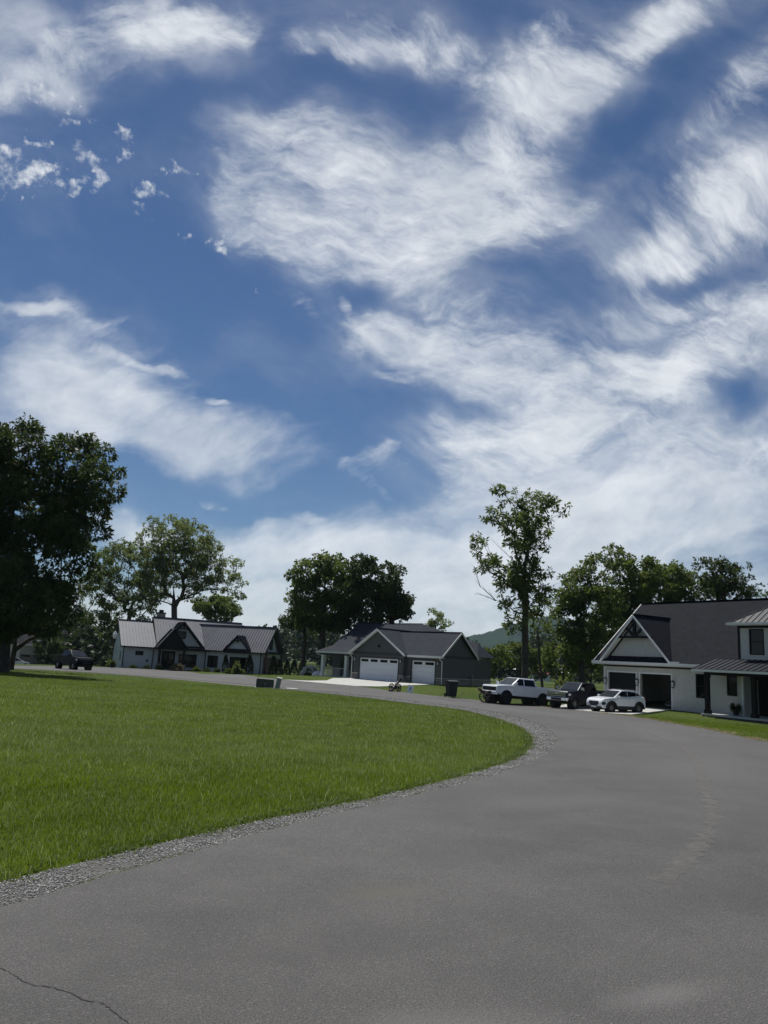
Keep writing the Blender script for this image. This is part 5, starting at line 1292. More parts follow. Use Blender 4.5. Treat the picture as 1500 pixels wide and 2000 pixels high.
def pickup(name, label, loc, rz, paint, scale=1.0, grille='black', cladding=None, wheel_r=.42, rim='plastic', chrome_face=False, group=None, lift=.0, extended=True):
    V = thing(name, label, 'pickup truck', loc, rz, group); V.scale = (scale,) * 3
    P_, K, Ch = M[paint], M['plastic'], M['chrome']
    fx, rx = 1.85, -1.85; r = wheel_r; zb = .52 + lift; ar = r + .10
    hood, belt, rail = 1.22 + lift, 1.30 + lift, 1.34 + lift; xf, xr = 2.78, -3.02
    # front body: bumper line to the back of the cab, wheel arch cut out
    prof = [(xf - .10, zb + .16)] + [(xf, zb + .34), (xf - .02, hood - .12), (xf - .10, hood - .02), (1.75, hood + .05), (1.32, belt)] + [(-1.25, belt), (-1.28, zb)] + \
           [(fx - ar * 1.02, zb)] + [(fx + ar * math.cos(a), max(zb, r + (ar) * math.sin(a))) for a in [math.pi * (1 - i / 10) for i in range(1, 10)]] + [(fx + ar * 1.02, zb + .02)]
    body = shell(V, 'body', prof, .99, P_, .06, lambda x, z: (1 - .10 * max(0, (x - 1.9) / .9) ** 2) * (1 - .035 * max(0, (z - .9 - lift) / .4)))
    # cab
    zt = 1.90 + lift; wb, wt = .92, .74
    cab_l = [(1.34, belt - .02), (.46, zt), (-1.10, zt), (-1.27, belt - .02)]
    vs = [(x, -(wb if z < belt else wt), z) for x, z in cab_l] + [(x, (wb if z < belt else wt), z) for x, z in cab_l]
    cab = MB().add(vs, [(0,1,2,3),(7,6,5,4),(0,4,5,1),(1,5,6,2),(2,6,7,3),(3,7,4,0)]).build('cab', P_, V, smooth=True, bevel=.07, seg=3)
    G = M['glass_blue']; F_ = lambda t, s: None
    A, B, C_, D = [Vector((x, 0, z)) for x, z in cab_l]
    def sidept(x, z, s):
        t = (z - (belt - .02)) / (zt - belt + .02); return Vector((x, s * (wb + (wt - wb) * t), z))
    quadpane(cab, 'windscreen', inset([(1.34, -wb, belt - .02), (1.34, wb, belt - .02), (.46, wt, zt), (.46, -wt, zt)], .86), G, (1, 0, .5))
    quadpane(cab, 'rear_window', inset([(-1.27, -wb, belt), (-1.27, wb, belt), (-1.10, wt, zt), (-1.10, -wt, zt)], .76), M['glass'], (-1, 0, .2))
    for s in (-1, 1):
        z0, z1 = belt + .03, zt - .10
        quadpane(cab, 'side_window', [sidept(1.10, z0, s), sidept(.14, z0, s), sidept(.12, z1, s), sidept(.58, z1, s)], M['glass'], (0, s, .2))
        quadpane(cab, 'side_window', [sidept(.03, z0, s), sidept(-1.04, z0, s), sidept(-.96, z1, s), sidept(.01, z1, s)], M['glass'], (0, s, .2))
        y = s * .985
        for xa, xb in ((1.18, .09), (.06, -1.18)):
            d = MB().box(min(xa, xb), max(xa, xb), min(y, y + s * .012), max(y, y + s * .012), zb + .12, belt - .05).build('door', P_, V, bevel=.004)
            MB().box(min(xa, xb) + .05, min(xa, xb) + .24, min(y + s * .012, y + s * .04), max(y + s * .012, y + s * .04), belt - .18, belt - .13).build('door_handle', Ch if chrome_face else P_, d)
        mm = MB().box(1.0, 1.16, *sorted((s * .98, s * 1.24)), belt + .02, belt + .24).build('mirror', Ch if chrome_face else P_, V, bevel=.04)
        MB().box(1.04, 1.10, *sorted((s * .86, s * .99)), belt + .0, belt + .06).build('mirror_arm', K, mm)
        MB().box(-.95, 1.0, *sorted((s * .80, s * .96)), zb - .05, zb + .0).build('side_step', K, V, bevel=.01)
    # bed with open top
    prof = [(-1.30, zb)] + [(-1.30, rail), (xr, rail), (xr, zb + .1)] + [(rx - ar * 1.02, zb + .08)] + [(rx - ar * math.cos(a), max(zb, r + ar * math.sin(a))) for a in [math.pi * i / 10 for i in range(1, 10)]] + [(rx + ar * 1.02, zb)]
    mb = MB()
    bed = None
    for s in (-1, 1):
        m2 = MB().prism(prof, *sorted((s * .86, s * .985)))
        o = m2.build('bed_side', P_, V, smooth=True, bevel=.03)
    MB().box(xr - .0, xr + .07, -.86, .86, zb + .12, rail).build('tailgate', P_, V, bevel=.02)
    MB().box(-1.36, -1.30, -.86, .86, zb + .1, rail).box(xr + .07, -1.36, -.86, .86, .80 + lift, .84 + lift).build('bed_floor', K, V)
    for s in (-1, 1): boxp(V, 'tail_light', M['red_lens'], xr - .02, xr + .05, *sorted((s * .84, s * .975)), .95 + lift, 1.28 + lift)
    boxp(V, 'rear_bumper', Ch if chrome_face else K, xr - .16, xr + .02, -.94, .94, .56 + lift, .76 + lift, bevel=.04)
    # chassis, face
    MB().box(-2.8, 2.5, -.72, .72, .36 + lift * .6, zb + .12).build('chassis', M['iron'], V)
    for x in (fx, rx): MB().tube([(x, -.85, r), (x, .85, r)], .07, 8).build('axle', M['iron'], V)
    gr = MB().box(xf - .08, xf + .012, -.80, .80, .80 + lift, hood - .13).build('grille', K, V, bevel=.02)
    mb = MB()
    if chrome_face:
        for z in (.84, .98, 1.07): mb.box(xf + .0, xf + .035, -.78, .78, z + lift, z + .055 + lift)
        mb.box(xf + .0, xf + .045, -.14, .14, .95 + lift, 1.07 + lift)
    else:
        mb.box(xf + .0, xf + .03, -.78, .78, 1.00 + lift, 1.04 + lift); mb.box(xf, xf + .03, -.78, .78, .84 + lift, .87 + lift)
        mb.box(xf + .01, xf + .045, -.13, .13, .98 + lift, 1.06 + lift)
    mb.build('grille_bar', Ch if chrome_face else M['iron'], gr)
    for s in (-1, 1):
        q = MB().add([(xf - .10, s * .60, .90 + lift), (xf + .005, s * .58, .90 + lift), (xf + .005, s * .58, 1.08 + lift), (xf - .10, s * .60, 1.08 + lift), (xf - .42, s * .955, .92 + lift), (xf - .14, s * .93, .90 + lift), (xf - .16, s * .93, 1.08 + lift), (xf - .42, s * .955, 1.08 + lift)],
                     [(0,3,2,1),(4,5,6,7),(0,1,5,4),(1,2,6,5),(2,3,7,6),(3,0,4,7)])
        h = q.build('headlight', M['lamp_lens'], V, bevel=.015)
        MB().lathe([(.035, xf - .02), (.06, xf + .02), (.0, xf + .03)], 12, (0, s * .72, .62 + lift), axis='x').build('fog_light', M['lamp_lens'], V)
    bp = MB().add([(xf - .05, -.97, .50 + lift), (xf - .05, .97, .50 + lift), (xf + .14, .86, .52 + lift), (xf + .14, -.86, .52 + lift), (xf - .10, -.99, .78 + lift), (xf - .10, .99, .78 + lift), (xf + .13, .86, .76 + lift), (xf + .13, -.86, .76 + lift)],
                  [(0,3,2,1),(4,5,6,7),(0,1,5,4),(1,2,6,5),(2,3,7,6),(3,0,4,7)]).build('front_bumper', Ch if chrome_face else P_, V, bevel=.04)
    MB().box(xf + .10, xf + .150, -.45, .45, .56 + lift, .72 + lift).build('bumper_intake', K, bp)
    for x in (fx, rx):
        for s in (-1, 1): wheel(V, x, s * .83, r, .30, s, M[rim])
    for s in (-1, 1):
        for x in (fx, rx):
            mb = MB(); pts = [(x + (ar + .01) * math.cos(a), s * .985, r + (ar + .01) * math.sin(a)) for a in [math.pi * i / 12 for i in range(13)]]
            mb.tube(pts, .03, 6); mb.build('arch_lip', K if not chrome_face else P_, V)
            MB().lathe([(.0, s * .56), (ar * .97, s * .56), (ar * .97, s * .97)], 18, (x, 0, r), axis='y', cap=False).build('wheel_well', M['plastic'], V)
    MB().lathe([(.03, zt - .02), (.03, zt + .05), (.0, zt + .06)], 8, (-.6, 0, 0)).build('antenna', K, V)
    return V

def crossover(name, label, loc, rz, scale=1.0):
    V = thing(name, label, 'car', loc, rz); V.scale = (scale,) * 3
    P_, K = M['car_white'], M['plastic']; fx, rx, r = 1.30, -1.30, .335; ar = .40; zb = .27
    hood, belt = .97, 1.03; xf, xr = 2.12, -2.05
    prof = [(xf - .12, zb), (xf, .42), (xf + .01, .66), (xf - .10, .84), (1.85, .92), (1.05, 1.03), (.2, 1.05), (-1.2, 1.12), (xr + .12, 1.14), (xr, .95), (xr + .01, .5), (xr + .12, .34)] + \
           [(rx - ar, .33)] + [(rx - ar * math.cos(a), max(.30, r + ar * math.sin(a))) for a in [math.pi * i / 10 for i in range(1, 10)]] + [(rx + ar, zb)] + [(fx - ar, zb)] + [(fx - ar * math.cos(a), max(.30, r + ar * math.sin(a))) for a in [math.pi * i / 10 for i in range(1, 10)]] + [(fx + ar, zb)]
    def tp(x, z):
        k = 1 - .14 * max(0, (x - 1.3) / .8) ** 2 - .10 * max(0, (-1.4 - x) / .65) ** 2
        return k * (1 - .05 * max(0, (z - .75) / .35))
    body = shell(V, 'body', prof, .90, P_, .07, tp)
    belt_l = [(1.02, 1.00), (.20, 1.50), (-.35, 1.55), (-1.25, 1.50), (-1.78, 1.12)]
    wb, wt = .82, .64
    vs = []
    for s in (-1, 1):
        for x, z in belt_l:
            t = (z - 1.0) / .55; vs.append((x, s * (wb + (wt - wb) * max(0, t)), z))
    cab = MB().add(vs, [(0,1,2,3,4),(9,8,7,6,5),(0,5,6,1),(1,6,7,2),(2,7,8,3),(3,8,9,4),(4,9,5,0)]).build('cabin', P_, V, smooth=True, bevel=.06, seg=3)
    def sp(x, z, s): t = (z - 1.0) / .55; return Vector((x, s * (wb + (wt - wb) * t), z))
    quadpane(cab, 'windscreen', inset([(1.02, -wb, 1.0), (1.02, wb, 1.0), (.20, .662, 1.50), (.20, -.662, 1.50)], .88), M['glass_blue'], (1, 0, .6))
    quadpane(cab, 'rear_window', inset([(-1.78, -.78, 1.12), (-1.78, .78, 1.12), (-1.25, .662, 1.50), (-1.25, -.662, 1.50)], .8), M['glass'], (-1, 0, .6))
    for s in (-1, 1):
        quadpane(cab, 'side_window', [sp(.74, 1.09, s), sp(-.28, 1.10, s), sp(-.30, 1.46, s), sp(.20, 1.43, s)], M['glass'], (0, s, .3))
        quadpane(cab, 'side_window', [sp(-.34, 1.10, s), sp(-1.12, 1.16, s), sp(-1.14, 1.40, s), sp(-.36, 1.46, s)], M['glass'], (0, s, .3))
        quadpane(cab, 'quarter_window', [sp(-1.18, 1.18, s), sp(-1.52, 1.22, s), sp(-1.22, 1.40, s), sp(-1.19, 1.41, s)], M['glass'], (0, s, .3))
        y = s * .885
        for xa, xb, zt in ((-.30, .80, 1.0), (-1.02, -.33, 1.04)):
            d = MB().box(xa, xb, *sorted((y, y + s * .018)), .50, zt - .04).build('door', P_, V, bevel=.006); MB().box(xa + .06, xa + .22, *sorted((y + s * .018, y + s * .04)), .86, .90).build('door_handle', P_, d)
        MB().box(-.92, .92, *sorted((s * .87, s * .925)), .25, .46).build('sill_cladding', K, V, bevel=.02)
        m = MB().box(.62, .80, *sorted((s * .90, s * 1.06)), 1.02, 1.16).build('mirror', P_, V, bevel=.04); MB().box(.68, .74, *sorted((s * .80, s * .92)), 1.0, 1.06).build('mirror_arm', K, m)
        for x in (fx, rx):
            n = 12; mb = MB(); q = []
            for i in range(n + 1):
                a = math.pi * (i / n); q.append(((ar + .0), (ar + .11), a))
            vs = []
            for ri, ro, a in q:
                for rr in (ri, ro):
                    for yy in (s * .84, s * .925): vs.append((x + rr * math.cos(a), yy, r + rr * math.sin(a) - .03))
            fs = []
            for i in range(n):
                b = i * 4; c = b + 4
                fs += [(b + 1, b + 3, c + 3, c + 1), (b + 2, b, c, c + 2), (b + 3, b + 2, c + 2, c + 3), (b, b + 1, c + 1, c)]
            fs += [(0, 2, 3, 1), (4 * n, 4 * n + 1, 4 * n + 3, 4 * n + 2)]
            mb.add(vs, fs); mb.build('arch_cladding', K, V)
            MB().lathe([(.0, s * .52), (ar * .98, s * .52), (ar * .98, s * .86)], 18, (x, 0, r), axis='y', cap=False).build('wheel_well', K, V)
            wheel(V, x, s * .76, r, .22, s, M['steel'], 8)
        # thin upper lamp and main lamp in dark housing
        MB().add([(xf - .26, s * .80, .80), (xf - .06, s * .60, .80), (xf - .08, s * .60, .84), (xf - .30, s * .80, .85), (xf - .36, s * .80, .80), (xf - .16, s * .58, .80), (xf - .18, s * .58, .84), (xf - .40, s * .80, .85)], [(0,1,2,3),(7,6,5,4),(0,4,5,1),(1,5,6,2),(2,6,7,3),(3,7,4,0)]).build('day_light', M['lamp_lens'], V)
        h = MB().box(xf - .34, xf - .02, *sorted((s * .56, s * .83)), .50, .70).build('headlight_housing', K, V, bevel=.03); MB().lathe([(.03, xf - .03), (.08, xf - .015), (.09, xf + .0), (.0, xf + .012)], 12, (0, s * .66, .60), axis='x').build('headlight', M['lamp_lens'], h)
        MB().tube([(.15, s * .60, 1.55), (.10, s * .60, 1.60), (-1.0, s * .60, 1.61), (-1.2, s * .60, 1.54)], .022, 6).build('roof_rail', K, V)
        boxp(V, 'tail_light', M['red_lens'], xr - .02, xr + .10, *sorted((s * .58, s * .80)), .92, 1.06)
    g = MB().prism([(-.42, .74), (.42, .74), (.50, .60), (.30, .42), (-.30, .42), (-.50, .60)], xf - .06, xf + .025, axis='x').build('grille', K, V, bevel=.01)
    mb = MB()
    for z in (.50, .57, .64): mb.box(xf + .025, xf + .035, -.40, .40, z, z + .018)
    mb.lathe([(.075, xf + .03), (.075, xf + .045)], 14, (0, 0, .66), axis='x'); mb.build('grille_trim', M['steel'], g)
    MB().box(xf - .12, xf + .02, -.72, .72, .24, .38).build('front_cladding', K, V, bevel=.03); MB().box(xf + .0, xf + .03, -.26, .26, .30, .40).build('number_plate', M['sign_white'], V)
    MB().box(xr - .02, xr + .12, -.74, .74, .27, .55).build('rear_cladding', K, V, bevel=.03); MB().box(-1.9, 1.95, -.66, .66, .18, .32).build('underbody', M['iron'], V)
    return V

def aim(front, rear):
    """heading from two ground points, rear axle to front axle"""
    return math.atan2(front[1] - rear[1], front[0] - rear[0])
def wheel_pose(f, r_, track, side, base):
    """vehicle origin from the ground points of the two wheels on one side"""
    a = aim(f, r_); n = Vector((-math.sin(a), math.cos(a)))
    mid = Vector(((f[0] + r_[0]) / 2, (f[1] + r_[1]) / 2)) - n * (side * track / 2)
    return mid, a
mid, a = wheel_pose((9.5, 57.0), (12.54, 58.8), 1.62, 1, 3.6)
T1 = pickup('pickup_truck', 'white crew cab pickup with black grille parked beside the road', (mid.x, mid.y, -.95), a, 'car_white', .95, wheel_r=.46, rim='plastic', lift=.14)
T1.rotation_euler = (0, R(-2.2), a)
hd = Vector((-.74, -.67)).normalized(); a = math.atan2(hd.y, hd.x); left = Vector((-hd.y, hd.x))
# near front wheel stands at (14.25, 56.1)
c = Vector((14.25, 56.2)) - hd * 1.85 * .95 - left * .83 * .95
T2 = pickup('pickup_truck', 'midnight blue pickup with chrome grille and bumper behind the small white car', (c.x, c.y, -.93), a, 'car_navy', .95, wheel_r=.40, rim='steel', chrome_face=True, lift=.06)
mid, a = wheel_pose((15.9, 52.8), (18.1, 53.95), 1.52, 1, 2.6)
C1 = crossover('small_car', 'white compact crossover with black wheel arches on the concrete drive', (mid.x, mid.y, -.865), a, .965)
T3 = pickup('pickup_truck', 'black pickup parked in tree shade on the far side of the lawn', (-29.9, 78.0, Tz(-29.9, 78.0) + .03), R(-44), 'car_black', .92, wheel_r=.42, rim='steel', lift=.1)
C2 = copy_thing(C1, (-52.21, 113.5, Tz(-52.21, 113.5)), R(60), 'white car beside the brown garage door of the tan house'); C2.scale = (1.05,) * 3

# ------------------------------------------------------------------ trees: trunk and limbs grown towards the clumps of the crown, leaves in sprays
TREES = {
'T1': dict(x=-27.24,y=58,trunk=[(-0.36,3.45),(-0.7,7.26),(-1.12,11.96)],ell=[(-1.24,16.82,2.84,2.68),(3.25,16.06,2.56,2.68),(5.23,14.54,1.89,1.89),(3.8,11.84,2.68,2.29),(0.24,12.04,3.75,3.35),(2.29,8.59,3.35,2.96),(1.18,5.44,3.35,2.96),(3.0,4.77,1.77,2.17),(-4.74,13.76,4.34,5.52),(-4.01,6.68,4.34,5.92),(1.46,3.47,2.56,0.95),(3.16,3.64,1.77,1.03),(-1.53,3.08,2.37,1.1)],r0=0.36),
'T1b': dict(x=-30.45,y=66,trunk=[(0.12,1.61),(0.12,3.96),(0.67,6.81)],ell=[(2.52,4.52,2.02,2.24),(4.37,7.02,1.8,2.02),(4.84,5.08,0.99,1.57),(5.62,7.53,1.12,1.57),(1.74,3.92,2.47,1.08)],r0=0.2),
'T2': dict(x=-31.91,y=125,trunk=[(-0.74,7.28),(-1.08,9.72),(-1.47,12.6)],ell=[(-2.79,21.79,4.08,2.97),(-5.49,19.51,3.57,2.55),(0.66,20.96,4.08,2.97),(3.41,18.74,3.23,2.55),(-1.9,17.43,6.37,2.97),(3.31,15.53,3.82,2.12),(7.47,15.77,2.72,2.72),(8.71,13.16,1.87,2.04),(5.17,13.63,2.97,1.53),(-5.05,15.57,3.57,2.38),(-8.06,18.52,2.38,2.12),(0.58,17.74,4.25,2.55),(-3.31,14.99,4.25,2.55),(1.79,14.03,3.4,1.87),(-4.28,12.44,3.23,1.87),(-5.79,11.11,2.72,1.53),(1.33,12.09,2.72,1.53)],r0=0.46),
'T3': dict(x=-39.72,y=128,trunk=[(-0.59,5.25),(-1.59,9.38)],ell=[(-4.7,17.56,3.92,3.48),(-6.74,13.33,3.05,3.48),(-1.99,12.74,4.18,2.79),(-6.69,8.25,3.05,3.05),(1.72,13.8,3.66,2.61),(-3.54,8.01,2.61,2.79),(0.47,9.91,3.05,2.18)],r0=0.5),
'T4': dict(x=-28.65,y=140,trunk=[(-0.52,6.63),(-0.87,11.2)],ell=[(-0.85,10.09,4.76,2.48),(-0.22,11.24,3.33,1.9),(-2.9,10.16,2.38,1.9)],r0=0.35),
'T5': dict(x=-6.25,y=92,trunk=[(-0.11,3.74),(-0.24,7.34),(-0.33,10.38)],ell=[(-0.05,13.48,2.38,1.75),(-2.41,11.98,2.38,2.0),(0.61,11.04,2.82,2.5),(-3.09,9.61,1.88,2.19),(0.21,7.97,3.13,2.5),(-1.47,7.57,2.5,2.19)],r0=0.32),
'T5b': dict(x=-8.6,y=95,trunk=[(-0.23,5.05),(-0.36,7.53)],ell=[(-0.16,5.8,1.68,1.55),(-1.48,7.47,1.94,1.81),(-2.56,6.78,0.78,0.45),(-0.15,8.16,1.62,1.62)],r0=0.25),
'T6': dict(x=-1.55,y=90,trunk=[(-0.28,4.39),(-0.43,7.92)],ell=[(-0.69,12.22,2.33,2.2),(-1.5,9.65,2.75,2.45),(0.33,9.16,2.75,2.75),(-1.31,6.69,3.18,1.96),(-3.33,5.69,2.14,1.71)],r0=0.4),
'T7': dict(x=2.2,y=93,trunk=[(-0.37,4.8),(-0.69,8.43)],ell=[(-1.44,12.1,2.4,1.9),(0.01,10.45,2.28,2.21),(-0.61,8.13,2.85,1.9),(0.59,8.81,1.64,1.77),(-2.2,8.97,2.21,2.53)],r0=0.38),
'T8': dict(x=10.02,y=130,trunk=[(-0.32,7.44),(-0.46,10.85)],ell=[(-0.44,10.33,1.94,1.59),(0.49,8.68,2.48,1.41),(-1.93,8.89,1.59,1.24)],r0=0.25),
'T9': dict(x=13.8,y=72,trunk=[(-0.06,4.6),(-0.07,7.67),(-0.15,9.34)],ell=[(-2.36,18.68,1.27,0.78),(-3.05,17.03,1.08,0.78),(-4.43,13.97,1.08,0.88),(-4.11,11.54,1.47,1.08),(-5.13,12.95,0.88,0.69),(-1.01,18.05,1.22,0.98),(0.47,17.74,1.71,1.18),(2.15,17.58,1.37,0.88),(3.48,17.16,0.64,0.64),(-2.77,15.55,1.57,1.08),(-1.05,15.4,1.96,1.22),(1.01,15.02,1.62,1.22),(-3.61,15.8,0.98,0.69),(1.52,13.57,0.78,0.98),(-0.42,13.22,1.62,1.22),(-4.77,12.48,0.98,0.69),(-3.4,11.82,1.37,0.88),(-1.44,11.2,1.62,1.22),(0.48,11.8,1.22,1.08),(-1.89,9.49,1.47,1.08),(0.04,9.35,1.62,1.22),(1.5,8.71,0.98,0.88),(-1.36,7.74,1.47,0.88),(0.56,7.47,1.37,0.98),(-0.37,6.23,1.18,0.69),(-1.09,6.19,1.57,0.98),(0.77,8.91,1.71,1.37),(-2.15,10.44,1.47,0.98),(0.02,10.8,1.96,1.22),(-0.78,14.18,1.96,1.22),(0.4,16.48,2.2,1.22)],r0=0.31),
'T10': dict(x=17.14,y=80,trunk=[(-0.36,3.07),(-0.62,6.17),(-0.02,8.05)],ell=[(-0.11,7.25,1.52,1.52),(1.36,8.39,1.2,1.52),(-0.89,6.26,0.98,0.98),(0.86,5.73,1.36,1.2)],r0=0.13),
'T11': dict(x=21.58,y=82,trunk=[(-0.03,5.06),(0.23,8.29)],ell=[(-0.34,10.99,2.34,2.34),(1.85,13.31,2.23,1.78),(3.29,14.84,1.23,1.0),(1.31,9.44,2.79,2.23),(-0.75,8.24,2.23,1.67),(0.51,6.58,2.23,1.67),(-1.54,10.1,1.56,1.78),(0.25,4.54,2.51,1.95),(2.41,6.8,2.23,2.23),(-1.12,6.06,1.67,1.95)],r0=0.3),
'T12': dict(x=28.08,y=86,trunk=[(-0.08,6.24),(0.0,9.63)],ell=[(-0.9,13.72,2.46,2.11),(1.42,13.85,2.34,1.64),(0.53,11.38,3.22,2.34),(-1.49,10.12,2.63,2.34),(-1.76,15.59,1.05,0.82),(0.23,9.08,3.51,2.34),(-2.07,7.53,2.34,2.34)],r0=0.34),
'T13': dict(x=33.33,y=88,trunk=[(0.1,7.25),(0.15,10.15)],ell=[(-1.07,14.68,2.39,1.2),(0.81,14.01,2.27,1.56),(-1.11,12.43,2.99,2.09),(1.96,12.48,2.15,1.68),(0.06,11.61,3.29,1.8)],r0=0.34),
'T14': dict(x=37.75,y=85,trunk=[(0.18,7.46),(0.26,10.27)],ell=[(-2.12,14.97,0.98,0.92),(-0.57,15.06,1.62,1.16),(0.52,13.29,2.6,1.62),(2.7,15.36,1.04,1.27),(3.55,13.29,1.04,1.16),(1.35,12.31,2.77,1.16),(-0.93,12.46,2.31,1.44)],r0=0.3),
'T15': dict(x=49.54,y=95,trunk=[(0.3,8.35),(0.55,14.03)],ell=[(-0.88,13.31,1.29,0.78),(1.86,14.74,2.58,2.58)],r0=0.3),
'B1': dict(x=18.72,y=118,trunk=[(-0.08,3.25)],ell=[(-0.11,4.24,2.41,1.77),(-1.61,2.79,1.6,1.44)],r0=0.1),
'B2': dict(x=20.67,y=86,trunk=[(-0.02,2.11)],ell=[(-0.03,3.21,2.63,2.22),(-1.18,4.26,1.46,1.46)],r0=0.1),
'B3': dict(x=23.2,y=84,trunk=[(-0.01,2.54)],ell=[(-0.01,3.63,2.0,2.4),(-1.12,4.65,1.71,1.71)],r0=0.1),
'B4': dict(x=18.45,y=80,trunk=[(-0.02,1.74)],ell=[(-0.01,0.87,1.31,0.76)],r0=0.1),
'B5': dict(x=23.08,y=125,trunk=[(-0.07,3.93)],ell=[(-0.5,4.71,2.97,2.12),(1.98,4.04,2.55,2.12)],r0=0.1),
'B6': dict(x=-48.88,y=140,trunk=[(-0.45,2.05)],ell=[(-1.53,3.34,2.38,2.09),(1.15,3.94,1.9,2.38)],r0=0.1),
'B7': dict(x=-43.79,y=110,trunk=[(-0.38,2.97)],ell=[(-0.38,2.97,1.65,1.87)],r0=0.1),
}


def leaves_mesh(P, D, size, wid, droop, n_leaf, spread):
    """sprays of leaves: P centres, D outward directions"""
    n = len(P); k = n_leaf
    up_ = np.array([0, 0, 1.0])
    d = D / (np.linalg.norm(D, axis=1, keepdims=True) + 1e-9)
    a = nrng.normal(0, 1, (n, k, 3)) * spread + d[:, None, :] * (1 - .4 * spread); a[..., 2] -= droop * nrng.uniform(.3, 1.2, (n, k))
    a /= np.linalg.norm(a, axis=2, keepdims=True) + 1e-9
    L = size * nrng.uniform(.65, 1.25, (n, k, 1))
    ref = nrng.normal(0, 1, (n, k, 3)); ref[..., 2] += .2
    s = np.cross(a, ref); s /= np.linalg.norm(s, axis=2, keepdims=True) + 1e-9
    nn = np.cross(s, a)
    b = P[:, None, :] + a * L * .10
    W = L * wid
    tip = b + a * L + np.array([0, 0, -1.0]) * L * droop * .25
    m1 = b + a * L * .48 + s * W * .5 + nn * L * .06; m2 = b + a * L * .48 - s * W * .5 + nn * L * .06
    V = np.stack([b, m1, tip, m2], 2).reshape(-1, 3)
    F = np.arange(len(V)).reshape(-1, 4)
    return V, F
def grow(spec, seed, clump=1.0, dens=1.0, bark='bark', rmin=.012, fill=1.0, sprays=26, flat=.8):
    """limb graph: trunk nodes plus clump centres, each joined to the best node below it"""
    g = np.random.default_rng(seed)
    base = np.array([0, 0, -.3]); tr = [np.array([0, 0, 0.0])] + [np.array([x, g.normal(0, .1), z]) for x, z in spec['trunk']]
    nodes = [base]; par = [-1]
    for i, p in enumerate(tr):
        if i:
            q = tr[i - 1]; k = max(1, int(np.linalg.norm(p - q) / 1.1))
            for j in range(1, k + 1): par.append(len(nodes) - 1); nodes.append(q + (p - q) * j / k + g.normal(0, .035, 3) * (j < k))
        else: par.append(0); nodes.append(p)
    ntrunk = len(nodes)
    cl = []
    for (x, z, rx, rz) in spec['ell']:
        ry = min((rx + rz) / 2 * 1.15, 4.6)
        n = max(2, int(fill * rx * rz * ry / (clump ** 3) * .55))
        y0 = g.normal(0, .35) * ry * .6
        for _ in range(n):
            v = g.normal(0, 1, 3); v /= np.linalg.norm(v); v *= g.uniform(.35, 1) ** .45
            cl.append((np.array([x + v[0] * max(.1, rx - clump * .35), y0 + v[1] * ry, z + v[2] * max(.1, rz - clump * .3)]), clump * g.uniform(.6, 1.15)))
    cl.sort(key=lambda c: np.hypot(c[0][0], c[0][1]) * .7 + c[0][2] * .35)
    tips = []
    for c, rr in cl:
        N = np.array(nodes[2:]); dv = c - N; dist = np.linalg.norm(dv, axis=1)
        cost = dist + np.where(dv[:, 2] < .15 * dist, 1.6 + (.3 * dist - dv[:, 2]) * .9, 0) + .02 * np.arange(len(N)) * 0
        j = int(np.argmin(cost)) + 2
        k = max(1, int(dist[j - 2] / .9)); p = nodes[j]; prev = j
        sag = min(.5, .10 * dist[j - 2])
        for i in range(1, k + 1):
            t = i / k; q = p + (c - p) * t + np.array([0, 0, 1]) * sag * math.sin(math.pi * t) + g.normal(0, .05, 3) * (i < k)
            par.append(prev); nodes.append(q); prev = len(nodes) - 1
        tips.append((prev, rr))
    N = np.array(nodes); r = np.zeros(len(N))
    for t, rr in tips: r[t] += 1
    for i in range(len(N) - 1, 0, -1):
        if r[i] == 0: r[i] = .5
        r[par[i]] += r[i]
    ex = math.log(spec['r0'] / rmin) / math.log(max(3, r[1])); r = rmin * r ** ex
    for i in range(min(4, ntrunk)): r[i] *= (1.22, 1.1, 1.03, 1.0)[i]
    mb = MB()
    for i in range(1, len(N)):
        a = par[i]; ra = min(r[a], r[i] * 1.5) if i >= ntrunk else r[a]
        mb.tube([N[a], N[i]], [ra, r[i]], 9 if r[i] > .12 else (5 if r[i] > .03 else 3), cap=False)
    # leaf sprays round every clump
    P = []; D = []
    for c, rr in cl:
        n = max(4, int(sprays * dens * rr * rr * g.uniform(.6, 1.35)))
        v = g.normal(0, 1, (n, 3)); v /= np.linalg.norm(v, axis=1, keepdims=True)
        rad = rr * g.uniform(.25, 1, (n, 1)) ** .5
        q = v * rad * np.array([1, 1, flat]); P.append(c + q); D.append(v + np.array([0, 0, .35]))
    return mb, np.vstack(P), np.vstack(D)
def tree(key, label, cat='tree', name=None, group=None, seed=1, leaf='leaf_mid', size=.32, wid=.42, droop=.25, n_leaf=6, spread=.9, bark='bark', extra=None, **k):
    sp = TREES[key]; t = thing(name or cat, label, cat, (sp['x'], sp['y'], Tz(sp['x'], sp['y'])), 0, group)
    mb, P, D = grow(sp, seed, **k)
    if extra: extra(mb)
    mb.build('trunk', M[bark], t, smooth=True)
    V, F = leaves_mesh(P, D, size, wid, droop, n_leaf, spread)
    np_object('crown', V, F, M[leaf], t)
    return t
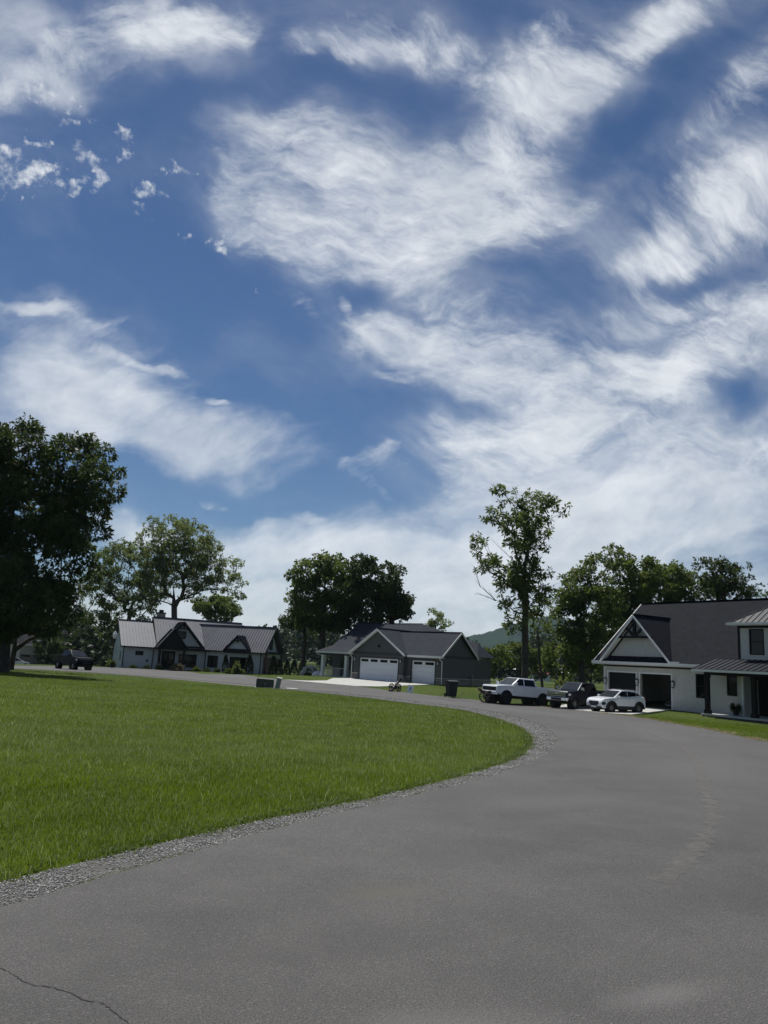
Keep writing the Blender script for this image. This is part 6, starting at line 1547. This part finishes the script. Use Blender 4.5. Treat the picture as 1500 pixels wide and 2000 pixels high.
def dead_limbs(mb):
    g = random.Random(5)
    def limb(p, q, r0, depth):
        p = Vector(p); q = Vector(q); pts = [p + (q - p) * t + Vector((g.gauss(0, .05), g.gauss(0, .05), g.gauss(0, .05))) for t in (0, .3, .6, 1)]
        mb.tube(pts, [r0, r0 * .8, r0 * .6, r0 * .25], 5)
        if depth:
            for i in range(3):
                b = pts[1 + i % 3]; d = (q - p).normalized() + Vector((g.gauss(0, .5), g.gauss(0, .4), g.gauss(.25, .4))); limb(b, b + d.normalized() * (q - p).length * g.uniform(.3, .5), r0 * .45, depth - 1)
    limb((-.2, 0, 6.9), (-2.9, .3, 8.2), .08, 0); limb((-2.8, .3, 8.15), (-4.3, .4, 9.4), .055, 1); limb((-4.2, .4, 9.3), (-5.0, .3, 11.0), .03, 1); limb((-2.9, .3, 8.2), (-4.9, -.2, 8.7), .035, 1); limb((-1.4, 0, 12.0), (-3.2, .2, 13.6), .03, 1); limb((.4, 0, 8.4), (2.6, .3, 9.8), .03, 1)
tree('T1', 'huge dark walnut tree at the lawn corner, taller than every other tree', seed=3, leaf='leaf_dark', size=.42, wid=.34, droop=.45, n_leaf=7, spread=.8, clump=1.0, fill=1.6, sprays=44)
tree('T1b', 'slim leaning tree with drooping feathery branches beside the huge dark tree', seed=8, leaf='leaf_dark', size=.30, wid=.24, droop=1.1, n_leaf=6, spread=.7, clump=.8, fill=.9, sprays=38)
tree('T2', 'spreading light green tree rising behind the metal-roofed white house', seed=12, leaf='leaf_light', size=0.38, wid=.42, droop=.5, n_leaf=6, clump=0.78, fill=1.25, sprays=18, flat=.6)
tree('T3', 'dark spreading tree with thin stems beside the left end of the metal-roofed house', seed=14, leaf='leaf_mid', size=0.42, wid=.4, droop=.5, n_leaf=6, clump=0.8, fill=0.9, sprays=26, flat=.6)
tree('T4', 'small round dense tree peeping over the middle of the metal roof', seed=16, leaf='leaf_mid', size=.42, wid=.5, n_leaf=6, clump=1.0, fill=1.2, sprays=38)
tree('T5', 'tall airy tree between the two far houses, lightest of its clump', seed=21, leaf='leaf_mid', size=.32, wid=.6, n_leaf=6, clump=0.7, fill=1.6, sprays=42)
tree('T5b', 'low dark tree on a thin bare trunk left of the grey house porch', seed=23, leaf='leaf_dark', size=.32, wid=.55, n_leaf=6, clump=.75, fill=1.1, sprays=46)
tree('T6', 'dense dark maple behind the left gable of the grey house', seed=25, leaf='leaf_dark', size=.32, wid=.6, n_leaf=7, clump=.9, fill=1.6, sprays=46)
tree('T7', 'dense dark maple behind the ridge of the grey house, right one of its pair', seed=27, leaf='leaf_dark', size=.32, wid=.6, n_leaf=7, clump=.9, fill=1.6, sprays=46)
tree('T8', 'small pale airy tree showing above the right roof ridge of the grey house', seed=29, leaf='leaf_light', size=.40, wid=.5, n_leaf=6, clump=.7, fill=.75, sprays=30)
tree('T9', 'tall thin hickory with sparse crown and bare dead limbs behind the white pickup', seed=31, leaf='leaf_mid', size=.40, wid=.36, droop=.3, n_leaf=7, spread=.95, clump=0.5, fill=1.05, sprays=26, extra=dead_limbs)
tree('T10', 'young tree with two thin stems right of the tall hickory', seed=33, leaf='leaf_mid', size=.28, wid=.5, clump=.6, fill=.8, sprays=38)
GR = 'trees standing behind the white house'
tree('T11', 'bushy mid green tree nearest the left gable end of the white house', group=GR, seed=35, leaf='leaf_mid', size=.34, wid=.5, n_leaf=6, clump=.8, fill=1.6, sprays=40)
tree('T12', 'broad leafy tree behind the garage gable peak of the white house', group=GR, seed=37, leaf='leaf_mid', size=.34, wid=.5, n_leaf=6, clump=.85, fill=1.6, sprays=40)
tree('T13', 'rounded tree behind the long roof ridge of the white house', group=GR, seed=39, leaf='leaf_mid', size=.34, wid=.5, n_leaf=6, clump=.8, fill=1.6, sprays=40)
tree('T14', 'dark ragged tree with two top tufts behind the upper storey of the white house', group=GR, seed=41, leaf='leaf_dark', size=.36, wid=.45, n_leaf=6, clump=.7, fill=1.6, sprays=40)
tree('T15', 'tree half out of frame beyond the right end of the long roof', group=GR, seed=43, leaf='leaf_mid', size=.34, wid=.5, clump=.8, fill=1.6, sprays=40)
for k, lb, lf, sd in [('B1', 'low bushy thicket right of the grey house rear corner', 'leaf_mid', 51), ('B2', 'tall shrub mass between the tall hickory and the white house', 'leaf_mid', 52), ('B3', 'tall shrub mass against the left wall of the white house', 'leaf_light', 53), ('B4', 'low shrub behind the blue pickup', 'leaf_light', 54), ('B5', 'bushy thicket behind the tall hickory trunk', 'leaf_mid', 55), ('B6', 'rounded bush behind the lamp post', 'leaf_mid', 56), ('B7', 'rounded bush behind the black pickup', 'leaf_dark', 57)]:
    tree(k, lb, 'shrub', 'shrub', seed=sd, leaf=lf, size=.30 if TREES[k]['y'] < 100 else .42, wid=.5, clump=.62, fill=1.1, sprays=42)

# ------------------------------------------------------------------ woods beyond the lake and the far hill
def far_woods(name, spots, mat, leaf, per=46):
    P = []; D = []
    for x, y, h in spots:
        z = Tz(x, y); n = int(per * (h / 12) ** 1.2); v = nrng.normal(0, 1, (n, 3)); v /= np.linalg.norm(v, axis=1, keepdims=True)
        lob = .75 + .25 * np.sin(v[:, :1] * 5 + x) * np.sin(v[:, 2:] * 5 + y)
        q = v * lob * np.array([h * .40, h * .40, h * .50]) * nrng.uniform(.7, 1, (n, 1)); q[:, 2] += z + h * .5
        q[:, 0] += x; q[:, 1] += y; P.append(q); D.append(v + np.array([0, 0, .3]))
    V, F = leaves_mesh(np.vstack(P), np.vstack(D), leaf, .8, .1, 4, .9)
    o = np_object(name, V, F, mat); o['kind'] = 'stuff'; return o
sp = []
for az in np.arange(-33, 34, .22):
    r = 330 + 60 * math.sin(az * .35) + rnd.uniform(-25, 60); h = 11 + 4 * math.sin(az * 1.1 + 1) + rnd.uniform(-2.5, 4)
    if -9 < az < -3: h += 4.5
    if 2 < az < 10: h -= 1.5
    sp.append((r * math.sin(R(az)), r * math.cos(R(az)), h)); 
    r2 = r + rnd.uniform(60, 120); sp.append((r2 * math.sin(R(az + .1)), r2 * math.cos(R(az + .1)), h + rnd.uniform(2, 6)))
far_woods('far_woods', sp, M['leaf_far'], 1.25, 60)
sp = []
for az in list(np.arange(-22.6, -18.5, .35)) + list(np.arange(7.5, 30, .6)):
    r = (128 if az < 0 else 165) + rnd.uniform(-10, 20); sp.append((r * math.sin(R(az)), r * math.cos(R(az)), (6.0 if az < 0 else (6.5 if az < 12.5 else 10.5)) + rnd.uniform(-2, 2.5)))
far_woods('woods_edge', sp, M['leaf_far'], .75, 130)
def hill_mat():
    mt, N, b, o = material('forested_hill')
    p = N.n.new('ShaderNodeTexCoord').outputs['Object']
    v = N.n.new('ShaderNodeTexVoronoi'); v.inputs['Scale'].default_value = .06; N.l.new(p, v.inputs['Vector'])
    n = N.noise(p, .008, 5, .6)
    c = N.mix(N.rng(n, .35, .65), (.010, .020, .010, 1), (.020, .034, .014, 1)); c2 = N.mix(N.math('MULTIPLY', v.outputs['Color'], .6), c, (.028, .042, .018, 1))
    N.l.new(c2, b.inputs['Base Color']); b.inputs['Roughness'].default_value = 1; b.inputs['Specular IOR Level'].default_value = 0
    return mt
def hill(name, cx, cy, pts, depth, seed):
    g = np.random.default_rng(seed); xs = np.arange(pts[0][0], pts[-1][0], 11.0); hs = np.interp(xs, [p[0] for p in pts], [p[1] for p in pts])
    ys = np.arange(-depth, depth, 16.0); X, Y = np.meshgrid(xs, ys)
    H = hs[None] * np.cos(np.clip(Y / depth, -1, 1) * math.pi / 2) ** 1.3
    H = H + (np.sin(X * .021 + Y * .013) + np.sin(X * .043 - Y * .031 + 2)) * .025 * H + g.uniform(0, 7, H.shape) * np.clip(H / 30, 0, 1)
    n, m = X.shape; idx = np.arange(n * m).reshape(n, m); F = np.stack([idx[:-1, :-1], idx[:-1, 1:], idx[1:, 1:], idx[1:, :-1]], -1).reshape(-1, 4)
    return structure(np_object(name, np.stack([X + cx, Y + cy, H - 4], -1).reshape(-1, 3), F, HILL, smooth=False))
HILL = hill_mat()
hill('hill', 0, 2600, [(120, 0), (220, 62), (310, 98), (380, 116), (430, 135), (500, 168), (570, 178), (650, 168), (760, 135), (900, 100), (1100, 70), (1500, 40), (1900, 0)], 700, 4)
hill('hill', 0, 3200, [(-2200, 0), (-1700, 45), (-1200, 60), (-800, 44), (-400, 38), (0, 24), (300, 30), (900, 60), (1800, 50), (2400, 0)], 500, 9)


# ------------------------------------------------------------------ things that stand about
# street lamp
x, y = -32.2, 96.0; t = thing('street_lamp', 'black lamp post with a white globe at the left end of the metal-roofed house', 'street lamp', (x, y, Tz(x, y)))
MB().lathe([(.16, 0), (.16, .1), (.10, .25), (.055, .5), (.05, 3.0), (.09, 3.1), (.05, 3.2), (.12, 3.42), (.14, 3.5)], 14).build('post', M['iron'], t, smooth=True)
MB().lathe([(.13, 3.5), (.24, 3.72), (.27, 3.95), (.22, 4.15), (.12, 4.24)], 18).build('globe', M['globe'], t, smooth=True)
MB().lathe([(.13, 4.24), (.12, 4.32), (.03, 4.38), (.025, 4.5)], 12).build('finial', M['globe'], t)
# utility pieces at the road edge
x, y = -8.55, 61.7; t = thing('utility_box', 'dark green pad-mounted utility box at the far edge of the lawn', 'utility box', (x, y, Tz(x, y)), R(6))
MB().prism([(-.68, 0), (.68, 0), (.68, .56), (.62, .66), (-.60, .70), (-.68, .62)], -.35, .35).build('cabinet', M['util_green'], t, bevel=.03)
MB().box(-.64, .0, -.372, -.352, .06, .56).box(.03, .64, -.372, -.352, .06, .56).each('cabinet_door', M['util_green'], t); MB().box(-.05, .08, -.40, -.372, .26, .38).build('hasp', M['steel'], t)
MB().box(-.78, .78, -.45, .45, -.15, .02).build('pad', M['concrete'], t)
x, y = -7.43, 60.4; t = thing('utility_pedestal', 'leaning pale green utility pedestal with a white cap beside the green box', 'pedestal', (x, y, Tz(x, y) - .05), R(-10)); t.rotation_euler = (0, R(10), R(-10))
MB().box(-.16, .16, -.14, .14, -.1, .82).build('body', M['ped_green'], t, bevel=.02); MB().box(-.20, .20, -.18, .18, .82, .90).build('cap', M['white_trim'], t, bevel=.02); MB().box(-.12, .12, -.155, -.14, .1, .7).build('cover', M['ped_green'], t)
x, y = -9.15, 61.5; tag(MB().tube([(0, 0, 0), (.05, 0, .6), (.12, .02, 1.05)], .014, 6).build('marker_rod', M['iron'], None), 'thin dark marker rod beside the dark green utility box', 'marker rod').location = (x, y, Tz(x, y))
x, y = -6.24, 60.0; tag(MB().lathe([(.48, -.1), (.48, .06), (.44, .085), (.0, .09)], 18).build('manhole_cover', M['concrete'], None), 'flat round concrete cover in the grass right of the utility pedestal', 'manhole cover').location = (x, y, Tz(x, y))

# yard cannons
def spoked(par, x, y, r, w=.08, n=10):
    o = MB().lathe([(r * .84, -w / 2), (r, -w / 2), (r, w / 2), (r * .84, w / 2), (r * .84, -w / 2)], 28, axis='y', cap=False).build('wheel', M['rust'], par); o.location = (x, y, r)
    mb = MB()
    for i in range(n):
        a = 2 * math.pi * i / n; mb.tube([(.05 * math.cos(a), 0, .05 * math.sin(a)), (r * .86 * math.cos(a), 0, r * .86 * math.sin(a))], .022, 6)
    mb.build('spokes', M['rust'], o); MB().lathe([(.03, -.10), (.07, -.07), (.09, 0), (.07, .07), (.03, .10)], 12, axis='y').build('hub', M['iron'], o)
def cannon(label, loc, rz, r, elev, paint, s=1.0):
    t = thing('cannon', label, 'cannon', loc, rz, 'yard cannons by the road'); t.scale = (s,) * 3
    for y in (-.36, .36): spoked(t, 0, y, r)
    MB().tube([(0, -.42, r), (0, .42, r)], .035, 8).build('axle', M['iron'], t)
    mb = MB()
    for y in (-.13, .13): mb.bar((.18, y, r + .04), (-.72, y * .6, .05), .07, .14)
    mb.bar((-.35, -.16, r * .75), (-.35, .16, r * .75), .06); mb.build('trail', M['rust'], t)
    b = MB().lathe([(.03, -.52), (.06, -.48), (.05, -.44), (.13, -.40), (.14, -.33), (.125, -.30), (.12, .1), (.125, .12), (.115, .15), (.095, .72), (.12, .76), (.12, .82), (.06, .82), (.055, .5)], 18, axis='x').build('barrel', M[paint], t, smooth=True)
    b.location = (.05, 0, r + .16); b.rotation_euler = (0, -elev, 0)
    return t
cannon('small black cannon on two wheels beside the grey house driveway', (1.65, 62.4, Tz(1.65, 62.4)), R(52), .32, R(40), 'iron', .98)
cannon('rusty cannon with spoked wheels standing in front of the white pickup', (8.2, 57.2, Tz(8.2, 57.2) + .03), R(205), .46, R(30), 'rust', .95)
# leaning white sign board
x, y = 2.76, 61.9; t = thing('sign_board', 'small white sign board with blue print leaning on the road verge', 'sign', (x, y, Tz(x, y)), R(-6)); t.rotation_euler = (R(-12), R(14), R(-8))
MB().box(-.21, .21, -.015, .015, .02, .60).build('board', M['sign_white'], t); MB().box(-.06, .05, -.022, -.0155, .28, .44).lathe([(.0, 0), (.001, .001)], 6, (0, 0, .3)).build('blue_print', M['sign_blue'], t)
mb = MB(); mb.lathe([(.055, -.022), (.055, -.0155)], 14, (-.005, 0, .37), axis='y'); mb.build('blue_disc', M['sign_blue'], t); MB().box(-.12, .12, -.022, -.0155, .20, .225).build('blue_line', M['sign_blue'], t)
for x_ in (-.17, .17): MB().box(x_ - .012, x_ + .012, .016, .03, -.15, .35).build('leg', M['steel'], t)
x, y = 3.04, 61.0; tag(MB().box(-.02, .02, -.02, .02, -.1, .28).build('stake', M['sign_white'], None), 'short pale stake on the verge right of the white sign', 'stake').location = (x, y, Tz(x, y))
# wheeled bin
x, y = 5.92, 60.3; t = thing('trash_bin', 'black wheeled trash bin standing on the grass by the road', 'trash bin', (x, y, Tz(x, y)), R(20)); t.scale = (1.12, 1.12, 1.14)
w0, w1 = .26, .33
MB().hexa([(-w0, -.28, .06), (w0, -.28, .06), (w0, .28, .06), (-w0, .28, .06), (-w1, -.36, .98), (w1, -.36, .98), (w1, .38, .98), (-w1, .38, .98)]).build('body', M['plastic'], t, bevel=.03)
MB().prism([(-.40, .98), (.42, .98), (.44, 1.02), (.36, 1.07), (-.05, 1.12), (-.36, 1.08), (-.42, 1.03)], -.36, .36, axis='x').build('lid', M['plastic'], t, bevel=.02)
MB().tube([(-.28, .42, 1.0), (-.28, .52, 1.0), (.28, .52, 1.0), (.28, .42, 1.0)], .02, 8).build('handle', M['plastic'], t)
for s in (-1, 1): o = MB().lathe([(.04, -.03), (.13, -.03), (.14, 0), (.13, .03), (.04, .03)], 18, axis='x').build('wheel', M['rubber'], t); o.location = (s * .31, .32, .14)
MB().tube([(-.3, .32, .14), (.3, .32, .14)], .015, 6).build('axle', M['steel'], t); MB().box(-.2, .2, -.325, -.30, .62, .78).build('label_panel', M['steel'], t)

# clipped evergreens
def cone_shrub(x, y, h, r, label, group=None):
    t = thing('evergreen_shrub', label, 'shrub', (x, y, Tz(x, y)), rnd.uniform(0, 6), group)
    n = int(420 * h * r); u = nrng.uniform(0, 1, n) ** .8; a = nrng.uniform(0, 6.283, n); prof = np.clip(np.sin(np.clip((1 - u) * 1.25, 0, 1) * 1.57), .06, 1) * r * nrng.uniform(.7, 1.05, n)
    P = np.stack([prof * np.cos(a), prof * np.sin(a), .08 + u * (h - .08)], 1); D = np.stack([np.cos(a), np.sin(a), np.full(n, 1.1)], 1)
    V, F = leaves_mesh(P, D, .20, .35, -.2, 4, .5); np_object('foliage', V, F, M['leaf_ever'], t)
    MB().tube([(0, 0, -.1), (0, 0, h * .8)], [.05, .02], 6).build('stem', M['bark'], t)
    return t
ga = 'clipped cone evergreens in a row between the far houses'
for x, y, h, wh in [(-12.28, 94, 2.3, 'leftmost of the row, before the red-brown doors'), (-11.6, 95, 2.0, 'second of the row, by the timber post of the house'), (-10.8, 96, 1.9, 'third of the row, just clear of the house'), (-10.05, 97, 1.95, 'fourth of the row, with open field behind'), (-9.1, 98, 2.1, 'last of the row, under the thin dark tree')]:
    cone_shrub(x, y, h, h * .22, 'dark cone evergreen, ' + wh, ga)
cone_shrub(-19.3, 101, 2.15, .38, 'narrow dark evergreen between the two windows of the bent wing'); cone_shrub(-16.1, 100.2, 2.3, .5, 'dark cone evergreen at the right side of the wing window')
def low_shrub(x, y, r, h, leaf, label, group=None, size=.17, n=None, cat='shrub', name='shrub'):
    t = thing(name, label, cat, (x, y, Tz(x, y)), rnd.uniform(0, 6), group)
    k = n or int(900 * r * h) + 60; v = nrng.normal(0, 1, (k, 3)); v[:, 2] = np.abs(v[:, 2]); v /= np.linalg.norm(v, axis=1, keepdims=True)
    P = v * np.array([r, r, h]) * nrng.uniform(.55, 1.0, (k, 1)) * (.8 + .2 * np.sin(v[:, :1] * 7 + x)); V, F = leaves_mesh(P, v + np.array([0, 0, .3]), size, .5, .15, 4, .9); np_object('foliage', V, F, M[leaf], t)
    mb = MB()
    for i in range(5): a = i * 1.256; mb.tube([(0, 0, -.05), (r * .5 * math.cos(a), r * .5 * math.sin(a), h * .6)], [.025, .01], 5)
    mb.each('stem', M['bark'], t)
    return t
gb = 'low shrubs along the foundation of the metal-roofed house'
low_shrub(-25.0, 99.2, .95, 1.05, 'leaf_dry', 'rounded tan flowering bush beside the dark entry of the metal-roofed house')
low_shrub(-17.5, 99.3, .6, 1.7, 'leaf_light', 'tall pale green bush before the wide wing window', size=.2, n=420)
for x, y, r, h, wh in [(-28.7, 98.9, .5, .5, 'below the wall vent'), (-30.2, 98.2, .5, .45, 'at the left house corner'), (-27.3, 99.6, .5, .6, 'beside the left entry pier'), (-23.0, 101.2, .65, .6, 'under the large dark front window'), (-21.8, 101.9, .55, .55, 'at the bend of the house front'), (-20.4, 101.5, .5, .5, 'under the left window of the wing'), (-18.5, 99.6, .55, .7, 'left of the tall pale green bush'), (-16.8, 99.5, .5, .6, 'right of the tall pale green bush'), (-33.0, 98.4, .6, 1.0, 'around the lamp post foot')]:
    low_shrub(x, y, r, h, 'leaf_mid' if h > .55 else 'leaf_dark', 'low green shrub ' + wh, gb)
t = low_shrub(-7.3, 88, .95, 1.05, 'leaf_mid', 'hydrangea bush covered in white blooms left of the grey house porch', size=.2)
v = nrng.normal(0, 1, (46, 3)); v[:, 2] = np.abs(v[:, 2]) + .2; v /= np.linalg.norm(v, axis=1, keepdims=True); P = []; D = []
for q in v:
    w = nrng.normal(0, 1, (12, 3)); w /= np.linalg.norm(w, axis=1, keepdims=True); P.append(q * np.array([1, 1, 1.1]) + w * .12); D.append(w)
V, F = leaves_mesh(np.vstack(P), np.vstack(D), .10, .9, 0, 4, .9); np_object('blooms', V, F, M['petal'], t)['kind'] = 'stuff'
mb = MB(); mb.lathe([(.62, -.1), (.66, .1), (.60, .32), (.42, .5), (.15, .58), (.0, .59)], 18); o = mb.build('boulder', M['white_trim'], None, smooth=True); o.location = (-6.3, 86.5, Tz(-6.3, 86.5)); tag(o, 'smooth white boulder between the hydrangea and the grey house porch', 'boulder')
# potted fern on the porch of the white house
t = thing('potted_fern', 'dark potted fern on the porch by the siding corner', 'plant', tuple(HW.matrix_basis @ Vector((5.35, -.45, .09))), 0)
MB().lathe([(.16, 0), (.22, .32), (.24, .34), (.21, .34), (.19, .30)], 16).build('pot', M['plastic'], t)
k = 90; a = nrng.uniform(0, 6.28, k); P = np.stack([.12 * np.cos(a), .12 * np.sin(a), nrng.uniform(.32, .62, k)], 1); D = np.stack([np.cos(a), np.sin(a), nrng.uniform(.2, 1.3, k)], 1); V, F = leaves_mesh(P, D, .24, .2, .5, 5, .4); np_object('fronds', V, F, M['leaf_dark'], t)
# hand mower and shelf inside the open garage
b = HW.matrix_basis
t = thing('garden_cart', 'low pale framed cart just inside the open garage', 'cart', tuple(b @ Vector((-.75, .75, 0))), R(-58))
mb = MB(); mb.tube([(-.5, 0, .25), (-.2, 0, .5), (.3, 0, .45), (.55, 0, .2)], .03, 6); mb.tube([(-.5, .4, .25), (-.2, .4, .5), (.3, .4, .45), (.55, .4, .2)], .03, 6); mb.build('frame', M['leaf_dry'], t)
MB().box(-.4, .45, .03, .37, .2, .34).build('tray', M['steel'], t, bevel=.02)
for x_, y_ in ((-.4, -.05), (-.4, .45), (.45, -.05), (.45, .45)): o = MB().lathe([(.03, -.03), (.14, -.03), (.14, .03), (.03, .03)], 14, axis='y').build('wheel', M['rubber'], t); o.location = (x_, y_, .14)
t = thing('storage_shelf', 'tall storage shelf deep inside the dark open garage', 'shelf', tuple(b @ Vector((-1.5, 5.6, 0))), R(-58))
for z in (.3, .9, 1.5): MB().box(-1, 1, 0, .5, z, z + .04).build('shelf', M['steel'], t)
for x_ in (-1, 1): MB().box(x_ - .03, x_ + .03, 0, .5, 0, 1.9).build('side_frame', M['steel'], t)
# flatbed trailer by the far woods
x, y = -34.6, 91.5; t = thing('flatbed_trailer', 'low dark flatbed trailer parked beyond the black pickup', 'trailer', (x, y, Tz(x, y)), R(8))
MB().box(-1.2, 1.2, -.6, .6, .45, .53).build('deck', M['wood_dark'], t); MB().bar((1.2, 0, .48), (1.9, 0, .42), .08).build('tongue', M['iron'], t); MB().box(-1.2, 1.2, -.62, -.58, .53, .72).build('side_rail', M['steel'], t)
for s in (-1, 1): o = MB().lathe([(.05, -.07), (.26, -.07), (.27, 0), (.26, .07), (.05, .07)], 18, axis='y').build('wheel', M['rubber'], t); o.location = (-.2, s * .68, .27)
# camp across the water: cabins, trailers and a canopied boat
def cabin(x, y, w, d, h, wallm, roofm, label, cat, rz=0.0, stripe=None):
    t = thing(cat.replace(' ', '_'), label, cat, (x, y, Tz(x, y)), rz)
    MB().box(-w / 2, w / 2, -d / 2, d / 2, -.5, h).build('wall', M[wallm], t)
    mb = MB(); mb.slab([(-w / 2 - .4, -d / 2 - .5, h), (w / 2 + .4, -d / 2 - .5, h), (w / 2 + .4, 0, h + d * .22), (-w / 2 - .4, 0, h + d * .22)], .12); mb.slab([(w / 2 + .4, d / 2 + .5, h), (-w / 2 - .4, d / 2 + .5, h), (-w / 2 - .4, 0, h + d * .22), (w / 2 + .4, 0, h + d * .22)], .12); mb.build('roof', M[roofm], t)
    n = max(2, int(w / 2.2))
    for i in range(n): u = -w / 2 + (i + .5) * w / n; f = MB().box(u - .5, u + .5, -d / 2 - .05, -d / 2, .9, 2.0).build('window', M['white_trim'], t); MB().box(u - .42, u + .42, -d / 2 - .07, -d / 2 - .05, .98, 1.92).build('pane', M['glass'], f)
    if stripe: MB().box(-w / 2, w / 2, -d / 2 - .03, -d / 2, .3, .7).build('stripe', M[stripe], t)
    return t
M['roof_red'] = plain('faded_red_roof', (.30, .03, .045), .6); M['teal'] = plain('teal_panel', (.04, .12, .12), .6)
cabin(38.6, 255, 4.2, 3, 2.4, 'white_trim', 'white_trim', 'far white camper just right of the grey house wall', 'camper', R(6), 'teal')
cabin(43.6, 262, 3.0, 3, 2.5, 'steel', 'steel', 'far grey shed above the white pickup hood', 'shed')
cabin(46.3, 266, 6.0, 4, 3.1, 'steel', 'white_trim', 'far pale roofed shed left of the tall hickory trunk', 'shed', R(-4))
cabin(50.6, 240, 5.6, 3.4, 2.2, 'white_trim', 'roof_red', 'far red roofed boat house right of the tall hickory trunk', 'boat house', R(-6))
cabin(55.6, 235, 4.0, 3, 2.4, 'teal', 'white_trim', 'far white roofed camper between the trucks and the shrubs', 'camper', R(-10))

# ------------------------------------------------------------------ haze over the valley
mt = bpy.data.materials.new('haze'); mt.use_nodes = True; mt.node_tree.nodes.clear()
pv = mt.node_tree.nodes.new('ShaderNodeVolumePrincipled'); mo = mt.node_tree.nodes.new('ShaderNodeOutputMaterial')
pv.inputs['Color'].default_value = (.60, .78, 1.0, 1); pv.inputs['Density'].default_value = 0.65e-4; pv.inputs['Anisotropy'].default_value = .1
mt.node_tree.links.new(pv.outputs[0], mo.inputs['Volume'])
hz = MB().box(-3790, 3790, -3760, 3760, -7.0, 215.0).build('haze', mt, None); hz['kind'] = 'stuff'
